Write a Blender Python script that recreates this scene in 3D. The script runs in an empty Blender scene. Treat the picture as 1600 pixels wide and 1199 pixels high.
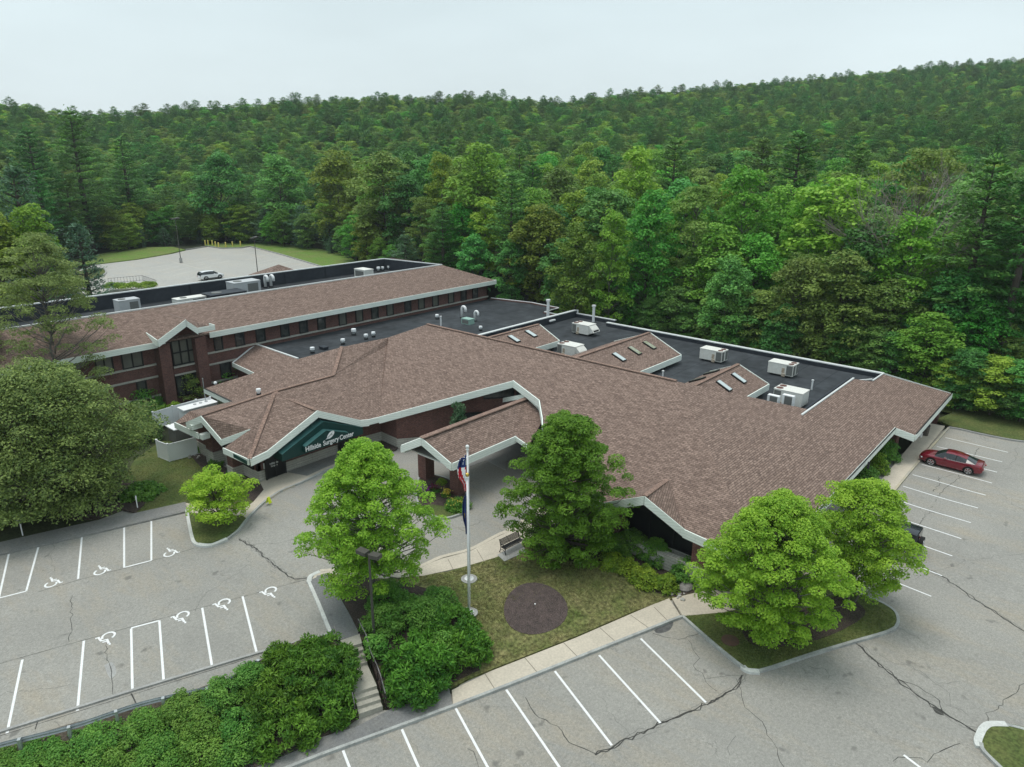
import bpy, bmesh, math, random
import numpy as np
from mathutils import Vector, Matrix, geometry
R_=math.radians
random.seed(7); rng=np.random.default_rng(7)
scn=bpy.context.scene
# ---------------------------------------------------------------- camera
F,CX,CY,CH=1110.,800.,599.5,26.0
_r=np.array([1820-CX,247-CY,F]); _l=np.array([-540-CX,230-CY,F])
_r/=np.linalg.norm(_r); _l/=np.linalg.norm(_l)
_u=np.cross(_r,_l); _u/=np.linalg.norm(_u); _l=np.cross(_u,_r)
MC=np.array([_r,_l,_u])            # world axes (rows) in camera axes (x right, y down, z forward)
cam=bpy.data.cameras.new('camera'); cam.sensor_width=36; cam.lens=36*F/1600; cam.clip_start=.5; cam.clip_end=6000
co=bpy.data.objects.new('camera',cam); scn.collection.objects.link(co); scn.camera=co
m=Matrix.Identity(4)
for i in range(3):
    m[i][0]=MC[i][0]; m[i][1]=-MC[i][1]; m[i][2]=-MC[i][2]
m[2][3]=CH; co.matrix_world=m
# ---------------------------------------------------------------- sky and sun (bright overcast)
SUN_EL,SUN_AZ=R_(78),R_(200)
w=bpy.data.worlds.new("World"); scn.world=w; w.use_nodes=True
nt=w.node_tree; bg=nt.nodes['Background']
sky=nt.nodes.new('ShaderNodeTexSky'); sky.sky_type='NISHITA'; sky.sun_disc=False
sky.sun_elevation=SUN_EL; sky.sun_rotation=SUN_AZ; sky.dust_density=6; sky.air_density=1; sky.ozone_density=1
tc=nt.nodes.new('ShaderNodeTexCoord'); sp=nt.nodes.new('ShaderNodeSeparateXYZ'); nt.links.new(tc.outputs['Generated'],sp.inputs[0])
cr=nt.nodes.new('ShaderNodeValToRGB'); nt.links.new(sp.outputs['Z'],cr.inputs[0])
e=cr.color_ramp.elements; e[0].position=0.0; e[0].color=(6.75,7.5,7.65,1); e[1].position=.30; e[1].color=(5.7,6.9,7.3,1)
e.new(.12).color=(6.4,7.35,7.6,1)
nz=nt.nodes.new('ShaderNodeTexNoise'); nz.inputs['Scale'].default_value=2.2; nz.inputs['Detail'].default_value=5
mp=nt.nodes.new('ShaderNodeMapping'); mp.inputs['Scale'].default_value=(1,1,4); nt.links.new(tc.outputs['Generated'],mp.inputs[0]); nt.links.new(mp.outputs[0],nz.inputs[0])
mr=nt.nodes.new('ShaderNodeMapRange'); mr.inputs['From Min'].default_value=.3; mr.inputs['From Max'].default_value=.7; mr.inputs['To Min'].default_value=.93; mr.inputs['To Max'].default_value=1.06
nt.links.new(nz.outputs[0],mr.inputs[0])
mu=nt.nodes.new('ShaderNodeMixRGB'); mu.blend_type='MULTIPLY'; mu.inputs[0].default_value=1; nt.links.new(cr.outputs[0],mu.inputs[1]); nt.links.new(mr.outputs[0],mu.inputs[2])
mx=nt.nodes.new('ShaderNodeMixRGB'); mx.inputs[0].default_value=.93; nt.links.new(sky.outputs[0],mx.inputs[1]); nt.links.new(mu.outputs[0],mx.inputs[2])
nt.links.new(mx.outputs[0],bg.inputs[0]); bg.inputs[1].default_value=.10
sun=bpy.data.lights.new('sun','SUN'); sun.energy=1.5; sun.angle=R_(30); sun.color=(1,.96,.9)
so=bpy.data.objects.new('sun',sun); scn.collection.objects.link(so)
# light comes from high up behind-left of the view
sd=Vector((-.06,.18,1.0)).normalized(); so.rotation_euler=sd.to_track_quat('Z','Y').to_euler()
scn.view_settings.view_transform='Standard'; scn.view_settings.look='None'; scn.view_settings.exposure=0.4; scn.view_settings.gamma=1
scn.render.engine='CYCLES'; scn.cycles.max_bounces=6; scn.cycles.diffuse_bounces=4; scn.cycles.transparent_max_bounces=4
# ---------------------------------------------------------------- where things are
def ray(px,py): return MC@np.array([px-CX,py-CY,F])
def P(px,py,z=0.):
    d=ray(px,py); t=(z-CH)/d[2]; return Vector((t*d[0],t*d[1],z))
def PN(px,py,n,c):
    d=ray(px,py); n=np.array(n); t=(c-n[2]*CH)/(n@d); return Vector((t*d[0],t*d[1],CH+t*d[2]))
def PX(px,py,X): return PN(px,py,(1,0,0),X)
def PY(px,py,Y): return PN(px,py,(0,1,0),Y)
def pix(v):
    c=MC.T@np.array([v[0],v[1],v[2]-CH]); return CX+F*c[0]/c[2], CY+F*c[1]/c[2]
def sstep(a,b,x):
    t=min(1,max(0,(x-a)/(b-a))); return t*t*(3-2*t)
US=(.9245,-.381); UV_=(.381,.9245)
def sv(s,v): return (US[0]*s+UV_[0]*v, US[1]*s+UV_[1]*v)
SKY=[(-60,170),(0,150),(60,156),(110,172),(250,163),(330,157),(420,150),(600,144),(760,141),(860,150),(1000,137),(1200,122),(1400,102),(1600,86),(1700,80)]
def lerp_tab(t,x):
    if x<=t[0][0]: return t[0][1]
    for (a,b),(c,d) in zip(t,t[1:]):
        if x<=c: return b+(d-b)*(x-a)/(c-a)
    return t[-1][1]
RD=[(-100,420),(400,430),(800,420),(1000,480),(1300,620),(1600,680)]
def H(x,y):
    s=x*US[0]+y*US[1]; v=x*UV_[0]+y*UV_[1]
    up=-.045*max(0,6.5-s); up=max(up,-1.1)
    lo=-.4+.0575*(s-25) if s<25 else -.4+.4*sstep(25,70,s)
    lo=max(lo,-2.3)
    h=lo+(up-lo)*sstep(29.9,33.6,v)
    if y>90: h+= (2.8)*sstep(93,104,y)*sstep(-40,30,x)
    d=math.hypot(x,y)
    if d>120:
        # far hill: ridge height chosen per direction from the skyline
        f=x*MC[0][2]+y*MC[1][2]; r=x*MC[0][0]+y*MC[1][0]
        if f<20: f=20
        az=max(-60,min(1700,CX+(r/f)*F)); Dr=lerp_tab(RD,az); yy=lerp_tab(SKY,az)
        dr=ray(az,yy); top=CH+Dr*dr[2]/math.hypot(dr[0],dr[1])-13.
        d0=lerp_tab([(-100,225),(480,240),(700,165),(950,128),(1700,120)],az)
        t=(d-d0)/(Dr-d0)
        if t>0:
            t2=min(t,1.0); hh=top*(t2**1.25)
            if t>1: hh=top-(d-Dr)*.12
            h=h*(1-min(1,t))+max(hh,-6)
            h+= 3.5*math.sin(x*.021+1.3)*math.sin(y*.017)*min(1,max(0,t*3))*(1-min(1,t))
    return h
def G(px,py,off=0.):
    z=off
    for _ in range(14):
        p=P(px,py,z); z=.5*z+.5*(H(p.x,p.y)+off)
    p=P(px,py,z); return p
# ---------------------------------------------------------------- materials
MATS={}
def node(nt,t,**k):
    n=nt.nodes.new(t)
    for a,b in k.items(): setattr(n,a,b)
    return n
def mat(name,col=(.5,.5,.5),rough=.8,metal=0.,spec=.3,noise=None,col2=None,bump=0.,trans=0.,alpha=None,fine=None,stretch=None,coat=0):
    """noise=(scale,amount) mottles towards col2"""
    if name in MATS: return MATS[name]
    m=bpy.data.materials.new(name); m.use_nodes=True; nt=m.node_tree; b=nt.nodes['Principled BSDF']
    b.inputs['Base Color'].default_value=(*col,1); b.inputs['Roughness'].default_value=rough; b.inputs['Metallic'].default_value=metal
    b.inputs['Specular IOR Level'].default_value=spec; b.inputs['Coat Weight'].default_value=coat
    cur=None
    if noise:
        tc=node(nt,'ShaderNodeTexCoord'); n=node(nt,'ShaderNodeTexNoise'); n.inputs['Scale'].default_value=noise[0]; n.inputs['Detail'].default_value=6; n.inputs['Roughness'].default_value=.65
        if stretch:
            mp=node(nt,'ShaderNodeMapping'); mp.inputs['Scale'].default_value=stretch; nt.links.new(tc.outputs['Object'],mp.inputs[0]); nt.links.new(mp.outputs[0],n.inputs[0])
        else: nt.links.new(tc.outputs['Object'],n.inputs['Vector'])
        r=node(nt,'ShaderNodeMapRange'); r.inputs['From Min'].default_value=.35; r.inputs['From Max'].default_value=.65; r.inputs['To Max'].default_value=noise[1]
        nt.links.new(n.outputs[0],r.inputs[0])
        x=node(nt,'ShaderNodeMixRGB'); x.inputs[1].default_value=(*col,1); x.inputs[2].default_value=(*(col2 or tuple(c*.6 for c in col)),1)
        nt.links.new(r.outputs[0],x.inputs[0]); cur=x.outputs[0]
        if fine:
            n2=node(nt,'ShaderNodeTexNoise'); n2.inputs['Scale'].default_value=fine[0]; n2.inputs['Detail'].default_value=3; nt.links.new(tc.outputs['Object'],n2.inputs[0])
            r2=node(nt,'ShaderNodeMapRange'); r2.inputs['From Min'].default_value=.3; r2.inputs['From Max'].default_value=.7; r2.inputs['To Min'].default_value=1-fine[1]; r2.inputs['To Max'].default_value=1+fine[1]
            nt.links.new(n2.outputs[0],r2.inputs[0])
            x2=node(nt,'ShaderNodeMixRGB',blend_type='MULTIPLY'); x2.inputs[0].default_value=1; nt.links.new(cur,x2.inputs[1]); nt.links.new(r2.outputs[0],x2.inputs[2]); cur=x2.outputs[0]
            if bump:
                bp=node(nt,'ShaderNodeBump'); bp.inputs['Strength'].default_value=bump; bp.inputs['Distance'].default_value=.03; nt.links.new(n2.outputs[0],bp.inputs['Height']); nt.links.new(bp.outputs[0],b.inputs['Normal'])
        nt.links.new(cur,b.inputs['Base Color'])
    MATS[name]=m; return m
def brickmat(name,c1,c2,joint_or_shadow,bw,bh,ms,rough=.85,big=(.25,.25),offset=.5,bump=.3,fine=None):  # line colour
    if name in MATS: return MATS[name]
    m=bpy.data.materials.new(name); m.use_nodes=True; nt=m.node_tree; b=nt.nodes['Principled BSDF']; b.inputs['Roughness'].default_value=rough; b.inputs['Specular IOR Level'].default_value=.2
    uv=node(nt,'ShaderNodeUVMap',uv_map='UVMap'); br=node(nt,'ShaderNodeTexBrick'); br.offset=offset
    br.inputs['Color1'].default_value=(*c1,1); br.inputs['Color2'].default_value=(*c2,1); br.inputs['Mortar'].default_value=(*joint_or_shadow,1)
    br.inputs['Scale'].default_value=1; br.inputs['Brick Width'].default_value=bw; br.inputs['Row Height'].default_value=bh; br.inputs['Mortar Size'].default_value=ms; br.inputs['Mortar Smooth'].default_value=.3
    nt.links.new(uv.outputs[0],br.inputs['Vector'])
    tc=node(nt,'ShaderNodeTexCoord'); n=node(nt,'ShaderNodeTexNoise'); n.inputs['Scale'].default_value=big[0]; n.inputs['Detail'].default_value=7; n.inputs['Roughness'].default_value=.7; nt.links.new(tc.outputs['Object'],n.inputs[0])
    r=node(nt,'ShaderNodeMapRange'); r.inputs['From Min'].default_value=.3; r.inputs['From Max'].default_value=.7; r.inputs['To Min'].default_value=1-big[1]; r.inputs['To Max'].default_value=1+big[1]; nt.links.new(n.outputs[0],r.inputs[0])
    x=node(nt,'ShaderNodeMixRGB',blend_type='MULTIPLY'); x.inputs[0].default_value=1; nt.links.new(br.outputs['Color'],x.inputs[1]); nt.links.new(r.outputs[0],x.inputs[2])
    cur=x.outputs[0]
    if fine:
        n2=node(nt,'ShaderNodeTexNoise'); n2.inputs['Scale'].default_value=fine[0]; n2.inputs['Detail'].default_value=2; nt.links.new(uv.outputs[0],n2.inputs[0])
        r2=node(nt,'ShaderNodeMapRange'); r2.inputs['From Min'].default_value=.3; r2.inputs['From Max'].default_value=.7; r2.inputs['To Min'].default_value=1-fine[1]; r2.inputs['To Max'].default_value=1+fine[1]; nt.links.new(n2.outputs[0],r2.inputs[0])
        x2=node(nt,'ShaderNodeMixRGB',blend_type='MULTIPLY'); x2.inputs[0].default_value=1; nt.links.new(cur,x2.inputs[1]); nt.links.new(r2.outputs[0],x2.inputs[2]); cur=x2.outputs[0]
    nt.links.new(cur,b.inputs['Base Color'])
    bp=node(nt,'ShaderNodeBump'); bp.inputs['Strength'].default_value=bump; bp.inputs['Distance'].default_value=.02; nt.links.new(br.outputs['Fac'],bp.inputs['Height']); bp.invert=True; nt.links.new(bp.outputs[0],b.inputs['Normal'])
    MATS[name]=m; return m
def asphalt(name,base,stain,tan,crack=.5):
    if name in MATS: return MATS[name]
    m=bpy.data.materials.new(name); m.use_nodes=True; nt=m.node_tree; b=nt.nodes['Principled BSDF']; b.inputs['Roughness'].default_value=.92; b.inputs['Specular IOR Level'].default_value=.2
    tc=node(nt,'ShaderNodeTexCoord'); O=tc.outputs['Object']
    def noi(s,d,ro=.6,scale=None,rot=0):
        n=node(nt,'ShaderNodeTexNoise'); n.inputs['Scale'].default_value=s; n.inputs['Detail'].default_value=d; n.inputs['Roughness'].default_value=ro
        if scale:
            mp=node(nt,'ShaderNodeMapping'); mp.inputs['Rotation'].default_value=(0,0,rot); mp.inputs['Scale'].default_value=scale; nt.links.new(O,mp.inputs[0]); nt.links.new(mp.outputs[0],n.inputs[0])
        else: nt.links.new(O,n.inputs[0])
        return n.outputs[0]
    def rng_(s,a,b_,c,d):
        r=node(nt,'ShaderNodeMapRange'); r.inputs['From Min'].default_value=a; r.inputs['From Max'].default_value=b_; r.inputs['To Min'].default_value=c; r.inputs['To Max'].default_value=d; nt.links.new(s,r.inputs[0]); return r.outputs[0]
    def mix(f,a,b_,mode='MIX'):
        x=node(nt,'ShaderNodeMixRGB',blend_type=mode)
        for i,s in ((0,f),(1,a),(2,b_)):
            if hasattr(s,'node'): nt.links.new(s,x.inputs[i])
            else: x.inputs[i].default_value=s if i==0 else (*s,1)
        return x.outputs[0]
    c=mix(rng_(noi(.10,6,.65),.38,.62,0,.85),base,stain)
    c=mix(rng_(noi(.45,6,.72,(1,.28,1),R_(22)),.48,.72,0,.8),c,tan)
    c=mix(1.0,c,rng_(noi(7,4,.75),.3,.7,.80,1.2),'MULTIPLY')
    c=mix(1.0,c,rng_(noi(22,3,.75),.3,.7,.76,1.24),'MULTIPLY')
    c=mix(rng_(noi(.9,4,.6,(1,.12,1),R_(-22)),.52,.8,0,.35),c,stain)
    c=mix(rng_(noi(1.1,2,.5),.68,.76,0,.6),c,tuple(q*.45 for q in stain))
    # fine crazing: thin lines between distorted cells, only in places
    n=node(nt,'ShaderNodeTexNoise'); n.inputs['Scale'].default_value=.5; n.inputs['Detail'].default_value=6; nt.links.new(O,n.inputs[0])
    va=node(nt,'ShaderNodeVectorMath',operation='MULTIPLY_ADD'); nt.links.new(n.outputs['Color'],va.inputs[0]); va.inputs[1].default_value=(3.5,3.5,0); nt.links.new(O,va.inputs[2])
    vo=node(nt,'ShaderNodeTexVoronoi',feature='DISTANCE_TO_EDGE'); vo.inputs['Scale'].default_value=.23; nt.links.new(va.outputs[0],vo.inputs[0])
    line=rng_(vo.outputs['Distance'],0,.0045,1,0); gate=rng_(noi(.16,3),.5,.64,0,crack*.75)
    mm=node(nt,'ShaderNodeMath',operation='MULTIPLY'); nt.links.new(line,mm.inputs[0]); nt.links.new(gate,mm.inputs[1])
    c=mix(mm.outputs[0],c,(.10,.095,.088))
    nt.links.new(c,b.inputs['Base Color'])
    MATS[name]=m; return m
def leafmat(name,c1,c2,trans=.25,var=.25):
    if name in MATS: return MATS[name]
    m=bpy.data.materials.new(name); m.use_nodes=True; nt=m.node_tree; b=nt.nodes['Principled BSDF']; b.inputs['Roughness'].default_value=.55; b.inputs['Specular IOR Level'].default_value=.25
    at=node(nt,'ShaderNodeAttribute',attribute_name='tint'); x=node(nt,'ShaderNodeMixRGB'); x.inputs[1].default_value=(*c1,1); x.inputs[2].default_value=(*c2,1); nt.links.new(at.outputs['Fac'],x.inputs[0])
    oi=node(nt,'ShaderNodeObjectInfo'); hs=node(nt,'ShaderNodeHueSaturation')
    r=node(nt,'ShaderNodeMapRange'); r.inputs['To Min'].default_value=.5-.035*var/.25; r.inputs['To Max'].default_value=.5+.03*var/.25; nt.links.new(oi.outputs['Random'],r.inputs[0]); nt.links.new(r.outputs[0],hs.inputs['Hue'])
    mm=node(nt,'ShaderNodeMath',operation='MULTIPLY'); mm.inputs[1].default_value=7.31; nt.links.new(oi.outputs['Random'],mm.inputs[0]); fr=node(nt,'ShaderNodeMath',operation='FRACT'); nt.links.new(mm.outputs[0],fr.inputs[0])
    r=node(nt,'ShaderNodeMapRange'); r.inputs['To Min'].default_value=1-var*.8; r.inputs['To Max'].default_value=1+var; nt.links.new(fr.outputs[0],r.inputs[0]); nt.links.new(r.outputs[0],hs.inputs['Value'])
    hs.inputs['Saturation'].default_value=1.0
    nt.links.new(x.outputs[0],hs.inputs['Color']); nt.links.new(hs.outputs[0],b.inputs['Base Color'])
    tr=node(nt,'ShaderNodeBsdfTranslucent'); nt.links.new(hs.outputs[0],tr.inputs[0]); ms=node(nt,'ShaderNodeMixShader'); ms.inputs[0].default_value=trans
    nt.links.new(b.outputs[0],ms.inputs[1]); nt.links.new(tr.outputs[0],ms.inputs[2]); nt.links.new(ms.outputs[0],nt.nodes['Material Output'].inputs[0])
    MATS[name]=m; return m
# ---------------------------------------------------------------- mesh helpers
class MB:
    def __init__(s): s.v=[]; s.f=[]
    def add(s,vs,fs):
        o=len(s.v); s.v+= [tuple(v) for v in vs]; s.f+=[tuple(i+o for i in f) for f in fs]; return s
    def poly(s,*vs): return s.add(vs,[tuple(range(len(vs)))])
    def box(s,c,d,rz=0,rot=None):
        x,y,z=d[0]/2,d[1]/2,d[2]/2
        q=[Vector((a*x,b*y,e*z)) for e in(-1,1) for a,b in((-1,-1),(1,-1),(1,1),(-1,1))]
        M_=rot if rot is not None else Matrix.Rotation(rz,3,'Z')
        return s.add([M_@v+Vector(c) for v in q],[(3,2,1,0),(4,5,6,7),(0,1,5,4),(1,2,6,5),(2,3,7,6),(3,0,4,7)])
    def bar(s,a,b,w,h,up=(0,0,1)):
        a,b=Vector(a),Vector(b); d=(b-a); L=d.length; d.normalize(); u=Vector(up); r=d.cross(u)
        if r.length<1e-4: r=d.cross(Vector((1,0,0)))
        r.normalize(); u=r.cross(d)
        q=[p+r*i*w/2+u*j*h/2 for p in(a,b) for i,j in((-1,-1),(1,-1),(1,1),(-1,1))]
        return s.add(q,[(3,2,1,0),(4,5,6,7),(0,1,5,4),(1,2,6,5),(2,3,7,6),(3,0,4,7)])
    def cyl(s,a,b,r0,r1=None,n=12,caps=True):
        r1=r0 if r1 is None else r1; a,b=Vector(a),Vector(b); d=(b-a).normalized(); x=d.orthogonal().normalized(); y=d.cross(x)
        vs=[]
        for p,r in((a,r0),(b,r1)): vs+=[p+x*math.cos(t)*r+y*math.sin(t)*r for t in [2*math.pi*i/n for i in range(n)]]
        fs=[(i,(i+1)%n,n+(i+1)%n,n+i) for i in range(n)]
        if caps: fs+=[tuple(range(n-1,-1,-1)),tuple(range(n,2*n))]
        return s.add(vs,fs)
    def lathe(s,c,prof,n=14):
        c=Vector(c); vs=[]; 
        for r,z in prof: vs+=[c+Vector((math.cos(2*math.pi*i/n)*r,math.sin(2*math.pi*i/n)*r,z)) for i in range(n)]
        fs=[]
        for k in range(len(prof)-1): fs+=[(k*n+i,k*n+(i+1)%n,(k+1)*n+(i+1)%n,(k+1)*n+i) for i in range(n)]
        fs+=[tuple(range(n-1,-1,-1)),tuple(range((len(prof)-1)*n,len(prof)*n))]
        return s.add(vs,fs)
    def tube(s,pts,rs,n=7):
        pts=[Vector(p) for p in pts]; vs=[]; fs=[]
        if not hasattr(rs,'__len__'): rs=[rs]*len(pts)
        x=None
        for i,p in enumerate(pts):
            d=(pts[min(i+1,len(pts)-1)]-pts[max(i-1,0)]).normalized()
            x=d.orthogonal().normalized() if x is None else (x-d*x.dot(d)).normalized()
            y=d.cross(x)
            vs+=[p+(x*math.cos(2*math.pi*k/n)+y*math.sin(2*math.pi*k/n))*rs[i] for k in range(n)]
        for i in range(len(pts)-1): fs+=[(i*n+k,i*n+(k+1)%n,(i+1)*n+(k+1)%n,(i+1)*n+k) for k in range(n)]
        fs+=[tuple(range(n-1,-1,-1)),tuple(range((len(pts)-1)*n,len(pts)*n))]
        return s.add(vs,fs)
    def slab(s,polys,t):
        """roof sheet: top polygons, a copy t below, and the edge between"""
        key={};V=[]
        def idx(v):
            k=(round(v[0],3),round(v[1],3),round(v[2],3))
            if k not in key: key[k]=len(V); V.append(Vector(v))
            return key[k]
        F_=[[idx(v) for v in p] for p in polys]; n=len(V); ed={}
        for f in F_:
            for a,b in zip(f,f[1:]+f[:1]): ed[(a,b)]=1
        vs=V+[v-Vector((0,0,t)) for v in V]; fs=[tuple(f) for f in F_]+[tuple(n+i for i in reversed(f)) for f in F_]
        for (a,b) in ed:
            if (b,a) not in ed: fs.append((b,a,a+n,b+n))
        return s.add(vs,fs)
    def prism(s,pts,z0,z1):
        n=len(pts); vs=[(p[0],p[1],z0) for p in pts]+[(p[0],p[1],z1) for p in pts]
        return s.add(vs,[tuple(range(n-1,-1,-1)),tuple(range(n,2*n))]+[(i,(i+1)%n,n+(i+1)%n,n+i) for i in range(n)])
def tag(o,label=None,cat=None,group=None,kind=None):
    if label: o['label']=label
    if cat: o['category']=cat
    if group: o['group']=group
    if kind: o['kind']=kind
    return o
def uvmap(me):
    n=len(me.loops)
    if not n: return
    uvl=me.uv_layers.new(name='UVMap'); buf=np.zeros(n*2)
    co_=[v.co for v in me.vertices]
    for p in me.polygons:
        N=p.normal
        if abs(N.z)>.985: u=Vector((1,0,0)); v=Vector((0,1,0))
        else: u=Vector((-N.y,N.x,0)).normalized(); v=N.cross(u)
        for li,vi in zip(p.loop_indices,p.vertices):
            c=co_[vi]; buf[2*li]=c.dot(u); buf[2*li+1]=c.dot(v)
    uvl.data.foreach_set('uv',buf)
def link(o,parent=None,world=False):
    scn.collection.objects.link(o)
    if parent is not None:
        o.parent=parent
        if world: o.matrix_parent_inverse=Matrix.Translation(-Vector(root_loc(parent)))
    return o
def root_loc(p):
    L=Vector((0,0,0))
    while p is not None:
        if p.type=='EMPTY': return p.location
        p=p.parent
    return L
def obj(name,mb,material,parent=None,world=False,smooth=False,fix=True):
    me=bpy.data.meshes.new(name); me.from_pydata(mb.v,[],mb.f)
    if fix:
        bm=bmesh.new(); bm.from_mesh(me); bmesh.ops.recalc_face_normals(bm,faces=bm.faces); bm.to_mesh(me); bm.free()
    me.update(); uvmap(me); me.materials.append(material)
    if smooth: me.polygons.foreach_set('use_smooth',[True]*len(me.polygons))
    o=bpy.data.objects.new(name,me)
    # sub-parts under a mesh parent share the mesh parent's frame
    link(o,parent,world and parent is not None and parent.type=='EMPTY')
    return o
def empty(name,loc=(0,0,0),rz=0,label=None,cat=None,group=None):
    o=bpy.data.objects.new(name,None); o.empty_display_size=.5; o.location=loc; o.rotation_euler=(0,0,rz); scn.collection.objects.link(o)
    return tag(o,label,cat,group)
def dup(root,loc=None,rz=None,label=None,scale=None):
    def cp(o,par):
        c=o.copy(); scn.collection.objects.link(c); c.parent=par
        for ch in kids.get(o.name,[]): cp(ch,c)
        return c
    kids={}
    def collect(o):
        kids[o.name]=list(o.children)
        for c in o.children: collect(c)
    collect(root)
    r=cp(root,None)
    if loc is not None: r.location=loc
    if rz is not None: r.rotation_euler=(0,0,rz)
    if scale is not None: r.scale=(scale,)*3 if not hasattr(scale,'__len__') else scale
    if label: r['label']=label
    return r
def drape(name,poly,material,off=0.,step=1.6,skirt=0.,parent=None,hf=None):
    """flat sheet following the ground inside a world-space outline; skirt gives it a real edge"""
    hf=hf or H
    P2=[]
    n=len(poly)
    for i in range(n):
        a=Vector(poly[i][:2]); b=Vector(poly[(i+1)%n][:2]); k=max(1,int((b-a).length/step))
        for j in range(k): P2.append(a.lerp(b,j/k))
    nb=len(P2); xs=[p.x for p in P2]; ys=[p.y for p in P2]
    def inside(x,y):
        c=False; j=n-1
        for i in range(n):
            xi,yi=poly[i][0],poly[i][1]; xj,yj=poly[j][0],poly[j][1]
            if (yi>y)!=(yj>y) and x<(xj-xi)*(y-yi)/(yj-yi)+xi: c=not c
            j=i
        return c
    y=math.floor(min(ys)/step)*step
    while y<max(ys):
        x=math.floor(min(xs)/step)*step
        while x<max(xs):
            if inside(x,y): P2.append(Vector((x,y)))
            x+=step
        y+=step
    r=geometry.delaunay_2d_cdt(P2,[(i,(i+1)%nb) for i in range(nb)],[list(range(nb))],1,1e-4)
    V=[(p.x,p.y,hf(p.x,p.y)+off) for p in r[0]]; Fs=[tuple(f) for f in r[2]]
    mb=MB(); mb.v=V; mb.f=Fs
    if skirt:
        ed={}
        for f in Fs:
            for a,b in zip(f,f[1:]+f[:1]): ed[(a,b)]=1
        o=len(V); 
        for (a,b) in list(ed):
            if (b,a) not in ed:
                k=len(mb.v); mb.v+=[(V[a][0],V[a][1],V[a][2]-skirt),(V[b][0],V[b][1],V[b][2]-skirt)]; mb.f.append((b,a,k,k+1))
    o=obj(name,mb,material,parent,fix=False)
    return o
def resample(pts,step):
    out=[]
    for a,b in zip(pts,pts[1:]):
        a=Vector(a[:2]);b=Vector(b[:2]);k=max(1,int((b-a).length/step))
        out+=[a.lerp(b,j/k) for j in range(k)]
    out.append(Vector(pts[-1][:2])); return out
def ribbon(mb,pts,width,off,hf=None,step=.8,h=0.):
    hf=hf or H
    p=resample(pts,step); L=[]
    for i,q in enumerate(p):
        d=(p[min(i+1,len(p)-1)]-p[max(i-1,0)]); d=d.normalized() if d.length>0 else Vector((1,0)); nrm=Vector((-d.y,d.x))
        wd=width(i/len(p)) if callable(width) else width
        a=q+nrm*wd/2; b=q-nrm*wd/2; L.append((a,b))
    vs=[];fs=[]
    for a,b in L:
        if h: vs+=[(a.x,a.y,hf(a.x,a.y)+off-h),(a.x,a.y,hf(a.x,a.y)+off),(b.x,b.y,hf(b.x,b.y)+off),(b.x,b.y,hf(b.x,b.y)+off-h)]
        else: vs+=[(a.x,a.y,hf(a.x,a.y)+off),(b.x,b.y,hf(b.x,b.y)+off)]
    k=4 if h else 2
    for i in range(len(L)-1):
        if h:
            for j in range(3): fs.append((i*4+j,i*4+j+1,(i+1)*4+j+1,(i+1)*4+j))
        else: fs.append((i*2+1,i*2,(i+1)*2,(i+1)*2+1))
    if h: fs+=[(0,1,2,3),tuple((len(L)-1)*4+j for j in (3,2,1,0))]
    mb.add(vs,fs)
def smoothline(pts,n=6):
    """Catmull-Rom through world points"""
    P_=[Vector(p[:2]) for p in pts]; out=[]
    for i in range(len(P_)-1):
        p0=P_[max(0,i-1)];p1=P_[i];p2=P_[i+1];p3=P_[min(len(P_)-1,i+2)]
        for k in range(n):
            t=k/n; out.append(.5*((2*p1)+(-p0+p2)*t+(2*p0-5*p1+4*p2-p3)*t*t+(-p0+3*p1-3*p2+p3)*t**3))
    out.append(P_[-1]); return out
# ================================================================ GROUND
def GL(pts,off=0.): return [G(x,y,off) for x,y in pts]
soil=mat('forest_floor',(.035,.04,.02),.95,noise=(.35,1),col2=(.02,.028,.012),fine=(6,.3))
# terrain sheet: polar grid, fine near, coarse to the horizon
mb=MB(); radii=[0]; r=6.
while r<1500: radii.append(r); r+= 2.2 if r<130 else max(4,r*.05)
radii.append(5200.)
NA=180
for i,r in enumerate(radii):
    for k in range(NA):
        a=2*math.pi*k/NA; x=20+r*math.cos(a); y=20+r*math.sin(a)
        near = (-40<x<95 and -45<y<112)
        z=H(x,y) if r<1600 else 0
        mb.v.append((x,y,z-(.35 if r<160 else 0)))
for i in range(len(radii)-1):
    for k in range(NA): a=i*NA+k; b=i*NA+(k+1)%NA; mb.f.append((a,a+NA,b+NA,b))
tag(obj('ground',mb,soil,fix=False,smooth=True),kind='structure')
asp=asphalt('asphalt',(.318,.306,.278),(.262,.254,.233),(.335,.295,.235),.75)
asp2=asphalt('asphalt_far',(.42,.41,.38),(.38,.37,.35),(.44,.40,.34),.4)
aspd=asphalt('asphalt_dark',(.20,.20,.198),(.17,.17,.17),(.22,.21,.19),.2)
asps=asphalt('asphalt_walk',(.25,.245,.235),(.21,.208,.2),(.27,.25,.22),.4)
conc=mat('concrete',(.56,.495,.405),.9,noise=(.6,.8),col2=(.47,.42,.345),fine=(9,.1))
concg=mat('concrete_grey',(.38,.375,.36),.9,noise=(.8,.8),col2=(.28,.275,.265),fine=(11,.14))
concw=mat('concrete_pale',(.62,.63,.60),.9,noise=(1.2,.8),col2=(.48,.48,.46),fine=(11,.1))
granite=mat('granite_kerb',(.42,.43,.41),.9,noise=(1.5,.9),col2=(.29,.295,.285),fine=(14,.16))
white=mat('road_paint',(.80,.80,.80),.7,noise=(3,.6),col2=(.66,.66,.65),fine=(16,.08))
lawn=mat('lawn_grass',(.085,.115,.028),.95,noise=(.5,1.),col2=(.20,.18,.08),fine=(5,.6),bump=.6)
lawng=mat('lawn_green',(.068,.10,.026),.95,noise=(.5,1.),col2=(.115,.125,.04),fine=(7,.4),bump=.6)
lawnb=mat('lawn_bright',(.12,.22,.035),.95,noise=(.2,1.),col2=(.17,.2,.06),fine=(3,.3),bump=.4)
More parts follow.
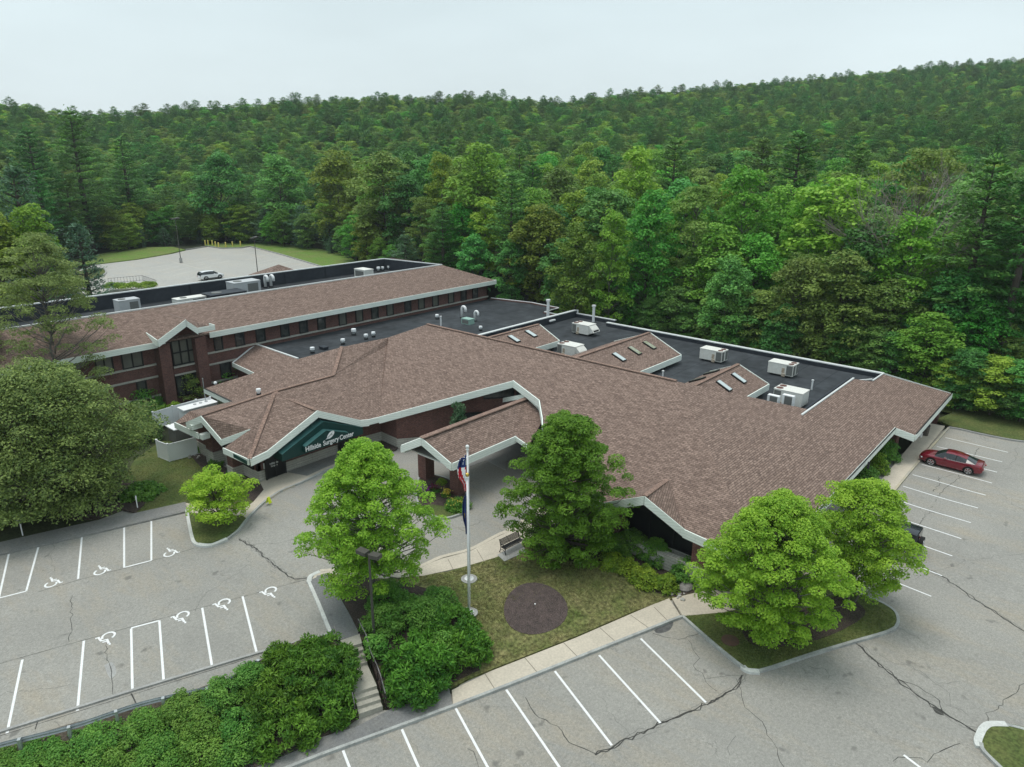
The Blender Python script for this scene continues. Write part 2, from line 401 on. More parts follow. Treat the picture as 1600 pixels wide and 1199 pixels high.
mulch=mat('mulch',(.085,.062,.052),.98,noise=(1.2,1.),col2=(.05,.038,.033),fine=(14,.55),bump=.8)
gravelm=mat('gravel_ring',(.105,.078,.072),.98,noise=(3,1.),col2=(.065,.05,.047),fine=(20,.6),bump=.9)
bedsoil=mat('bank_soil',(.10,.08,.062),.98,noise=(.9,1.),col2=(.05,.042,.03),fine=(8,.45),bump=.7)
# asphalt: one continuous sheet for drive, both car parks and the right-hand lot
lotp=[sv(-42,-16),sv(-42,56)]+[(12,56),(20,60),(45,56),(58,30),(60,14.)]+[G(1484,667),G(1500,671),G(1530,677),G(1575,687),(83,2),(90,-32),(30,-36)]
lot=tag(drape('parking_lot',lotp,asp,0,1.25),kind='structure')
bmx=bmesh.new(); bmx.from_mesh(lot.data)
dl=[f for f in bmx.faces if 5.6<f.calc_center_median().x*US[0]+f.calc_center_median().y*US[1]<9.4 and 29.7<f.calc_center_median().x*UV_[0]+f.calc_center_median().y*UV_[1]<33.9]
bmesh.ops.delete(bmx,geom=dl,context='FACES'); bmx.to_mesh(lot.data); bmx.free()
# bank between the two levels, dressed with soil
bank=[G(-40,1183),G(60,1150),G(120,1132),G(215,1108),G(290,1086),G(370,1058),G(405,1036),G(440,1015),G(470,1003),G(520,994),G(528,1003)]
bank2=[sv(6.6,29.6),sv(3,28.9),sv(-4,28.7),sv(-14,28.7),sv(-22,28.7)]
tag(drape('planting_bank',bank+bank2,bedsoil,.14,1.0,.35),kind='structure')
# right part of bank + lawn
lb=[G(563,996),G(545,958),G(527,925),G(505,893),(G(540,900)),G(580,903),G(640,905),G(700,896),G(740,884),G(775,873),G(812,853),G(840,842),G(880,820),G(905,800),G(935,790),(40,19.5),(39.5,12.5),G(1105,925),G(1050,938),G(990,958),G(900,997),G(765,1050),G(735,1062),G(700,1080),sv(9.5,29.7),sv(8.2,30.2)]
tag(drape('lawn',lb,lawn,.13,1.0,.3),kind='structure')
bd=[G(563,996),G(545,958),G(527,925),G(520,905),G(560,905),G(640,915),G(690,930),G(720,970),G(755,1020),G(750,1050),G(700,1074),sv(9.9,29.9),sv(8.4,30.3)]
tag(drape('mulch_bed',bd,mulch,.15,1.0,.1),kind='structure')
tag(drape('mulch_bed',[G(567,990),G(572,1010),G(585,1050),G(603,1105),G(612,1112),G(640,1095),G(640,1040),G(600,990)],mulch,.12,.7,.5),kind='structure')
tag(drape('planting_bank',[G(520,994),G(531,1003),G(545,1050),G(559,1121),G(540,1130),G(500,1100),G(500,1000)],bedsoil,.13,.7,.5),kind='structure')
bd=[G(850,868),G(880,880),G(930,880),G(960,888),G(985,905),G(1010,925),G(1055,936),G(1105,924),(40.5,11.2),(43,13),(39,15),(39.5,26),G(905,800),G(870,830)]
tag(drape('mulch_bed',bd,mulch,.15,1.0,.1),kind='structure')
cen=G(836,955); ring=[]
for k in range(28):
    a=2*math.pi*k/28; q=1+.03*math.sin(3*a+1)
    ring.append(G(836+50*q*math.cos(a),955+40.5*q*math.sin(a)))
tag(drape('mulch_ring',ring,gravelm,.165,.8,.1),kind='structure')
# lower pavement with kerb
KL=[sv(-20,27.85),sv(2.7,27.85),sv(14,27.82)]+[G(1065,966)]
back=[G(1050,938,.12),G(990,958,.12),G(900,997,.12),G(765,1050,.12),G(706,1079,.12)]
wa=[KL[3],G(900,1031),G(800,1070.5),G(708,1106)]
tag(drape('pavement',[G(708,1106)]+[G(800,1070.5),G(900,1031),G(1062,967),G(1062,964),G(1045,938)]+back[1:],conc,.14,1.0,.2),kind='structure')
tag(drape('asphalt_path',[G(496,1184),G(600,1146),G(708,1106),G(702,1079),G(610,1112),G(555,1140),G(470,1165)],aspd,.142,1.0,.2),kind='structure')
tag(drape('asphalt_path',[G(330,1250),G(496,1184),G(470,1160),G(400,1184),G(250,1240)],asps,.14,1.0,.2),kind='structure')
tag(drape('pavement',[G(1065,966),G(1050,938),G(1105,925),G(1160,921),G(1230,908),G(1300,868),G(1345,800),G(1345,776),G(1372,758),G(1420,700),G(1449,663),G(1476,668),G(1412,749),G(1375,797),G(1340,838),G(1302,887),G(1285,915),G(1240,935),G(1130,960)],conc,.145,1.0,.2),kind='structure')
# island on the right
isl=[(1068,965),(1110,1005),(1150,1037),(1166,1048),(1186,1050),(1210,1042),(1270,1022),(1330,1004),(1380,989),(1397,981),(1401,970),(1396,958),(1375,944),(1340,930),(1285,917),(1240,937),(1130,962)]
islw=smoothline(GL(isl[:14],.0)+GL(isl[14:],.0),3)
tag(drape('grass_island',islw[:-1],lawng,.135,1.0,.2),kind='structure')
tag(drape('mulch_bed',smoothline(GL([(1160,990),(1175,1008),(1215,1012),(1280,1000),(1335,975),(1352,955),(1320,935),(1240,940),(1170,955),(1160,990)],.1),3)[:-1],mulch,.155,.8,.1),kind='structure')
isl2=[(1530,1160),(1536,1142),(1556,1133),(1600,1140),(1660,1168),(1700,1230),(1620,1240),(1560,1200),(1536,1178)]
isl2w=smoothline(GL(isl2+isl2[:1]),4)
tag(drape('grass_island',isl2w[:-1],lawng,.135,.8,.2),kind='structure')
# entrance side
isl3=[(294,800),(297,823),(303,846),(312,852),(330,851),(352,843),(369,831),(386,811),(408,788),(386,796),(350,800)]
tag(drape('grass_island',GL(isl3),lawng,.13,.8,.2),kind='structure')
tag(drape('pavement',GL([(289,786),(294,801),(330,806),(378,806),(386,811),(408,788),(440,767),(472,754),(510,736),(545,722),(600,700),(640,692),(625,668),(560,690),(449,735),(405,752),(412,766),(396,785),(380,797),(330,795)],.1),conc,.14,.9,.2),kind='structure')
tag(drape('asphalt_path',GL([(-70,885),(0,867),(150,833),(294,799),(290,785),(213,802),(150,814),(0,848),(-70,866)],.1),asps,.14,1.,.2),kind='structure')
tag(drape('asphalt_path',GL([(447,738),(560,691),(625,668),(640,684),(600,697),(545,717),(508,731),(480,744)],.12),asps,.146,.9,.1),kind='structure')
tag(drape('lawn',GL([(213,802),(289,785),(330,795),(380,797),(396,785),(380,765),(345,745),(322,720),(310,690),(250,690),(210,720),(180,770),(190,795)],.1),lawng,.12,1.,.2),kind='structure')
tag(drape('mulch_bed',GL([(396,785),(412,766),(405,752),(345,728),(330,705),(318,690),(296,694),(300,715),(318,735),(345,750),(375,768)],.1),mulch,.15,.8,.1),kind='structure')
tag(drape('mulch_bed',GL([(190,797),(213,802),(225,790),(240,760),(200,750),(120,770),(80,810),(150,812)],.1),mulch,.15,.9,.1),kind='structure')
tag(drape('planting_strip',GL([(-160,900),(-70,864),(0,846),(80,830),(150,812),(190,797),(185,760),(250,690),(236,640),(200,600),(60,600),(-160,640)],.1),mat('strip_ground',(.06,.07,.03),.95,noise=(.5,1.),col2=(.035,.045,.018),fine=(6,.4)),.06,1.6,.2),kind='structure')  # mottled dark green-brown ground of the planting strip
# asphalt corner by the steps, drive island and walk with bench
tag(drape('asphalt_path',GL([(484,908),(498,945),(516,989),(528,1002),(562,992),(546,960),(526,925),(508,893),(492,897)],.1),aspd,.14,.9,.2),kind='structure')
tag(drape('pavement',GL([(488,906),(493,896),(520,893),(560,892),(640,893),(690,874),(735,862),(777,840),(800,829),(850,795),(880,770),(905,790),(870,822),(812,853),(775,872),(720,888),(660,901),(600,905),(510,897)],.1),conc,.145,.9,.2),kind='structure')
tag(drape('bench_pad',GL([(777,868),(812,849),(824,862),(788,878)],.12),concg,.16,.6,.1),kind='structure')
isl4=[(655,745),(672,743),(700,750),(722,765),(733,785),(727,800),(712,808),(692,812),(676,808),(660,800),(650,775)]
isl4w=smoothline(GL(isl4+isl4[:1]),4)
tag(drape('flower_island',isl4w[:-1],mulch,.13,.7,.2),kind='structure')
tag(drape('lawn',GL([(670,788),(700,792),(727,798),(712,806),(692,810),(676,806),(664,799)],.13),lawng,.145,.6,.05),kind='structure')
tag(drape('planting_bed',GL([(582,697),(596,689),(622,700),(618,704),(600,707)],.1),mulch,.16,.5,.1),kind='structure')
tag(drape('pavement',GL([(700,742),(760,712),(810,690),(870,668),(880,700),(850,720),(812,712),(790,722),(790,735),(760,720)],.0),concg,.02,.9,.05),kind='structure')
# back lawn on the right edge
tag(drape('lawn',[G(1486,667),G(1500,670),G(1530,676.5),G(1575,686.5),G(1605,690),(85,-4),(104,-8),(104,16),(84.5,16),(84.5,11.3),G(1462,657)],lawng,.10,1.3,.2),kind='structure')
# ---- kerbs: each one a long low stone
def kerb(px=None,label=None,world=None,m=granite,wd=.17,h=.155):
    mb=MB(); pts=world if world is not None else smoothline(GL(px),4)
    ribbon(mb,pts,wd,h,h=.3); o=obj('kerb',mb,m); return tag(o,kind='structure')
kerb(world=[G(330,1250),G(496,1184),G(600,1146),G(708,1106),G(800,1070.5),G(900,1031),G(1065,965.5)],m=granite)
kerb([(1066,965),(1110,1004),(1150,1037),(1164,1047)]); kerb([(1186,1051),(1210,1044),(1270,1024),(1330,1006),(1382,991),(1399,983)],m=granite)
kerb([(1399,983),(1403,972),(1397,957),(1375,943),(1340,929),(1300,915),(1290,905),(1302,887),(1340,838),(1375,797)]);kerb([(1375,797),(1412,750),(1448,708),(1482,670)],m=mat('kerb_worn',(.50,.44,.31),.9,noise=(.4,1),col2=(.36,.35,.32),fine=(10,.15)))
kerb([(1160,1044),(1168,1050),(1186,1052)],m=concw,wd=.30,h=.15)
kerb([(1482,669),(1500,672),(1530,679),(1575,688),(1605,692)],m=concg)
kerb(world=smoothline(GL([(1532,1164),(1536,1176),(1562,1202),(1600,1240)]),4)); kerb(world=smoothline(GL([(1530,1170),(1527,1160),(1534,1143)]),4),m=concw,wd=.34,h=.15); kerb(world=smoothline(GL([(1534,1143),(1545,1135),(1572,1135)]),4),m=concw,wd=.34,h=.152); kerb(world=smoothline(GL([(1572,1136),(1600,1143),(1640,1160)]),4))
kerb([(-60,880),(0,867),(150,833),(292,799)],m=asps,h=.15); kerb([(292,799),(296,822),(302,847),(309,853)],m=concw,wd=.22); kerb([(309,853),(330,854),(355,844)],m=concw,wd=.3); kerb([(355,844),(372,831),(388,811),(412,787),(440,768),(472,755),(510,737),(545,723),(600,702),(640,693)],m=granite)
kerb([(516,990),(498,946),(483,912)],m=concw,wd=.2); kerb([(483,912),(486,903),(500,896)],m=concw,wd=.3); kerb(world=GL([(516,991),(405,1021),(215,1078),(0,1145),(-70,1167)]),m=concg,wd=.16,h=.1)
kerb(wd=.3,px=[(500,895),(560,891),(640,892),(690,873),(735,861),(777,839),(800,828),(850,794)],m=conc,h=.153)
kerb(world=isl4w,m=granite,wd=.16)
# ---- painted lines
for nm_,ls in (('upper',[(14,865,-3,940),(60,855,41,924),(128,839,122,905),(194,823.5,194,887.5),(236.5,814,236.5,876),(35,1031,11,1146),(131,1001.5,121,1111),(205,982.5,207,1082),(249,970,256,1067),(316,950,331.5,1042),(379,932,401,1020),(0,934.5,41,924),(194,887,237,876),(205,981.5,249,970)]),
 ('lower',[(1001,998,1103,1098),(936,1024,1032,1130),(867,1049,956,1165),(791,1078,874,1199),(712,1107,762,1199),(628,1140,654,1199),(536,1173,546,1199),(1412,1180,1437,1199)]),
 ('right',[(1477,684,1575,707),(1464,698,1566,722),(1446,711,1558,738),(1440,726,1550,755),(1426,742,1540,774),(1411,760,1528,794),(1398,780,1517,817),(1380,801,1502,842),(1360,824,1488,869),(1342,848,1472,900),(1320,878,1455,932)])):
    for x0,y0,x1,y1 in ls:
        a,b=G(x0,y0),G(x1,y1)
        if y1>=1199 or x0<0:
            d=(b-a); b=a+d*1.4 if y1>=1199 else b
        mb=MB(); ribbon(mb,[a,b],.105 if nm_=='right' else .125,.007); obj('painted_line',mb,white,lot)
def isa(px,py,flip,s=1.0):
    """wheelchair symbol, drawn flat as one painted stencil"""
    c=G(px,py); mb=MB(); ux=Vector(US); uy=Vector(UV_)
    if flip: ux=-ux; uy=-uy
    def T(p): q=Vector((c.x,c.y))+ux*p[0]*s+uy*p[1]*s; return q
    k=[0]
    def st(pts,wd): k[0]+=1; ribbon(mb,[T(p) for p in pts],wd,.009+.0007*k[0],step=5)
    st([(-.12+.36*math.cos(a),-.22+.36*math.sin(a)) for a in [R_(q) for q in range(125,392,20)]],.12)
    st([(-.16,.62),(-.06,.14),(.28,.12),(.46,-.36),(.62,-.30)],.13)
    st([(-.10,.32),(.20,.32)],.10)
    st([(-.28,.72),(-.16,.72)],.16)
    obj('wheelchair_symbol',mb,white,lot)
for x,y in ((83,910),(159,891),(267,863)): isa(x,y,False,.9)
for x,y in ((166,998),(283,965),(348,945),(421,926)): isa(x,y,True,.9)
# ---- cracks and seams
tar=mat('crack',(.06,.058,.053),.9)
tar2=mat('hairline_crack',(.16,.155,.145),.95)
def crack(pts,wd,jit=.07,seam=False,fine=False):
    wd*=.55 if not seam else .7
    if fine: jit=.11; wd*=1.25
    p=resample(GL(pts),.32); q=[]
    for i,a in enumerate(p):
        if seam or i in(0,len(p)-1): q.append(a)
        else: q.append(a+Vector((random.gauss(0,jit),random.gauss(0,jit))))
    mb=MB(); ribbon(mb,q,(lambda t:wd*random.uniform(.5,1.3)),.004,step=.4); obj('crack',mb,tar2 if fine else tar,lot)
for c,wd in (([(373,842),(400,858),(425,880),(450,900),(462,905),(482,903)],.12),([(1160,1055),(1150,1075),(1120,1092),(1080,1112),(1030,1132),(960,1166),(930,1180)],.14),
 ([(1338,1006),(1370,1035),(1400,1060),(1460,1105),(1500,1130),(1526,1145)],.15),([(1428,878),(1450,890),(1480,905),(1510,928),(1560,960),(1605,990)],.12),([(1405,1062),(1440,1075),(1465,1095),(1472,1110)],.08),
 ([(821,1090),(835,1115),(870,1135),(890,1160),(930,1178)],.08),([(170,1000),(165,1020),(172,1045),(176,1070),(178,1090)],.06),([(113,930),(112,970),(108,1003)],.06),([(1530,700),(1500,745),(1470,770),(1430,830)],.07),([(1466,745),(1470,755),(1458,768)],.09),([(1440,742),(1466,748),(1490,742)],.05),
 ([(1150,1060),(1160,1095),(1190,1130),(1215,1170),(1225,1199)],.05),([(205,1084),(212,1093),(215,1105)],.1),([(1600,1068),(1570,1095),(1540,1120),(1545,1140)],.06),([(1395,1190),(1425,1180),(1450,1190),(1475,1172),(1500,1162)],.07),([(1210,965),(1260,960),(1300,950),(1360,935)],.06),
 ([(1075,1000),(1090,1030),(1082,1040),(1120,1080)],.05),([(1020,990),(1060,1000),(1100,990)],.05),([(730,1170),(745,1185),(748,1199)],.05),([(707,820),(720,828),(735,834)],.05),([(55,1140),(58,1132),(60,1125)],.08)):
    crack(c,wd)
    if wd>=.12:
        crack(c,wd*.8)
        crack([(x+random.uniform(-4,4),y+random.uniform(-3,3)) for x,y in c],.035,fine=True)
        crack([(x+random.uniform(-9,9),y+random.uniform(-6,6)) for x,y in c],.03,fine=True)
for c,wd in (([(305,955),(315,930),(350,910),(375,895),(390,880),(388,865)],.04),([(392,855),(420,875),(430,905),(445,900)],.04),([(385,850),(430,850),(480,835)],.035),([(82,845),(82,875),(84,895)],.04),([(0,1088),(60,1075),(110,1070)],.035),([(1440,1080),(1480,1100),(1500,1110)],.04),([(1400,1030),(1440,1050),(1470,1075),(1490,1100),(1515,1120)],.04),([(1460,1070),(1500,1065)],.03),([(1500,745),(1550,760),(1600,800)],.04),([(1430,905),(1500,880),(1560,870),(1605,865)],.035),([(1590,700),(1585,720),(1570,735)],.05),([(1510,720),(1550,730),(1590,735)],.04),([(1260,1040),(1290,1045),(1295,1060)],.05),([(940,1090),(960,1120),(985,1150)],.03),([(1150,1150),(1140,1180)],.04),([(640,1150),(655,1180)],.03),([(745,812),(760,816),(795,835)],.03),([(235,975),(262,945),(290,930)],.03),([(1370,800),(1400,840),(1405,860)],.04),([(1330,1005),(1360,1020),(1420,1040),(1450,1060)],.04),([(700,725),(740,760),(770,790)],.03)):
    crack(c,wd,fine=True)
crack([(-40,1048),(0,1037),(240,970),(482,905)],.05,seam=True); crack([(60,925),(128,905),(220,882),(303,857)],.045,seam=True); crack([(1160,1055),(1100,1060)],.04)
crack([(0,1150),(215,1083),(405,1024)],.05,seam=True)
def patch(pts,col_m,off=.0035): drape('tar_patch',smoothline(GL(pts+pts[:1]),4)[:-1],col_m,off,.6,0,lot)
patch([(1022,985),(1040,975),(1052,972),(1046,985),(1028,990)],mat('old_tar',(.13,.128,.125),.95,noise=(4,1)))
patch([(1456,1104),(1468,1108),(1475,1118),(1462,1114)],tar)
patch([(163,1040),(175,1035),(182,1050),(172,1060)],concg)
# pavement joints
jm=mat('joint',(.17,.15,.12),.95)
for a,b in (((757,1052),(775,1080)),((820,1028),(842,1054)),((880,1004),(905,1029)),((936,980),(965,1006)),((985,961),(1017,984)),((1022,949),(1045,972)),((1052,940),(1066,962))):
    mb=MB(); ribbon(mb,[G(*a,.14),G(*b,.14)],.035,.146); obj('joint',mb,jm,lot)
for a,b in (((700,874),(708,890)),((745,859),(757,879)),((640,893),(642,903)),((790,836),(803,857))):
    mb=MB(); ribbon(mb,[G(*a,.14),G(*b,.14)],.03,.151); obj('joint',mb,jm,lot)
# ---- far car park behind the buildings (about three metres higher)
bl=[(100,425),(140,408.5),(165,407),(215,403),(270,396),(292,391.5),(325,386),(345,389),(377,388.5),(390,386),(410,391),(440,399),(500,417),(530,427),(430,452),(300,480),(60,500)]
blp=[P(x,y,2.8) for x,y in bl]
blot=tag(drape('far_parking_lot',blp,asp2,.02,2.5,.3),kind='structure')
pl=mat('faded_paint',(.55,.54,.5),.9)
for x0,y0,x1,y1 in ((232,417,276,411),(248,421,300,412),(255,426,320,413),(270,430,330,417),(290,436,345,423),(160,436,200,432),(165,443,215,438),(290,410,325,404),(310,411,345,405),(330,413,360,408),(352,395,385,391),(365,400,400,394),(385,406,420,398),(400,412,440,403),(420,417,455,408),(440,422,470,413),(268,408,310,420)):
    mb=MB(); ribbon(mb,[P(x0,y0,2.8),P(x1,y1,2.8)],.14,.03); obj('painted_line',mb,pl,blot)
tag(drape('lawn',[P(x,y,2.8) for x,y in ((125,408),(165,406.5),(215,402.5),(262,396.5),(290,391),(270,386),(230,385),(180,388),(140,395),(100,402))],lawnb,.12,3,.3),kind='structure')
tag(drape('lawn',[P(x,y,2.8) for x,y in ((377,388),(392,385.5),(440,398),(500,416),(530,426),(570,418),(540,398),(480,386),(420,380),(380,380),(320,382),(322,385),(345,388))],lawnb,.12,3,.3),kind='structure')
tag(drape('lawn',[P(x,y,2.8) for x,y in ((140,432),(158,424),(165,421),(160,415),(140,414),(110,420),(90,440))],lawng,.12,2,.3),kind='structure')
kk=MB(); ribbon(kk,[P(x,y,2.8) for x,y in ((290,391),(325,385.5),(345,388.5),(377,388),(390,385.5),(440,398.5),(500,416.5),(530,426.5))],.3,.2,h=.4); tag(obj('kerb',kk,concg),kind='structure')
kk=MB(); ribbon(kk,smoothline([P(x,y,2.8) for x,y in ((140,432),(158,426),(165,421),(160,415),(140,413))],4),.3,.2,h=.4); tag(obj('kerb',kk,concg),kind='structure')
# ================================================================ BUILDINGS
shing=brickmat('roof_shingles',(.29,.206,.170),(.175,.121,.100),(.085,.06,.05),.42,.165,.018,.95,big=(1.3,.07),fine=(5,.27),bump=.4)  # dark row lines are course shadows painted into the shingle colour
shing2=brickmat('ridge_shingles',(.30,.20,.16),(.23,.155,.125),(.10,.07,.06),.3,.3,.015,.95,big=(.6,.15),fine=(6,.2))
brick=brickmat('red_brick',(.155,.062,.05),(.105,.043,.038),(.17,.13,.115),.26,.086,.012,.9,big=(.8,.2),fine=(7,.2))
stone=brickmat('cast_stone',(.47,.45,.40),(.40,.385,.345),(.25,.24,.22),1.6,.21,.018,.9,big=(1,.15),fine=(8,.1),offset=.3)
fas=brickmat('fascia_paint',(.83,.875,.815),(.80,.85,.79),(.60,.64,.59),4.5,.21,.014,.6,big=(.5,.05),bump=.15)
fasw=mat('white_coping',(.70,.72,.72),.5,noise=(.8,.6),col2=(.58,.59,.58),fine=(4,.05))
soff=mat('soffit',(.40,.42,.39),.9)
rub=brickmat('roof_membrane',(.036,.041,.047),(.047,.052,.058),(.020,.023,.027),9.,3.05,.045,.8,big=(.22,.38),offset=.3,bump=.2,fine=(.9,.22))
rubd=mat('parapet_membrane',(.022,.027,.036),.6,noise=(.3,1.),col2=(.035,.04,.05),fine=(2,.15))
glass=mat('window_glass',(.02,.024,.028),.1,spec=.6,noise=(.9,.8),col2=(.10,.105,.09))
glassb=mat('blind_glass',(.15,.15,.12),.3,spec=.6,noise=(.7,.7),col2=(.08,.085,.075))
dark=mat('dark_frame',(.02,.02,.02),.5)
black=mat('black_metal',(.02,.02,.022),.45)
galv=mat('galvanised',(.50,.52,.53),.45,metal=.6,noise=(4,.6),col2=(.38,.4,.41))
cream=mat('unit_cream',(.74,.73,.69),.55,noise=(2.,.6),col2=(.64,.62,.57),fine=(6,.05))
coil=mat('coil_grille',(.12,.125,.12),.7,noise=(18,.8),col2=(.22,.22,.21))
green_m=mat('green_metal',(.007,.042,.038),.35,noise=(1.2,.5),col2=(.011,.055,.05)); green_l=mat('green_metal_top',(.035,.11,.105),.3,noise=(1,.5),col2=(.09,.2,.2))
signw=mat('sign_white',(.82,.82,.82),.6)
wood=mat('grey_boards',(.16,.155,.145),.9,noise=(3,.8),stretch=(8,8,.6))
vinyl=mat('white_vinyl',(.86,.87,.88),.35,noise=(1,.5),col2=(.8,.81,.82))
def fascia(mb,pts,h=.45,t=.09,out=.04,lift=.04):
    h=h*1.22
    """boards hung along a roof edge; pts = roof edge points, wound so that outside is to the right"""
    for i,(a,b) in enumerate(zip(pts,pts[1:])):
        a=Vector(a);b=Vector(b); d=Vector((b.x-a.x,b.y-a.y,0)); 
        if d.length<1e-3: continue
        d.normalize(); n=Vector((d.y,-d.x,0)); z=Vector((0,0,1))
        e0=d*(.045 if i%2 else .0); A=a+n*out-e0; B=b+n*out+e0
        q=[A+z*lift,B+z*lift,B+z*(lift-h),A+z*(lift-h)]; q2=[p+n*t for p in q]
        mb.add(q+q2,[(0,1,2,3),(7,6,5,4),(0,4,5,1),(1,5,6,2),(2,6,7,3),(3,7,4,0)])
def wall(mb,a,b,z0,za,zb=None,t=.3,out=0.):
    """upright wall from a to b, outside to the right; top may slope from za to zb"""
    zb=za if zb is None else zb
    a=Vector((a[0],a[1],0));b=Vector((b[0],b[1],0)); d=(b-a).normalized(); n=Vector((d.y,-d.x,0))
    o=n*out; i_=-n*t
    vs=[a+o+Vector((0,0,z0)),b+o+Vector((0,0,z0)),b+o+Vector((0,0,zb)),a+o+Vector((0,0,za))]; vs+= [v-o+i_ for v in vs]
    mb.add(vs,[(0,1,2,3),(7,6,5,4),(0,4,5,1),(1,5,6,2),(2,6,7,3),(3,7,4,0)])
def window(parent,a,b,z0,z1,nx=1,ny=1,blind=False,out=.03,label=None,fw=.09,world=True,pane=None):
    """glass panel let into a wall line a->b with its frame as a sub-part"""
    a=Vector((a[0],a[1],0));b=Vector((b[0],b[1],0)); d=(b-a).normalized(); n=Vector((d.y,-d.x,0)); L=(b-a).length
    g=MB(); A=a+n*(out-.02);B=b+n*(out-.02)
    g.add([A+Vector((0,0,z0)),B+Vector((0,0,z0)),B+Vector((0,0,z1)),A+Vector((0,0,z1)),A-n*.1+Vector((0,0,z0)),B-n*.1+Vector((0,0,z0)),B-n*.1+Vector((0,0,z1)),A-n*.1+Vector((0,0,z1))],[(0,1,2,3),(7,6,5,4),(0,4,5,1),(1,5,6,2),(2,6,7,3),(3,7,4,0)])
    wo=obj('window',g,glassb if blind else (pane or glass),parent,world)
    f=MB(); c=a+n*out
    for k in range(nx+1):
        q=c+d*(L*k/nx); f.bar(q+Vector((0,0,z0+fw*.5)),q+Vector((0,0,z1-fw*.5)),fw,fw*1.2,up=(n.x,n.y,0))
    for k in range(ny+1):
        z=z0+(z1-z0)*k/ny; f.bar(c+Vector((0,0,z))-d*fw*.5,c+d*L+Vector((0,0,z))+d*fw*.5,fw*1.3,fw)
    fo=obj('window_frame',f,dark,wo)
    if world:
        fo.matrix_parent_inverse=wo.matrix_parent_inverse.inverted() @ wo.matrix_parent_inverse
    return wo
def box_part(name,parent,c,d,m,rz=0,world=True):
    mb=MB(); mb.box(c,d,rz); return obj(name,mb,m,parent,world)
A1n,A1c=(-.333,0,1),3.4-.333*37.6
A4n,A4c=(0,-.333,1),3.4-.333*12.9
def A1(x,y): return PN(x,y,A1n,A1c)
def A4(x,y): return PN(x,y,A4n,A4c)
# ---------------------------------------------------------------- the long single-storey building
sc=empty('medical_building',(45,35,0),0,'sprawling single storey brick building with brown shingled hip roofs and green entrance canopy','building')
V=Vector
K0=A1(667.5,507);K1=A1(1057,596); C4=V((37.0,12.6,3.22))
r803=A1(803,595);p844=A1(844,626);p849=A1(849,655);fL=A1(945,787);fR=A1(1070,827.5);tip=A1(1042,751)
p592=A1(592,652);p605=A1(605,540); p607=P(607,527.5,7.0); mid=V((37.3,29.3,3.3))
q534=P(534,542.5,7.42);q521=P(521,587,6.0);apex=P(430,612,6.0);tG1=P(437,619,5.75)
pk=P(495,642,5.5); g1L=P(417,705,3.3); C=P(390,718,3.2); g1R=P(562,657,3.42); g575=P(575,656,3.35)
d3f=A4(1159,624.6);FB=A4(1255.5,649);FR=A4(1335,592.5);FT=A4(1363,596);FTT=A4(1380,585)
porchR=V((81.4,11.4,2.93)); porchL=V((66.4,11.35,2.88)); e1397=V((65.7,12.9,3.4))
front=[ [K0,p607,p605,p592,r803],[K0,r803,p844,K1],[K1,p844,p849,mid],[K1,mid,fL,tip],[K1,tip,fR,C4] ]
right=[ [K1,C4,e1397],[K1,e1397,FB],[K1,FB,d3f],[FB,e1397,FR],[FR,e1397,FT],[FT,e1397,porchL],[FT,porchL,porchR],[FT,porchR,FTT] ]
mb=MB(); mb.slab(front+right,.22); obj('main_roof',mb,shing,sc,True)
# gable over the window bay near the front corner
pg=P(1007.5,776,4.75); pg=V((36.0,tip.y-.35,tip.z+.02)); pg=PX(1007.5,776,36.3)
mb=MB(); mb.slab([[tip+V((.5,0,.02)),fL+V((-.25,-.1,.03)),pg],[tip+V((.5,0,.02)),pg,fR+V((.05,.1,.0))]],.2); obj('gable_roof',mb,shing,sc,True)
# left entrance wing
ridL=P(335,641,6.0); pk0=P(315,650,5.0); f0R=P(347,687,3.45); v0=P(391,671,4.6); cl=P(350,700,3.2); e274=P(274,660,3.4); e311=P(311,677,3.4); f0L=P(292,660,4.15)
b320=P(320,607,3.4);b366=P(366,629,3.4);b400=P(400,582,4.95);b467=P(467,561,6.2)
mb=MB(); mb.slab([[p607,q534,q521],[p607,q521,p605],[p605,q521,p592],[q521,apex,tG1],[q521,tG1,g575],[q521,g575,p592],[tG1,g1R,g575]],.2); obj('entrance_roof',mb,shing,sc,True)
mb=MB(); mb.slab([[tG1,pk,g1R],[apex,C,g1L],[apex,g1L,pk],[apex,pk,tG1]],.2); obj('gable_roof',mb,shing,sc,True)
mb=MB(); mb.slab([[apex,v0,cl,C],[apex,pk0,v0],[pk0,f0R,v0]],.2); obj('wing_roof',mb,shing,sc,True)
f0b=V((e274.x+1.2,58.4,4.4))
mb=MB(); mb.slab([[apex,b366,e274+V((1.5,.3,.55)),pk0],[apex,q521,b366],[b366,q521,b320],[q521,q534,b400],[q521,b400,b320],[q534,b467,b400],[pk0,e274+V((1.5,.3,.55)),e274,e311,f0L+V((.6,0,.0))]],.18); obj('rear_roof',mb,shing,sc,True)
# ridge caps
mb=MB()
for a,b in ((K0,K1),(tG1,apex),(apex,q521),(q521,q534),(apex,C),(tG1,pk),(apex,pk0),(tip,pg)):
    mb.bar(V(a)+V((0,0,.05)),V(b)+V((0,0,.05)),.34,.07)
obj('ridge_cap',mb,shing2,sc,True)
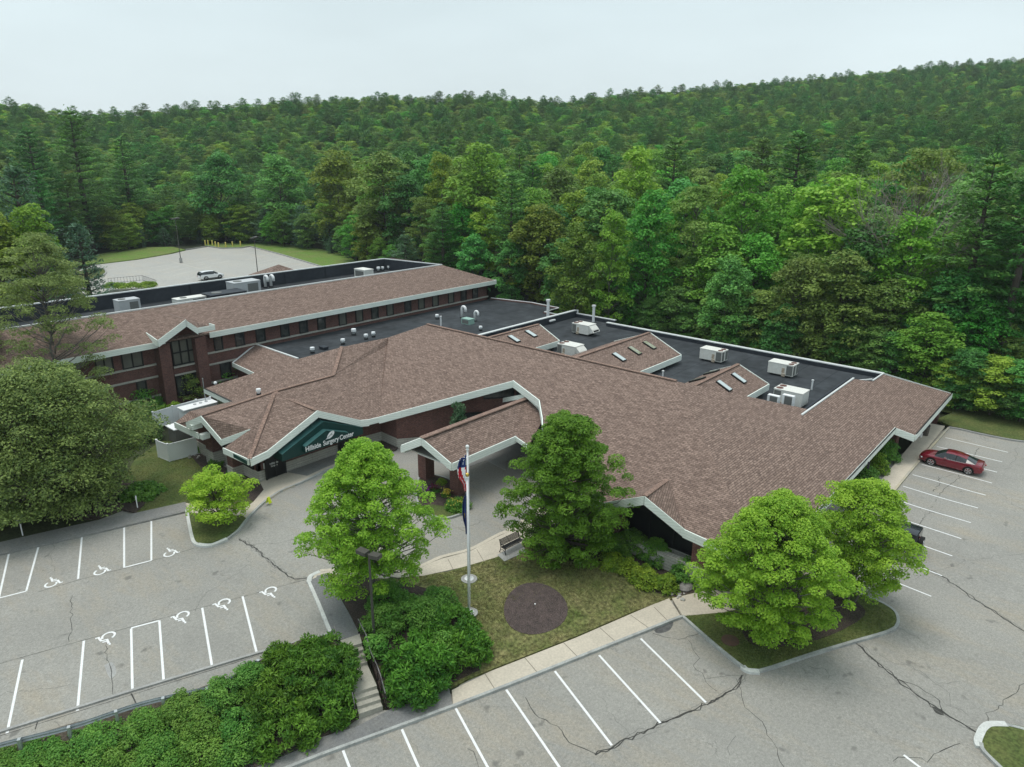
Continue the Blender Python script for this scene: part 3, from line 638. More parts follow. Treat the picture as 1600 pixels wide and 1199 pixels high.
# back slope of the high ridge and flat roofs behind
zf=4.3
mb=MB(); mb.slab([[K1,K0,V((56.6,57.2,5.2)),V((56.6,27.,5.2))],[K1,V((56.6,27,5.2)),d3f]],.2); obj('back_slope',mb,shing,sc,True)
lp0=V((57.0,57.6,5.25)); lp1=V((79.4,57.6,5.25)); n1=V((79.2,51.2,5.05)); n2=V((77.6,50.4,5.05)); n3=V((77.3,17.1,4.82))
mb=MB(); mb.prism([(56,57.2),(56,22),(56,18.4),(72,18.4),(73.9,17.2),(77.2,17.2),(77.4,50),(79,51),(79.2,57.2)][::-1],zf-.3,zf); obj('flat_roof',mb,rub,sc,True)
mb=MB()
for a,b in ((V((56.4,57.45,0)),V((79.5,57.45,0))),(V((79.3,57.4,0)),V((79.3,51,0))),(V((77.55,50.6,0)),V((77.4,17.2,0)))):
    pass
wall(mb,(79.4,57.45),(56.4,57.45),2.8,5.16,t=.2); wall(mb,(79.3,50.8),(79.3,57.4),0,4.75,t=.2); wall(mb,(77.5,17.2),(77.5,50.8),0,4.72,t=.2); wall(mb,(77.5,50.9),(79.4,50.9),0,4.7,t=.2)
obj('parapet',mb,rubd,sc,True)
mb=MB()
for a,b,z,wd in (((56.4,57.55),(79.5,57.55),5.2,.42),((79.35,57.3),(79.35,50.8),4.8,.3),((77.55,51),(77.55,17.1),4.78,.48),((58.2,18.45),(72.1,18.45),5.27,.16),((72.1,18.4),(73.9,17.2),5.0,.14),((73.9,17.15),(77.4,17.05),4.86,.14)):
    mb.bar((a[0],a[1],z),(b[0],b[1],z),wd,.1)
mb.box((79.45,57.4,4.9),(.25,.5,.7)); obj('coping',mb,fasw,sc,True)
wbx=MB(); wall(wbx,(58.3,18.75),(72,18.75),zf-.1,5.2,t=.2); wall(wbx,(72,18.6),(73.8,17.5),zf-.1,4.9,t=.2); obj('parapet',wbx,rubd,sc,True)
# skylight dormers lying on the flat roof
sg=mat('skylight_glass',(.52,.58,.58),.15,spec=.6); sgo=mat('skylight_glass_mossy',(.22,.23,.12),.3,noise=(3,1.),col2=(.4,.42,.36))
def dormer(x1r,x1e,yr,ye,zr,ze,skl,hr=None):
    yl=2*yr-ye
    mb=MB(); x0=51.0
    mb.slab([[V((x0,yr,zr)),V((x0,ye,ze)),V((x1e,ye,ze)),V((x1r,yr,zr))],[V((x0,yl,ze)),V((x0,yr,zr)),V((x1r,yr,zr)),V((x1e,yl,ze))]],.16); o=obj('dormer_roof',mb,shing,sc,True)
    mb=MB(); fascia(mb,[V((x0+3,ye,ze)),V((x1e,ye,ze))],.5); fascia(mb,[V((x1e,ye,ze)),V((x1r,yr,zr)),V((x1e,yl,ze))],.3); obj('fascia',mb,fas,sc,True)
    mb=MB(); wall(mb,(x0+3,ye+.5),(x1e-.4,ye+.5),zf,ze-.15,t=.2); wall(mb,(x1e-.4,ye+.5),(x1e-.4,yl-.5),zf,ze-.15,t=.2); obj('dormer_wall',mb,rubd,sc,True)
    mb=MB(); mb.bar((x0,yr,zr+.05),(x1r,yr,zr+.05),.34,.07); obj('ridge_cap',mb,shing2,sc,True)
    k=(zr-ze)/(yr-ye)
    for px,py,side,mm_ in skl:
        n=(0,-k*side,1); c=zr-k*yr*side
        if side<0: n=(0,k,1); c=zr+k*yr
        q=PN(px,py,n,c); up=V(n).normalized(); s_=V((0,1,k*side)).normalized()
        f=MB(); a=q-s_*.75; b=q+s_*.75
        f.bar(a+up*.07,b+up*.07,.72,.14,up=up); so_=obj('skylight',f,dark,sc,True)
        g=MB(); g.bar(a+up*.15+s_*.06,b+up*.15-s_*.06,.56,.03,up=up); gg=obj('pane',g,mm_,so_)
dormer(64.8,64.0,52.3,48.6,6.5,5.28,[(803,530.5,1,sg),(829.5,522.5,1,sg)])
dormer(68.6,68.1,39.4,35.1,6.95,5.28,[(967,559,1,sg),(991.5,549,1,sgo),(1014.5,540.5,1,sgo)])
dormer(64.2,64.5,26.9,23.9,6.7,5.28,[(1131,604,1,sg),(1154,592,1,sg),(1090,594.5,-1,glassb),(1112,583,-1,glassb)])
# fascias of the long front
mb=MB(); fascia(mb,[p592,r803],.52); fascia(mb,[r803,p844,p849],.55); fascia(mb,[p849,mid,fL],.5); fascia(mb,[g575,p592],.42)
fascia(mb,[fL+V((-.3,.3,0)),pg],.5); fascia(mb,[pg,fR,C4],.48)
fascia(mb,[C4,e1397],.48); fascia(mb,[e1397,porchL],.5);fascia(mb,[porchL,porchR],.42)
fascia(mb,[porchR,V((77.6,17.0,4.75))],.3)
fascia(mb,[C,g1L],.5); fascia(mb,[g1L,pk],.52);fascia(mb,[pk,g1R,g575],.5)
fascia(mb,[cl,C],.42); fascia(mb,[f0R,v0],.45,out=.0); fascia(mb,[pk0,f0R],.5); fascia(mb,[f0L,pk0],.5); fascia(mb,[e274,e311],.45); fascia(mb,[b320,b366],.42)
obj('fascia',mb,fas,sc,True)
mb=MB()
for a,b in ((V((39,12.5,3.28)),V((65.6,12.75,3.43))),(porchL+V((.2,-.06,.06)),porchR+V((-.1,-.06,.06))),(b320+V((-.1,0,.05)),b366+V((-.1,0,.05)))): mb.bar(a,b,.1,.06)
mb.cyl((56.6,12.4,3.3),(56.6,12.4,2.75),.09,n=8)
obj('gutter',mb,black,sc,True)
# box returns at the gable feet
mb=MB(); mb.box((f0L.x+.45,f0L.y-.35,f0L.z-.30),(.9,1.0,.42)); mb.box((e311.x+.35,e311.y-.2,e311.z-.3),(.7,.5,.45)); mb.box((fL.x+.1,fL.y-.2,fL.z-.28),(.6,.7,.42)); obj('eave_return',mb,fas,sc,True)
# walls: base line of the visible fronts
E0=(26.35,50.7); EM=(36.2,50.55)
wc=P(597,690,0); wd_=P(621,701,0)
W1=[(26.35,50.7),(30.,50.7)]
mbk=MB(); mst=MB()
def bw(a,b,za,zb=None,z0=-.6,sh=1.0):
    wall(mbk,a,b,z0,za,zb,t=.3); wall(mst,a,b,z0,sh,t=.2,out=.07)
sx=[26.4,50.6]
segs=[((26.4,50.6),(31.2,50.6),3.0,4.9),((31.2,50.6),(35.6,50.6),4.9,3.1),((35.6,50.6),(wc.x,wc.y),3.1,3.1),((wc.x,wc.y),(wd_.x,wd_.y),3.1,3.1)]
for a,b,za,zb in segs: bw(a,b,za,zb)
dg=V((47.6,41.2)); bw((wd_.x,wd_.y),(dg.x,dg.y),3.0,5.9,sh=.95)
bw((dg.x,dg.y),(46.4,36.2),5.9,5.6); bw((46.4,36.2),(38.6,30),5.4,3.1); bw((38.6,30),(38.6,25.0),3.1)
bw((38.6,24.6),(38.6,13.9),3.05); bw((38.6,13.9),(66.2,14.0),3.1)
# west end of the entrance wing
bw((26.4,54.2),(26.4,50.6),2.85); bw((26.6,57.8),(26.6,54.2),3.2,4.6,z0=-.6); bw((26.2,61.5),(26.2,57.8),3.1); bw((32.3,67),(32.3,61),3.0); bw((32.3,61),(26.3,61.2),2.9)
obj('brick_wall',mbk,brick,sc,True); obj('stone_base',mst,stone,sc,True)
# brick piers
def pier(x,y,wx,wy,z1,z0=-.5,sh=1.15):
    mb=MB(); mb.box((x,y,(z0+z1)/2),(wx,wy,z1-z0)); o=obj('brick_pier',mb,brick,sc,True)
    mb=MB(); mb.box((x,y,(z0+sh)/2),(wx+.12,wy+.12,sh-z0)); mb.box((x,y,sh+.04),(wx+.18,wy+.18,.08)); obj('stone_base',mb,stone,o)
pier(26.3,57.2,1.3,1.3,4.15); pier(25.9,53.3,.9,.9,2.75,sh=.9)
pier(37.9,23.4,1.0,1.0,3.0,sh=1.0); pier(37.8,16.9,.9,.9,2.9,sh=1.1)
# right porch: pier and recess
mb=MB(); mb.box((67.5,13.4,1.3),(1.2,1.2,2.8)); wall(mb,(67.5,15.2),(77.4,15.2),-.4,3.4); wall(mb,(77.4,15.2),(77.4,17.2),-.4,4.2); mb.box((80.6,12.4,1.2),(.8,.8,3.0)); obj('porch_wall',mb,brick,sc,True)
# openings
black_g=mat('black_glass',(.012,.013,.014),.3)
window(sc,(PY(529,710,50.5).x,50.58),(PY(552,702,50.5).x,50.58),-.1,2.2,2,1,out=.2,pane=black_g); window(sc,(PY(416,750,50.5).x,50.58),(PY(446,739,50.5).x,50.58),-.3,2.2,2,1,out=.2,pane=black_g)
window(sc,(26.38,52.9),(26.38,51.2),1.1,2.5,2,1,out=.05,pane=black_g); window(sc,(26.58,56.4),(26.58,54.0),1.05,3.3,2,2,out=.05,pane=black_g)
u=(dg-V((wd_.x,wd_.y))).normalized(); s0=V((wd_.x,wd_.y))
window(sc,s0+u*5.2,s0+u*8.6,1.6,3.0,2,1); window(sc,dg-u*2.9,dg-u*.1,4.3,5.7,1,1)
window(sc,(38.58,22.9),(38.58,17.5),1.05,3.0,3,1,pane=black_g)
mb=MB(); mb.poly((38.5,24.,3.0),(38.5,17.2,3.0),(38.5,20.8,4.3)); mb.poly((38.6,24.,3.0),(38.6,17.2,3.0),(38.6,20.8,4.3)); obj('dark_infill',mb,dark,sc,True)
mb=MB(); mb.box((37.6,20.3,.55),(.5,6.0,1.1)); obj('planter_wall',mb,stone,sc,True)
mb=MB(); wall(mb,(dg.x-.2,dg.y-.5),(46.2,36.4),-.2,5.2,4.6,t=.15,out=.05); obj('dark_infill',mb,dark,sc,True)  # near-black wall added: shade of the door recess under the canopy put into colour
window(sc,(38.62,29.6),(38.62,25.6),.9,2.5,2,1); 
for x in (42.,46.,50.,54.,58.): window(sc,(x,13.88),(x+1.8,13.88),1.1,2.4,2,1)
# doors in the entrance front
for a,b in (((27.0,50.5),(28.3,50.5)),((28.4,50.5),(29.1,50.5))): pass
# flashing trapezoid where canopy meets gable
# ---------------------------------------------------------------- drive-through canopy (own object: stands on its piers)
cnp=sc
rF=P(660,685,5.2); rB=V((46.4,rF.y,5.2)); yR=35.6; yL=2*rF.y-yR; xF=rF.x+.35
eRF=V((34.0,yR,3.75)); eRB=PN(807.5,682.5,(0,0,1),3.75); eLF=V((33.7,yL,3.75)); eRx=V((eRB.x,yR,3.75))
g826=P(826,696,3.35); in849=P(849,655,4.35)
mb=MB(); mb.slab([[rF,eRF,eRx,rB],[eRx,g826,in849],[eRx,in849,rB],[eLF,rF,rB,V((38.5,yL,3.75))]],.18); obj('canopy_roof',mb,shing,sc,True)
mb=MB(); fascia(mb,[eLF,rF],.5);fascia(mb,[rF,eRF,],.5); fascia(mb,[eRF,eRx],.5); fascia(mb,[eRx,g826],.3); fascia(mb,[V((38.5,yL,3.75)),eLF],.45)
mb.box((eLF.x+.3,eLF.y-.1,3.45),(.7,.5,.45)); mb.box((eRF.x+.25,eRF.y+.25,3.45),(.6,.6,.46))
fascia(mb,[V((46.9,42.2,4.05)),V((46.2,rF.y+.2,5.55))],.35); fascia(mb,[V((46.2,rF.y+.2,5.55)),V((45.2,35.,4.3))],.3)
obj('fascia',mb,fas,sc,True)
mb=MB(); mb.prism([(34.3,yR+.15),(41.3,yR+.15),(47,yR+1),(46.5,yL-.2),(34.3,yL-.2)],3.28,3.36); obj('ceiling',mb,soff,sc,True)
mb=MB(); mb.bar((rF.x-.1,rF.y,5.27),(rB.x,rB.y,5.27),.5,.07); obj('ridge_cap',mb,shing2,sc,True)
for x,y in ((36.0,37.0),(36.2,41.0)):
    mb=MB(); mb.box((x,y,1.5),(.95,.95,3.9)); obj('brick_pier',mb,brick,sc,True)
# banner beneath canopy front
mb=MB(); mb.bar((35.0,40.6,2.95),(35.0,37.6,2.95),.05,.42); so1=obj('banner',mb,signw,sc,True)
# ---------------------------------------------------------------- lettering helper
def text_mesh(txt,size,ext=.012,bold=0.):
    cu=bpy.data.curves.new('lettering','FONT'); cu.body=txt; cu.size=size; cu.extrude=ext; cu.offset=bold; cu.align_x='CENTER'; cu.align_y='CENTER'
    o=bpy.data.objects.new('lettering',cu); scn.collection.objects.link(o); bpy.context.view_layer.update()
    me=bpy.data.meshes.new_from_object(o.evaluated_get(bpy.context.evaluated_depsgraph_get())); bpy.data.objects.remove(o); bpy.data.curves.remove(cu); return me
def put_text(txt,size,c,right,up,m,parent,ext=.012,bold=0.,sx=1.):
    me=text_mesh(txt,size,ext,bold); right=V(right).normalized(); up=V(up).normalized(); n=right.cross(up)
    for v in me.vertices: v.co=V(c)+right*v.co.x*sx+up*v.co.y+n*v.co.z
    me.materials.append(m); o=bpy.data.objects.new('lettering',me); link(o,parent,parent.type=='EMPTY'); return o
# green entrance canopy with the sign
Yf=48.55; Yb=49.7
lo_=PY(444,716.5,Yf); ap=PY(505,658,Yf); ro=PY(568,671,Yf); ap2=V((ap.x,Yb,ap.z+.1)); lo2=V((lo_.x-.1,Yb,lo_.z)); ro2=V((ro.x+.3,Yb,ro.z))
zb_=min(lo_.z,ro.z)
FL=PY(441,716,Yf);FRt=PY(567,671.5,Yf); APX=PY(505,659,Yf)
lowL=PY(444,717,Yf); 
mb=MB(); 
LB=V((FL.x,Yf,2.15)); RB=V((FRt.x,Yf,2.15+.0)); 
mb.add([LB,RB,V((FRt.x,Yf,2.75)),APX,V((FL.x,Yf,2.75))]+[v+V((0,1.4,0)) for v in (LB,RB,V((FRt.x,Yf,2.75)),APX,V((FL.x,Yf,2.75)))],[(0,1,2,3,4),(9,8,7,6,5),(0,5,6,1),(1,6,7,2),(2,7,8,3),(3,8,9,4),(4,9,5,0)])
gc=obj('entrance_canopy',mb,green_m,sc,True)
mb=MB(); L_=V((FL.x,0,2.75)); A_=V((APX.x,0,APX.z)); R2=V((FRt.x,0,2.75))
for a,b in ((L_,A_),(A_,R2)):
    a1=V((a.x,Yf-.02,a.z+.03));b1=V((b.x,Yf-.02,b.z+.03)); a2=a1+V((0,1.1,.14)); b2=b1+V((0,1.1,.14)); mb.slab([[a1,b1,b2,a2]],.03)
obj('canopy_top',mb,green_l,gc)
Ys=48.1; s0L=PY(483,700,Ys); s0R=PY(543,679,Ys); sA=PY(508.5,672.5,Ys); zL=(s0L.z+s0R.z)/2-.05
mb=MB(); q=[V((s0L.x-.35,Ys,zL-.3)),V((s0R.x+.1,Ys,zL-.3)),V((s0R.x+.1,Ys,zL+.2)),V(((s0L.x+s0R.x)/2-.2,Ys,zL+1.05)),V((s0L.x-.35,Ys,zL+.2))]
mb.add(q+[v+V((0,.5,0)) for v in q],[(0,1,2,3,4),(9,8,7,6,5),(0,5,6,1),(1,6,7,2),(2,7,8,3),(3,8,9,4),(4,9,5,0)]); sg_=obj('sign_box',mb,green_m,gc)
mb=MB(); 
for a,b in ((q[4],q[3]),(q[3],q[2])): mb.slab([[a+V((0,-.03,.02)),b+V((0,-.03,.02)),b+V((0,.55,.06)),a+V((0,.55,.06))]],.02)
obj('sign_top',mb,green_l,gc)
for w_t,dx_ in (('Hillside',-1.60),('Surgery',.15),('Center',1.75)): put_text(w_t,.60,((s0L.x+s0R.x)/2+.05+dx_,Ys-.03,zL-.02),(1,0,0),(0,0,1),signw,gc,bold=.008,sx=.84)
# leaf emblem
lf=[]; cx_=(s0L.x+s0R.x)/2+.15; cz=zL+.50
for k in range(24):
    a=2*math.pi*k/24; r_=.36*(1+.25*math.cos(a)); x=r_*math.cos(a)*1.15; z=r_*math.sin(a)*.62; a2=R_(35); lf.append((x*math.cos(a2)-z*math.sin(a2),x*math.sin(a2)+z*math.cos(a2)))
lf[12]=(-.46,-.24)
mb=MB(); n=len(lf); mb.add([(cx_+x,Ys-.03,cz+z) for x,z in lf]+[(cx_+x,Ys-.005,cz+z) for x,z in lf],[tuple(range(n-1,-1,-1)),tuple(range(n,2*n))]+[(i,(i+1)%n,n+(i+1)%n,n+i) for i in range(n)]); obj('leaf_emblem',mb,signw,gc)
mb=MB(); mb.tube([(cx_-.2,Ys-.035,cz-.1),(cx_+.05,Ys-.035,cz+.05),(cx_+.22,Ys-.035,cz+.2)],.018); mb.tube([(cx_+.05,Ys-.035,cz+.05),(cx_+.25,Ys-.035,cz+.03)],.014); obj('leaf_vein',mb,green_m,gc)
# small green sign panel on the left eave, door lettering and notices
mb=MB(); a=PX(365,712,24.35); b=PX(386,726,24.35); mb.bar(a,V((24.35,b.y,a.z)),.05,.3); sp_=obj('sign_panel',mb,green_m,sc,True)
for t_,c_,s_ in (('Hillside',(27.75,50.34,1.42),.26),('Surgery',(27.75,50.34,1.2),.2)): put_text(t_,s_,c_,(1,0,0),(0,0,1),signw,sc)
mb=MB(); mb.box((27.05,50.52,1.35),(.32,.04,.5)); mb.box((29.6,50.52,1.5),(.4,.04,.25)); obj('notice',mb,signw,sc,True)
put_text('Admissions',.3,(34.95,39.1,2.95),(0,-1,0),(0,0,1),mat('sign_ink',(.03,.05,.1),.6),so1,ext=.005)
# ---------------------------------------------------------------- low link building with flat roof
lk=sc
mb=MB(); mb.prism([(42.3,76.2),(42.0,68.2),(44,62),(50,58.2),(60,58),(79.4,57.8),(80.0,63.2),(83.2,63.4),(83.4,69),(81.8,76.2)],3.55,3.9); obj('flat_roof',mb,rub,sc,True)
mb=MB(); wall(mb,(79.5,57.8),(79.6,63.2),0,4.0,t=.3); wall(mb,(79.6,63.2),(83.3,63.4),0,4.0); wall(mb,(83.3,63.4),(83.6,69),0,4.05); wall(mb,(83.6,69),(82,76),0,4.05); wall(mb,(38.6,76.2),(38.6,68.2),0,3.0); obj('brick_wall',mb,brick,sc,True)
mb=MB()
a=P(400,538,4.2);b=P(465.5,560.5,4.2); c_=P(364,567,3.0)
mb.bar(a,b,.22,.14); mb.bar(a,c_,.22,.1)
for p_,q_ in (((79.5,57.8),(79.6,63.2)),((79.6,63.2),(83.3,63.4)),((83.3,63.4),(83.6,69)),((83.6,69),(82,76))): mb.bar((*p_,4.08),(*q_,4.08),.25,.08)
obj('coping',mb,fasw,sc,True)
mb=MB(); dd=P(398,583,3.0); e2=P(430,600,3.2); mb.slab([[a,c_,dd],[a,dd,b],[dd,P(440,590,3.6),b]],.15); obj('link_roof',mb,shing,sc,True)
mb=MB(); fascia(mb,[c_,dd,],.4); obj('fascia',mb,fas,sc,True)
mb=MB(); wall(mb,(c_.x+1.2,c_.y-.5),(dd.x+1.2,dd.y+.5),0,2.8); obj('brick_wall',mb,brick,sc,True)
# ---------------------------------------------------------------- rear two-storey building
def wx(px,z,Y=76.4):
    X=40.
    for _ in range(40): X+=(px-pix((X,Y,z))[0])/14.
    return X
rb=empty('two_storey_building',(50,84,0),0,'long two storey brick building with shingled eave and dark flat roof well, standing behind','building')
YW=76.4; YE=75.4; XR=81.6; X0=8.
eR=P(776,441,6.9); rR=P(687,415.5,9.3); YR=81.4
mb=MB(); mb.slab([[V((X0,YE,6.9)),V((82.4,YE,6.9)),V((76.6,YR,9.3)),V((X0,YR,9.3))],[V((82.4,YE,6.9)),V((82.4,94,6.9)),V((76.6,94,9.3)),V((76.6,YR,9.3))]],.2); obj('roof',mb,shing,rb,True)
mb=MB(); fascia(mb,[V((X0,YE,6.9)),V((wx(258,6.7,YE),YE,6.9))],.5); fascia(mb,[V((wx(327,6.7,YE),YE,6.9)),V((82.4,YE,6.9)),V((82.4,94,6.9))],.5); obj('fascia',mb,fas,rb,True)
mb=MB(); mb.bar((X0,YR+.1,9.38),(76.6,YR+.1,9.38),.22,.14); mb.bar((X0,93.1,9.38),(74.6,93.1,9.38),.34,.12); mb.bar((74.5,93.1,9.385),(76.4,YR,9.385),.25,.12); obj('coping',mb,fasw,rb,True)
mb=MB(); mb.prism([(X0,YR+.3),(76,YR+.3),(74.4,93),(X0,93)],7.3,7.6); obj('flat_roof',mb,rub,rb,True)
mb=MB(); wall(mb,(X0,93.0),(74.5,93.0),7.4,9.32,t=.15); wall(mb,(74.45,93),(76.2,YR+.3),7.4,9.32,t=.12)
for x in range(14,74,7): mb.box((x,92.8,8.45),(.12,.08,1.5))
obj('parapet',mb,rubd,rb,True)
mb=MB(); wall(mb,(X0,93.3),(74.6,93.3),2,9.2,t=.2); wall(mb,(X0,YW),(XR,YW),-1.5,6.5); wall(mb,(XR,YW),(XR,93),0,6.5); wall(mb,(X0,93),(X0,YW),-1.5,6.6); obj('brick_wall',mb,brick,rb,True)
mb=MB()
for z in (4.35,3.0,.9): mb.bar((X0,YW-.06,z),(XR,YW-.06,z),.16,.2)
obj('stone_band',mb,stone,rb,True)
for x in (407,445,474,502,535,561,585.5,609,637,658,680,704.5,724,742):
    q=PY(x,pix((50,YW,5.2))[1],YW); 
    # walk along the wall until the picture column matches
    X=50.
    for _ in range(30): X+= (x-pix((X,YW,5.2))[0])/14.
    window(rb,(X-.55,YW-.02),(X+.55,YW-.02),4.5,6.3,1,1,blind=(x in (535,561,609,658,680,704.5)),fw=.12)
def wx(px,z,Y=YW):
    X=40.
    for _ in range(40): X+=(px-pix((X,Y,z))[0])/14.
    return X
for x0,x1,z0,z1,nx in ((191,222,4.5,6.2,2),(215,229,1.1,2.9,1),(335,347,4.5,6.3,1),(368,381,4.5,6.3,1),(150,176,4.5,6.2,2),(345,360,1.2,2.9,1)):
    window(rb,(wx(x0,5.2 if z0>3 else 2),YW-.02),(wx(x1,5.2 if z0>3 else 2),YW-.02),z0,z1,nx,1,fw=.12,blind=nx==2)
# stair tower with its own little gable
xa=wx(253,4,75.2); xb=wx(313,4,75.2)
for px0,px1 in ((253,270),(309,326)):
    a_=wx(px0,4,75.1); b_=wx(px1,4,75.1); mb=MB(); mb.box(((a_+b_)/2,75.9,2.6),(b_-a_,1.6,8.0)); obj('brick_pier',mb,brick,rb,True)
a_=wx(270,4,76.);b_=wx(309,4,76.)
mb=MB(); wall(mb,(a_,76.),(b_,76.),-1,7.1,t=.3); mb.add([(a_,76.02,7.1),(b_,76.02,7.1),((a_+b_)/2,76.02,8.1),(a_,75.9,7.1),(b_,75.9,7.1),((a_+b_)/2,75.9,8.1)],[(2,1,0),(3,4,5),(0,1,4,3),(1,2,5,4),(2,0,3,5)]); obj('brick_wall',mb,brick,rb,True)
window(rb,(a_+.1,75.97),(b_-.1,75.97),3.9,6.6,3,2,fw=.14,blind=True); window(rb,(a_+.1,75.97),(b_-.1,75.97),.4,2.6,3,1,fw=.14)
mb=MB(); mb.bar((a_,75.9,6.75),(b_,75.9,6.75),.12,.15); mb.bar((a_,75.88,3.7),(b_,75.88,3.7),.16,.2); mb.bar((a_,75.88,2.8),(b_,75.88,2.8),.14,.18); obj('stone_band',mb,stone,rb,True)
Yg=74.2; gp=PY(289,500,Yg); gl=PY(247,532,Yg); gr=PY(311,511,Yg); gr2=PY(334,510,Yg); gl0=PY(231,521,Yg); apx=V((gp.x+.5,80.,gp.z+.0))
zlow=gl.z; gl=V((gl.x,Yg,zlow)); grr=V((2*gp.x-gl.x,Yg,zlow))
ap3=PY(251,486,79.6)
an=(0,-.4,1); ac=6.9-.4*75.4; apr=PN(250,486,an,ac)+V((0,0,.05)); lfr=PN(230,521,an,ac)+V((0,0,.06)); grr=PY(308,513,Yg); rfr=PN(322,509,an,ac)+V((0,0,.05)); gp2=V((gp.x,gp.y,gp.z))
mb=MB(); mb.slab([[gp,apr,lfr,gl],[gp,grr,rfr,apr]],.18); obj('gable_roof',mb,shing,rb,True)
mb=MB(); fascia(mb,[lfr,gl,gp,grr],.6); q_=PY(334,512,Yg); fascia(mb,[V((grr.x,Yg,grr.z)),V((q_.x,Yg,grr.z)),V((q_.x,75.3,grr.z))],.45); obj('fascia',mb,fas,rb,True)
mb=MB(); mb.slab([[P(27,545,5.2),P(66,555,5.2),P(28,535,6.4)]],.15); obj('porch_roof',mb,shing,rb,True)
mb=MB(); mb.box((50,93.9,8.2),(9,1.2,.3)); 
g0=P(360,426.5,9.2)
mb=MB(); mb.slab([[V((53.4,94.,8.6)),V((60.0,94.,8.6)),V((57,96,10.0))],[V((60.0,94.,8.6)),V((60.0,98.5,8.6)),V((57,96,10.0))],[V((53.4,94,8.6)),V((57,96,10.0)),V((53.4,98.5,8.6))]],.15)
obj('rear_gable_roof',mb,shing,rb,True)
mb=MB(); wall(mb,(54,94.2),(54,98),2.5,8.4); wall(mb,(59.5,98),(59.5,94.2),2.5,8.4); obj('brick_wall',mb,brick,rb,True)
# ================================================================ VEGETATION
bark=mat('bark',(.12,.10,.085),.95,noise=(3,.8),col2=(.06,.05,.042),stretch=(4,4,.8))
barkg=mat('bark_grey',(.20,.185,.165),.95,noise=(3,.8),col2=(.12,.11,.10),stretch=(4,4,.8))
LM=dict(
 maple=leafmat('leaf_maple',(.18,.37,.03),(.40,.62,.065),.38,.08),
 maple_d=leafmat('leaf_maple_dark',(.08,.22,.020),(.20,.40,.042),.36,.08),
 jmaple=leafmat('leaf_small_maple',(.24,.44,.028),(.42,.58,.06),.38,.08),
 oak=leafmat('leaf_oak',(.065,.13,.035),(.33,.44,.12),.3,.1),
 ash=leafmat('leaf_ash',(.15,.22,.055),(.32,.40,.12),.32,.1),
 f_dark=leafmat('leaf_forest_dark',(.068,.185,.042),(.20,.38,.08),.3,.38),
 f_mid=leafmat('leaf_forest_mid',(.095,.26,.032),(.25,.47,.065),.32,.38),
 f_lite=leafmat('leaf_forest_light',(.15,.34,.032),(.32,.52,.065),.35,.22),
 f_olive=leafmat('leaf_forest_olive',(.13,.25,.045),(.26,.38,.085),.35,.22),
 pine=leafmat('needle_pine',(.055,.175,.036),(.16,.35,.07),.22,.25),
 spruce=leafmat('needle_spruce',(.065,.16,.085),(.15,.28,.14),.2,.2),
 yew=leafmat('needle_yew',(.045,.14,.018),(.15,.32,.035),.25,.12),
 scrub=leafmat('leaf_scrub',(.08,.22,.03),(.20,.38,.065),.32,.12),
 shrub=leafmat('leaf_shrub',(.07,.21,.035),(.19,.38,.06),.3,.12),
 shruby=leafmat('leaf_shrub_yellow',(.12,.24,.024),(.31,.44,.045),.32,.1),
)
LM_grass=leafmat('grass_blades',(.16,.17,.055),(.30,.27,.12),.2,.03); LM_grass2=leafmat('grass_blades_green',(.11,.17,.04),(.22,.24,.08),.2,.03)
def cards(cent,nrm,size,asp,axis=None,r=None):
    """N leaf quads: centres, normals, sizes; axis = direction of the long side"""
    r=r or rng; n=len(cent); nrm=nrm/np.linalg.norm(nrm,axis=1,keepdims=True)
    if axis is None: axis=r.normal(size=(n,3))
    ax=axis-nrm*np.sum(axis*nrm,1,keepdims=True); ax/=np.maximum(1e-6,np.linalg.norm(ax,axis=1,keepdims=True))
    bx=np.cross(nrm,ax); s=size[:,None]
    q=np.stack([cent-ax*s*.5,cent+bx*s*asp*.5-ax*s*.05,cent+ax*s*.5,cent-bx*s*asp*.5+ax*s*.08],1)
    return q.reshape(-1,3)
def leafobj(name,verts,tint,material,parent=None):
    n=len(verts)//4; me=bpy.data.meshes.new(name); me.vertices.add(4*n); me.vertices.foreach_set('co',verts.astype(np.float32).ravel())
    me.loops.add(4*n); me.loops.foreach_set('vertex_index',np.arange(4*n,dtype=np.int32)); me.polygons.add(n); me.polygons.foreach_set('loop_start',np.arange(0,4*n,4,dtype=np.int32))
    a=me.attributes.new('tint','FLOAT','FACE'); a.data.foreach_set('value',tint.astype(np.float32)); me.update(calc_edges=True); me.materials.append(material)
    o=bpy.data.objects.new(name,me); return link(o,parent)
def clump(c,rad,n,size,asp=.75,up=.6,flat=.7,r=None,t0=.5,long_out=False,shell=.55):
    """one spray of leaves: more on the outside and top than inside"""
    r=r or rng; d=r.normal(size=(n,3)); d/=np.linalg.norm(d,axis=1,keepdims=True); d[:,2]=np.where(d[:,2]<-.35,-d[:,2],d[:,2])
    rr=rad*(shell+(1-shell)*r.random(n)**.5)[:,None]; p=np.array(c)+d*rr*np.array([1,1,flat])
    nr=d*.55+np.array([0,0,up])+r.normal(size=(n,3))*.42
    sz=size*(.65+.7*r.random(n)); tint=np.clip(t0+r.normal(size=n)*.22+.0*d[:,2],0,1)
    ax=(d+r.normal(size=(n,3))*.35+np.array([0,0,.25])) if long_out else None
    if long_out: nr=r.normal(size=(n,3))+np.array([0,0,.5])
    return cards(p,nr,sz,asp,ax,r),tint
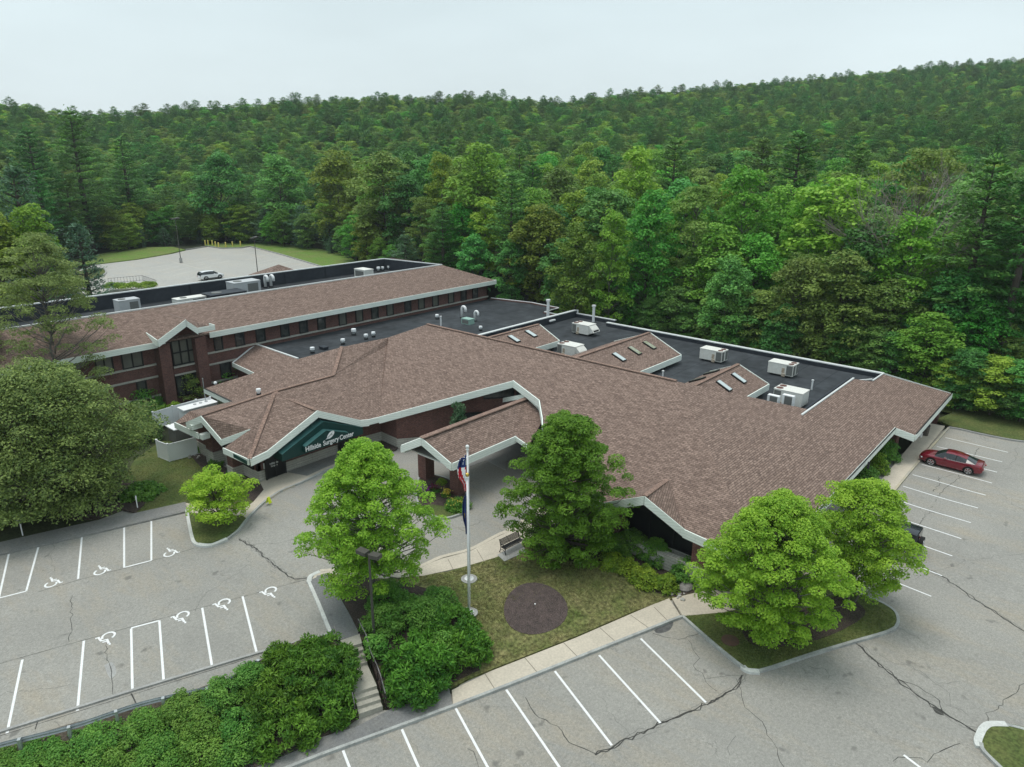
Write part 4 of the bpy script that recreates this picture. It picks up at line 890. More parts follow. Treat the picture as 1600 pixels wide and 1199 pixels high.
def limb(mb,a,b,r0,r1,r,bend=.12,n=4,sides=6):
    a=Vector(a);b=Vector(b);L=(b-a).length; pts=[]
    for i in range(n+1):
        t=i/n; p=a.lerp(b,t); k=math.sin(math.pi*t)*bend*L
        pts.append(p+Vector((r.normal()*k*.4,r.normal()*k*.4,-k*.35 if (b-a).normalized().z<.8 else 0)))
    pts[0]=a; pts[-1]=b; mb.tube(pts,[r0+(r1-r0)*i/n for i in range(n+1)],sides); return pts
def broadleaf(seed,Ht,R,zl,nc,nl,ls,material,barkm=bark,cr=None,shape=1.0,parent_loc=(0,0,0),tr=.16,asp=.8,multi=1,openness=0.,spiky=1.0,up=.6,fl=.7,top=0.75,dome=0.):
    """trunk + limbs + leaf sprays; shape>1 egg with narrow top"""
    r=np.random.default_rng(seed); root=empty('tree',parent_loc); mb=MB(); cz=zl+(Ht-zl)*.45
    cr=cr or R*.24; cs=[]; tries=0
    while len(cs)<nc and tries<nc*40:
        tries+=1
        u=r.random()**.8; t=u; z=zl+(Ht-zl-cr*.6)*t
        prof=math.sin(math.pi*min(1,(t*top+.18)))**.65 if t<.999 else .1
        prof=max(.12,min(1,prof))*(1-.55*max(0,t-.55)/.45*shape)
        if dome:
            pd=(1-max(0,(t-.38)/.64)**2.2)**.55 if t<1 else .15
            pd*=(.70+.30*min(1,t/.38)); prof=prof*(1-dome)+pd*dome
        a=r.random()*2*math.pi; lob=(1+.14*math.sin(3*a+seed)+.09*math.sin(5*a+2*seed+t*5)+.10*math.sin(2*a+t*9+seed)+.06*math.sin(7*a-t*13))*(1.10 if r.random()<.12 else 1)
        q=(r.random()**.42); rad=(R-cr*.8)*prof*lob*q
        c=np.array([math.cos(a)*rad,math.sin(a)*rad,z+r.normal()*cr*.3])
        if openness and r.random()<openness*(1-q): continue
        if any(np.linalg.norm((c-k)/np.array([1,1,.8]))<cr*.62 for k in cs[-60:]): continue
        cs.append(c)
    V_=[];T_=[]
    for c in cs:
        k=.75+.5*r.random(); q,t=clump(c,cr*k,int(nl*k),ls,asp,up,fl,r,.25+.5*r.random()); V_.append(q);T_.append(t)
    fork=zl*.55+.15*Ht; tops=[]
    if multi==1:
        limb(mb,(0,0,-.4),(r.normal()*.12,r.normal()*.12,fork),tr,tr*.75,r,.02); tops=[(0,0,fork)]
        limb(mb,(0,0,fork),(r.normal()*.3,r.normal()*.3,Ht*.86),tr*.6,tr*.12,r,.04,6)
    else:
        for k in range(multi):
            a=2*math.pi*k/multi; limb(mb,(math.cos(a)*.1,math.sin(a)*.1,-.3),(math.cos(a)*R*.42,math.sin(a)*R*.42,Ht*.62),tr*.6,tr*.18,r,.05,5)
    order=r.permutation(len(cs))[:max(10,int(len(cs)*.55))]
    for i in order:
        c=cs[i]; d=math.hypot(c[0],c[1]); z0=max(fork*.8,min(Ht*.8,c[2]-d*.75)); 
        b0=tr*.28*(1-.5*z0/Ht)+.012; limb(mb,(0 if multi==1 else c[0]*.25,0 if multi==1 else c[1]*.25,z0),c,b0,.012,r,.10,4,5)
    tk=obj('trunk',mb,barkm,root,smooth=True,fix=False)
    V_=np.concatenate(V_);T_=np.concatenate(T_); cw=leafobj('crown',V_,T_,material,root)
    return root
def pine(seed,Ht,R,zl,material,dense=1.,wh=1.15,ls=.75):
    r=np.random.default_rng(seed); root=empty('pine_tree'); mb=MB(); mb.tube([(0,0,-.5),(.1,0,Ht*.5),(0,.05,Ht*.98)],[R*.075+.08,R*.05+.05,.03],7); V_=[];T_=[]
    z=zl
    while z<Ht*.985:
        t=(z-zl)/(Ht-zl); prof=(1-t)**.5*(.5+.5*min(1,t*3))*(1 if r.random()<.8 else 1.25); nb=int(5+3*(1-t)) 
        a0=r.random()*6.28
        for k in range(nb):
            a=a0+2*math.pi*k/nb+r.normal()*.22; L=max(.4,R*prof*(.6+.55*r.random())); el=.10+.45*t
            d=np.array([math.cos(a),math.sin(a),el]); tip=np.array([0,0,z])+d*L; mb.tube([(0,0,z),tuple(np.array([0,0,z])+d*L*.55-np.array([0,0,.04*L])),tuple(tip)],[.05+.012*L,.03,.012],4)
            ns=max(2,int(L/.75*dense))
            for j in range(ns):
                q=.32+.68*(j+.5)/ns; w_=(1.15-.55*q)*min(1.2,.35+L*.22); side=np.array([-d[1],d[0],0])*r.normal()*w_*.55
                c=np.array([0,0,z])+d*L*q+side; n=int(15*dense); p=c+r.normal(size=(n,3))*np.array([w_*.40,w_*.40,.13*w_+.05])
                ax=d+r.normal(size=(n,3))*.45+np.array([0,0,.35]); nr=r.normal(size=(n,3))*.45+np.array([0,0,1.]); sz=ls*(.6+.6*r.random(n))
                V_.append(cards(p,nr,sz,.34,ax,r)); T_.append(np.clip(.2+.55*r.random()+r.normal(size=n)*.15,0,1))
        z+=wh*(.75+.5*r.random())*(1.15-.55*t)
    n=24; V_.append(cards(np.array([0,0,Ht])+r.normal(size=(n,3))*np.array([.25,.25,.5]),r.normal(size=(n,3)),np.full(n,ls),.3,np.tile([0,0,1.],(n,1))+r.normal(size=(n,3))*.3,r)); T_.append(np.full(n,.7))
    obj('trunk',mb,bark,root,smooth=True,fix=False); leafobj('crown',np.concatenate(V_),np.concatenate(T_),material,root); return root
def bare(seed,Ht,R):
    r=np.random.default_rng(seed); root=empty('dead_tree'); mb=MB(); limb(mb,(0,0,-.5),(0,0,Ht*.55),.28,.16,r,.02)
    def br(a,d,L,rad,k):
        b=a+d*L; limb(mb,a,b,rad,rad*.45,r,.06,3,5)
        if k>0:
            for _ in range(4):
                nd=(d+Vector((r.normal(),r.normal(),r.normal()*.6+.15))*.55).normalized(); br(a.lerp(b,.45+.5*r.random()),nd,L*.62,rad*.5,k-1)
    for i in range(9):
        a=2*math.pi*i/9; br(Vector((0,0,Ht*(.3+.25*r.random()))),Vector((math.cos(a)*.6,math.sin(a)*.6,.9)).normalized(),Ht*.38,.11,3)
    obj('trunk',mb,mat('dead_bark',(.30,.26,.23),.9,noise=(3,.6)),root,fix=False); return root
# ------------ sized from the picture
def stand(base,top,wpx,off=0.):
    b=G(*base,off); d=ray(*top); t=(b.x*d[0]+b.y*d[1])/(d[0]**2+d[1]**2); zt=CH+t*d[2]; c=MC.T@np.array([b.x,b.y,b.z-CH+ (zt-b.z)*.5]); return b,zt-b.z,wpx/2/F*c[2]
def place(t,b,label,cat='tree',group=None,name=None,rz=0):
    t.location=b; t.rotation_euler=(0,0,rz); tag(t,label,cat,group)
    if name: t.name=name
    return t
b,h,R=stand((583,935),(576,693),208); place(broadleaf(11,h,R,h*.15,430,200,.118,LM['maple'],barkg,cr=.48,tr=.15,openness=.5,shape=.8,top=.78,dome=.35),b,'bright green maple in the mulch bed left of the flagpoles','tree','maples planted round the car parks','maple_tree')
b,h,R=stand((880,872),(885,650),182); R*=1.0; place(broadleaf(12,h,R,h*.04,560,190,.122,LM['maple_d'],bark,cr=.48,tr=.16,openness=.05,shape=.7,top=.72,dome=.7),b,'dense dark green maple hiding the end of the drive-through canopy','tree','maples planted round the car parks','maple_tree')
b,h,R=stand((1195,1002),(1175,772),222); place(broadleaf(13,h,R,h*.12,470,200,.118,LM['maple'],barkg,cr=.47,tr=.15,openness=.3,shape=.6,top=.8,dome=.6),b,'broad bright green maple on the grass island, the nearer of the two there','tree','maples planted round the car parks','maple_tree')
b,h,R=stand((1325,945),(1345,750),172); place(broadleaf(14,h,R,h*.2,330,170,.115,LM['maple'],barkg,cr=.45,tr=.12,openness=.6,shape=.6,multi=4,top=.82,dome=.8),b,'thin many-stemmed maple on the grass island, partly hiding a dark car','tree','maples planted round the car parks','maple_tree')
b,h,R=stand((343,822),(342,737),106); place(broadleaf(15,h,R,h*.22,95,170,.13,LM['jmaple'],bark,cr=.55,tr=.10,openness=.1,shape=.35,top=.7,fl=.55),b,'low spreading yellow-green maple on the small island by the entrance walk','tree',None,'maple_tree')
b,h,R=stand((95,800),(95,560),285); place(broadleaf(16,h*.97,R,h*.05,520,190,.21,LM['oak'],bark,cr=1.0,tr=.3,openness=.0,shape=.3,top=.72,asp=.5,dome=.8),b,'huge round dark olive tree overhanging the walk at the left','tree',None,'oak_tree')
b,h,R=stand((-40,830),(-30,620),190); place(broadleaf(17,h,R,h*.05,240,150,.22,LM['oak'],bark,cr=.95,tr=.25,shape=.6,top=.72,asp=.5),b,'dark olive tree cut off by the left edge of the photo','tree',None,'oak_tree')
b,h,R=stand((112,680),(100,362),185); place(broadleaf(18,h,R,h*.16,230,140,.2,LM['ash'],barkg,cr=.75,tr=.22,openness=.6,shape=.5,top=.85,fl=.5,asp=.45,dome=.5),b,'tall sparse grey-barked tree in front of the two storey building','tree',None,'ash_tree')
b,h,R=stand((5,690),(5,430),95); place(broadleaf(19,h,R,h*.2,110,120,.2,LM['ash'],barkg,cr=.75,tr=.2,openness=.8,shape=.75,top=.85,fl=.45,asp=.45),b,'sparse yellow-green tree at the far left edge before the brick wing','tree',None,'ash_tree')
# ------------ shrubs
def shrub(seed,b,R,h,material,label,nl=70,ls=.14,cr=.33,style=0,group=None,name='shrub',ry=None,asp=.7,rz=0,cat='shrub'):
    r=np.random.default_rng(seed); root=empty(name,b,rz,label,cat,group); ry=ry or R; V_=[];T_=[]; n=int(max(9,3.1*(R*ry+ (R+ry)*h)/(cr*cr*2.2)))
    for _ in range(n):
        d=r.normal(size=3); d/=np.linalg.norm(d); d[2]=abs(d[2]); q=.72+.28*r.random()
        e_=4. if style==2 else 2.
        k=(abs(d[0])**e_+abs(d[1])**e_+abs(d[2])**e_)**(-1/e_)
        c=d*k*np.array([R-cr*.6,ry-cr*.6,h-cr*.4])*q; c[2]=max(c[2],cr*.5)
        kk=.75+.55*r.random()
        if style: 
            q_,t_=clump(c,cr*kk,int(nl*kk),ls,.30,.3,.8,r,.1+.8*r.random(),long_out=True,shell=.3)
        else: q_,t_=clump(c,cr*kk,int(nl*kk),ls,asp,.6,.75,r,.1+.8*r.random())
        V_.append(q_);T_.append(t_)
    mb=MB()
    for k in range(6):
        a=k*1.05; limb(mb,(0,0,-.15),(math.cos(a)*R*.55,math.sin(a)*ry*.55,h*.7),.035,.012,r,.08,3,5)
    obj('stems',mb,bark,root,fix=False); leafobj('foliage',np.concatenate(V_),np.concatenate(T_),material,root); return root
def sh(px,py,wpx,h,m_,label,**k):
    b=G(px,py); c=MC.T@np.array([b.x,b.y,b.z-CH]); R=wpx/2/F*c[2]; k.setdefault('seed',int(px*7+py)); sd_=k.pop('seed'); return shrub(sd_,b,R,h,LM[m_],label,**k)
az=math.atan2(US[1],US[0])
# big clipped yews either side of the steps and along the bank
g_='overgrown yews on the bank'
sh(445,1050,70,1.5,'yew','small yew in the upper corner behind the guard rail end',style=2,ls=.26,cr=.42,nl=105,group=g_,name='yew_bush',rz=az,cat='yew bush')
sh(500,1062,120,1.9,'yew','spiky dark yew beside the upper steps, left of the stairs',style=2,ls=.27,cr=.42,nl=105,group=g_,name='yew_bush',rz=az,cat='yew bush')
sh(515,1118,90,1.9,'yew','trimmed yew at the foot of the stairs on their left',style=2,ls=.26,cr=.42,nl=105,group=g_,name='yew_bush',rz=az,cat='yew bush')
sh(440,1102,118,1.7,'yew','dark spreading yew behind the guard rail, second left of the stairs',style=2,ls=.27,cr=.42,nl=105,group=g_,name='yew_bush',rz=az,cat='yew bush')
sh(445,1150,110,1.7,'yew','wide low yew over the asphalt path left of the stairs',style=2,ls=.26,cr=.42,nl=105,group=g_,name='yew_bush',rz=az,cat='yew bush')
sh(660,1052,120,2.0,'yew','broad dark yew right of the stairs above the asphalt path',style=2,ls=.27,cr=.42,nl=105,group=g_,name='yew_bush',rz=az,cat='yew bush')
sh(722,1025,88,1.7,'yew','yew at the edge of the lawn above the pavement corner',style=2,ls=.26,cr=.42,nl=105,group=g_,name='yew_bush',rz=az,cat='yew bush')
sh(650,1085,90,1.6,'yew','lowest yew of the clump beside the bottom handrail',style=2,ls=.25,cr=.4,nl=105,group=g_,name='yew_bush',rz=az,cat='yew bush')
sh(700,985,85,1.3,'yew','small bright yew nearest the front flagpole',style=2,ls=.24,cr=.38,nl=105,group=g_,name='yew_bush',rz=az,cat='yew bush')
g2='scrub growing through the yews'
sh(600,985,75,1.7,'scrub','mid green scrub around the foot of the lamp post',group=g2,name='bush',ls=.10,cr=.36,nl=130,cat='bush')
sh(650,975,90,1.8,'scrub','tall green scrub in the middle of the mulch bed',group=g2,name='bush',ls=.10,cr=.38,nl=130,cat='bush')
sh(688,950,70,1.4,'scrub','light green scrub under the maple beside the lawn',group=g2,name='bush',ls=.10,cr=.36,nl=130,cat='bush')
sh(605,945,70,1.5,'shrub','dark bush directly under the maple left of the flagpoles',group=g2,name='bush',ls=.10,cr=.36,nl=130,cat='bush')
sh(690,1035,60,1.9,'scrub','bluish scrub growing out of the yews near the pavement',group=g2,name='bush',ls=.12,cr=.4,nl=90,cat='bush')
sh(590,1020,45,1.2,'scrub','small scrub touching the upper handrail of the stairs',group=g2,name='bush',ls=.12,cr=.35,nl=80,cat='bush')
g3='weedy scrub below the guard rail'
for i,(x,y,w_,h,lb_) in enumerate(((380,1150,90,1.6,'tall weedy bush next to the yews below the guard rail'),(318,1138,80,1.5,'feathery bush under the bend of the guard rail'),(322,1178,95,1.4,'low weedy bush beside the asphalt path edge'),(255,1172,85,1.2,'leafy bush in front of the guard rail post'),(190,1180,80,1.1,'bush just left of the guard rail post'),(240,1195,110,1.4,'low bush spilling down the bank near the bottom edge'),(150,1195,100,1.4,'low bush at the bottom edge below the guard rail'),(60,1195,110,1.2,'low bush at the bottom left below the guard rail'),(0,1200,90,1.0,'bush in the bottom left corner'),(345,1098,75,1.3,'small bush touching the guard rail near its bend'),(290,1112,75,1.2,'small bush just below the guard rail middle'),(232,1136,75,1.1,'bush right under the middle of the guard rail'),(150,1158,95,1.0,'low bush along the left part of the guard rail'),(65,1178,90,.9,'low bush at the left under the guard rail'),(392,1068,60,1.1,'bush at the curved end of the guard rail'),(375,1180,90,1.3,'low green bush on the bank above the path'))):
    k_=.55+.45*min(1,max(0,(x-60)/300)); sh(x,y+(1-k_)*10,w_*(.8+.2*k_),h*k_,'scrub' if i%3 else 'shrub',lb_,group=g3,name='bush',ls=.10,cr=.36,nl=130,cat='bush')
g4='shrubs in the bed in front of the building'
for x,y,w_,h,m_,lb_ in ((952,858,50,1.7,'shrub','dark shrub against the wall next to the dense maple'),(988,864,60,1.8,'shrub','dark green shrub under the left end of the front gable'),(1024,876,54,1.7,'shrub','shrub before the stone planter wall'),(950,884,50,.9,'shruby','yellow-green shrub at the lawn edge by the dense maple'),(978,893,46,.9,'shruby','round lime shrub second along the lawn edge'),(1008,910,58,1.1,'shruby','bushy lime shrub in the middle of the bed'),(1040,922,46,1.1,'shruby','lime shrub with yellow tips beside the dark one'),(1072,908,54,1.7,'shrub','tall dark round shrub at the corner of the bed'),(1125,885,60,1.3,'shrub','shrub at the building corner behind the island maple')):
    sh(x,y,w_,h,m_,lb_,group=g4,ls=.12,cr=.33,nl=80)
g5='shrubs along the right side of the building'
for x,y,w_,h,m_,lb_ in ((1385,722,40,2.2,'shrub','tall shrub at the corner below the right porch'),(1370,738,40,1.8,'shruby','yellow-tipped shrub on the right side of the building'),(1352,755,44,1.6,'shrub','dark rounded shrub under the side gutter'),(1372,716,36,2.0,'scrub','light shrub close under the side eave')):
    sh(x,y,w_,h,m_,lb_,group=g5,ls=.13,cr=.36,nl=80)
g6='small plants by the entrance wing'
for x,y,w_,h,m_,lb_ in ((312,708,22,.8,'shrub','small dark shrub at the foot of the corner pier'),(338,728,26,.9,'shrub','low shrub between the two corner piers'),(365,742,24,.7,'f_dark','low dark shrub under the green sign panel'),(290,694,14,.6,'shrub','little shrub against the white enclosure')):
    sh(x,y,w_,h,m_,lb_,group=g6,ls=.1,cr=.22,nl=50)
sh(222,775,70,1.0,'scrub','light green hosta-like clump under the big olive tree',ls=.2,cr=.3,nl=60)
sh(300,620,60,3.2,'f_dark','dark bushy shrub before the brick stair tower',ls=.2,cr=.6,nl=60)
sh(350,600,50,4.5,'f_mid','tall leafy shrub between the wings of the building',ls=.2,cr=.6,nl=60)
sh(225,640,70,2.6,'shrub','dark hedge bush behind the white fence',ls=.2,cr=.6,nl=60)
sh(220,690,70,3.4,'f_dark','dark evergreen bush between the big tree and the enclosure',ls=.2,cr=.7,nl=70)
shrub(991,V((42.3,43.2,0)),.8,5.2,LM['spruce'],'narrow dark conifer in the court behind the canopy roof',style=1,ls=.3,cr=.4,nl=50,name='conifer_shrub',cat='conifer')
# flowers on the drive island
fy=leafmat('petal_yellow',(.65,.45,.03),(.75,.65,.15),.2,.02); fp=leafmat('petal_purple',(.16,.015,.22),(.30,.04,.35),.2,.02); fr_=leafmat('petal_wine',(.12,.012,.05),(.2,.03,.08),.2,.02)
fl1=sh(715,795,42,.75,'scrub','clump of daylilies with pale yellow flowers on the drive island',style=1,ls=.35,cr=.3,nl=70,name='flower_clump',cat='flowers')
def petals(parent,c,R,h,n,m_,s=.11):
    n=int(n*1.8)
    r=rng; p=np.array([[0,0,h]])+r.normal(size=(n,3))*np.array([R*.5,R*.5,.12]); leafobj('blossoms',cards(p,r.normal(size=(n,3))*.4+np.array([0,0,1]),np.full(n,s),.9),r.random(n),m_,parent)
petals(fl1,0,.8,.75,34,fy)
f2=sh(697,778,16,.5,'scrub','bright yellow flowers in the middle of the drive island',style=1,ls=.25,cr=.2,nl=40,name='flower_clump',cat='flowers'); petals(f2,0,.42,.55,60,fy,.12)
f3=sh(662,775,18,.6,'shrub','vivid purple flowers at the left of the drive island',style=1,ls=.2,cr=.2,nl=30,name='flower_clump',cat='flowers'); petals(f3,0,.5,.6,110,fp,.13)
f4=sh(678,770,20,.5,'shrub','wine red foliage plant behind the yellow flowers',style=1,ls=.2,cr=.2,nl=30,name='flower_clump',cat='flowers'); petals(f4,0,.5,.5,70,fr_,.13)
f5=sh(690,757,18,.5,'shruby','small yellow-green plant in the dark mulch of the drive island',ls=.15,cr=.18,nl=40,name='flower_clump',cat='plant')
# grasses by the fence
for x_,y_,l_ in ((248,662,'left'),(262,657,'middle'),(277,652,'right')): sh(x_,y_,22,1.5,'shruby','tall bright ornamental grass between the white fences, '+l_+' clump',style=1,ls=.6,cr=.3,nl=60,name='ornamental_grass',cat='grass clump',group='ornamental grasses in the enclosure')
# ------------ the wood: prototypes
protos={}
def mk(k,o): protos[k]=o; return o
kinds=[]
specs=[('dark',lambda s:broadleaf(s,22,6.0,3.0,110,100,.44,LM['f_dark'],bark,cr=1.45,tr=.28,shape=.3,asp=.8,dome=.9)),
       ('mid',lambda s:broadleaf(s,21,5.6,3.0,110,100,.42,LM['f_mid'],bark,cr=1.35,tr=.26,shape=.4,asp=.8,dome=.85)),
       ('light',lambda s:broadleaf(s,21,5.2,2.5,100,95,.40,LM['f_lite'],barkg,cr=1.2,tr=.22,shape=.5,openness=.2,asp=.7,dome=.8)),
       ('olive',lambda s:broadleaf(s,21,5.5,3,100,90,.38,LM['f_olive'],barkg,cr=1.2,tr=.22,shape=.4,openness=.4,fl=.5,asp=.6,dome=.85)),
       ('pine',lambda s:pine(s,27,5.8,6,LM['pine'],1.25,1.3,.62)),
       ('spruce',lambda s:pine(s,12,4.2,.4,LM['spruce'],1.1,.75,.45))]
for k,f_ in specs:
    for v in range(2 if k in('light','olive','spruce') else 3): o=f_(100+len(kinds)*7); kinds.append((k,o))
LBL=dict(dark='dark green broadleaf tree in the wood behind the buildings',mid='mid green broadleaf tree in the wood behind the buildings',light='bright light green tree standing out in the wood',olive='dull olive open-crowned tree in the wood',pine='tall dark pine with layered branches in the wood',spruce='young bluish green conifer at the edge of the wood')
NM=dict(dark='broadleaf_tree',mid='broadleaf_tree',light='broadleaf_tree',olive='broadleaf_tree',pine='pine_tree',spruce='young_conifer')
used=set()
def wood_tree(kind,x,y,sc_,wide=1.,label=None,v=None):
    c=[i for i,(k,o) in enumerate(kinds) if k==kind]; i=c[random.randrange(len(c))] if v is None else c[v%len(c)]
    o=kinds[i][1]
    if i in used: o=dup(o)
    used.add(i); o.name=NM[kind]; o.location=(x,y,H(x,y)-.3); o.rotation_euler=(0,0,random.uniform(0,6.28)); o.scale=(sc_*wide,sc_*wide,sc_); tag(o,label or LBL[kind],'tree' if kind!='spruce' else 'conifer',None if label else 'trees of the wood: '+{'dark':'dark broadleaf','mid':'mid green broadleaf','light':'light green','olive':'olive','pine':'pines','spruce':'young conifers'}[kind])
    if label and 'group' in o.keys(): del o['group']
    return o
# edge of the wood (world outline); trees stand beyond it
edge=[P(-300,470,2),P(-60,440,2),P(90,408,2.8),P(150,396,2.8),P(230,385,2.8),P(300,383.5,2.8),P(378,381,2.8),P(470,389,2.8),P(540,401,2.8),P(575,420,2.8),V((86,100,0)),V((88,84,0)),V((89,72,0)),V((88,60,0)),V((87,30,0)),V((86.5,16,0)),V((94,9,0)),P(1560,660,0),P(1610,672,0),V((106,-12,0)),V((130,-60,0))]
poly=[(p.x,p.y) for p in edge]+[(400,-220),(900,0),(900,900),(0,900),(-300,600)]
def inpoly(x,y,pl=poly):
    c=False;j=len(pl)-1
    for i in range(len(pl)):
        xi,yi=pl[i];xj,yj=pl[j]
        if (yi>y)!=(yj>y) and x<(xj-xi)*(y-yi)/(yj-yi)+xi: c=not c
        j=i
    return c
def edged(x,y):
    best=1e9
    for (a,b),(c,d) in zip(poly[:20],poly[1:21]):
        L=(c-a)**2+(d-b)**2; t=max(0,min(1,((x-a)*(c-a)+(y-b)*(d-b))/L)); best=min(best,math.hypot(x-a-t*(c-a),y-b-t*(d-b)))
    return best
placed=[]
def ok(x,y,dm):
    return all((x-a)**2+(y-b)**2>dm*dm for a,b in placed)
# named trees first: (px,py on ground or hidden), distance given by world point behind the edge
def beyond(px,dist):
    d=ray(px,300); k=math.hypot(d[0],d[1]); return d[0]/k*dist,d[1]/k*dist
def topz(px,py,dist):
    d=ray(px,py); return CH+dist/math.hypot(d[0],d[1])*d[2]
def edge_d(px):
    q=70.
    while q<400 and not inpoly(*beyond(px,q)): q+=1.
    return q
def sp(kind,px,pytop,dist,wpx,label,base=None,v=None):
    if dist<60: dist+=edge_d(px)
    x,y=beyond(px,dist); h0={'dark':22,'mid':21,'light':21,'olive':21,'pine':27,'spruce':12}[kind]; r0={'dark':6.,'mid':5.6,'light':5.2,'olive':5.5,'pine':5.8,'spruce':4.2}[kind]
    ht=topz(px,pytop,dist)-H(x,y); s=max(.3,ht/h0); wr=max(.75,min(1.3,wpx/2/F*dist*.97/r0/s)); placed.append((x,y)); return wood_tree(kind,x,y,s,wr,label,v)
sp('pine',1240,205,128,150,'tallest dark pine in the wood behind the flat roof',v=0)
sp('pine',1185,215,135,110,'tall pine just left of the tallest one'); sp('pine',1335,225,140,100,'dark pine right of the tallest one'); sp('pine',1050,215,142,120,'dark pine above the bright maples of the wood edge')
sp('light',1165,262,108,118,'bright green maple in the wood, left of the broad one'); sp('light',1310,262,106,170,'broad light green tree in front of the tall pines',v=1)
sp('light',1270,275,110,90,'light green tree partly merged with the broad one'); sp('olive',1090,280,107,120,'grey-green tree left of the bright maple of the wood edge',v=0)
sp('olive',1440,218,125,130,'pale olive tree behind the dead grey one',v=1); sp('light',1440,335,98,110,'bright tree in front of the dead grey one'); 
sp('pine',1545,240,97,170,'big light pine at the right edge of the photo',v=1); sp('pine',1620,215,94,150,'pine cut off by the right edge of the photo',v=2)
sp('dark',1340,392,93.5,120,'dark oak leaning over the right end of the flat roof',v=0); sp('dark',1265,400,93.5,90,'dark oak in front of the broad light green tree',v=1); sp('dark',1155,400,95,95,'dark oak behind the middle roof unit',v=2)
sp('dark',1420,440,94.5,110,'dark leafy tree over the roof corner'); sp('dark',1530,420,95,120,'dark leafy tree above the small right lawn'); sp('mid',1580,470,93,90,'mid green tree above the right car park corner'); sp('dark',1250,475,92.5,70,'low dark tree behind the right roof units'); sp('dark',1480,530,94,80,'low dark tree near the roof corner')
sp('mid',1020,300,104,110,'mid green tree left of the grey-green one'); sp('light',960,330,101,80,'bright yellow-green tree behind the first roof unit'); sp('mid',905,350,102,90,'mid green tree beyond the parapet corner'); sp('light',990,232,128,110,'soft light green crown above the wood edge',v=0)
sp('pine',800,270,7,110,'layered pine beyond the end of the rear roof',v=2); sp('pine',690,315,5,80,'pine behind the right end of the rear roof'); sp('light',690,240,20,70,'yellow-green crown above the rear roof end'); sp('mid',750,225,18,130,'rounded tree behind the layered pine'); sp('dark',600,240,14,120,'dark rounded oak left of the yellow-green crown'); sp('mid',530,235,12,110,'mid green tree above the far lawn')
sp('pine',130,172,9,190,'tall spreading pine standing above the far car park at left',v=0); sp('pine',60,200,12,150,'pine left of the tall spreading one',v=1); sp('pine',200,215,10,120,'pine right of the tall spreading one',v=2); sp('dark',345,240,6,170,'wide dark oak with a thick trunk behind the yellow bollards'); sp('dark',440,245,9,120,'dark oak right of the wide one')
sp('spruce',410,325,4,60,'young conifer right of the yellow bollards'); sp('spruce',470,320,4,85,'full young conifer beside the far lawn'); sp('spruce',545,350,4,70,'conifer at the near end of the far lawn'); sp('spruce',510,345,6,60,'small conifer between two larger ones by the far lawn'); sp('spruce',630,365,4,70,'conifer behind the dark parapet corner')
sp('spruce',25,262,118,100,'bluish conifer at the left edge beyond the brick wing'); sp('spruce',110,350,112,90,'dark conifer behind the sparse tall tree'); sp('light',40,320,112,90,'light green tree in front of the left conifer'); sp('mid',-30,330,112,120,'mid green tree at the left edge by the conifer'); sp('spruce',65,380,106,80,'low conifer near the left end of the brick wing')
for i in range(30):
    t=i/29; 
    if t<.5: x,y=V((88.3,60,0)).lerp(V((88,14,0)),t*2)[:2]
    else: x,y=(92+ (t-.5)*2*18, 12.5-(t-.5)*2*30)
    x+=random.uniform(0,1.5); y+=random.uniform(-1,1); placed.append((x,y)); wood_tree(random.choice(['dark','dark','mid']),x,y,random.uniform(.30,.48),1.5)
for i,(gx,gy) in enumerate(((1478,636),(1500,641),(1522,645),(1545,650),(1568,655),(1592,660),(1618,666))):
    q_=P(gx,gy,0); placed.append((q_.x,q_.y)); wood_tree('dark' if i%3 else 'mid',q_.x,q_.y,.27+.05*(i%2),1.6)
for px in range(170,700,19):
    d_=edge_d(px)+random.uniform(.5,2.5); x,y=beyond(px,d_)
    if ok(x,y,3.): placed.append((x,y)); wood_tree(random.choice(['dark','spruce','mid','spruce']),x,y,random.uniform(.28,.5),1.35)
placed_named=len(placed)
x,y=beyond(1430,101); dt=bare(5,topz(1430,275,101)-H(x,y),6); dt.location=(x,y,H(x,y)); tag(dt,'leafless grey dead tree in the wood','tree'); placed.append((x,y))
# the thick old trunk by the bollards
x,y=beyond(352,170)
# random fill, nearest first
cand=[]
for _ in range(60000):
    px=random.uniform(-90,1690); dist=random.uniform(84,330); 
    x,y=beyond(px,dist); cand.append((dist,x,y,px))
cand=[c for c in cand if inpoly(c[1],c[2])]
random.shuffle(cand); cand.sort(key=lambda c:int(c[0]/12))
near=[];far=[]
for dist,x,y,px in cand:
    e_=edged(x,y) if dist<230 else 99
    if e_<1.5: continue
    dm=4.6 if e_<9 else (6.4 if dist<150 else 7.2)
    if not ok(x,y,dm): continue
    placed.append((x,y)); near.append((dist,x,y,px,e_))
    if len(near)>=190: break
maxd=near[-1][0]
for dist,x,y,px,e_ in near:
    u=random.random()
    leftish=px<600
    if e_<4 and dist<230 and u<.5: k='spruce' if (leftish and random.random()<.45) else 'dark'; s=random.uniform(.42,.62)*(1.3 if k=='spruce' else 1)
    else:
        k='pine' if u<.15 else 'dark' if u<.42 else 'mid' if u<.72 else 'light' if u<.85 else 'olive'
        s=random.uniform(.82,1.05)*(.93 if k=='pine' else 1.)
        if e_<10: s*=.85
    wood_tree(k,x,y,s,random.uniform(.95,1.2))
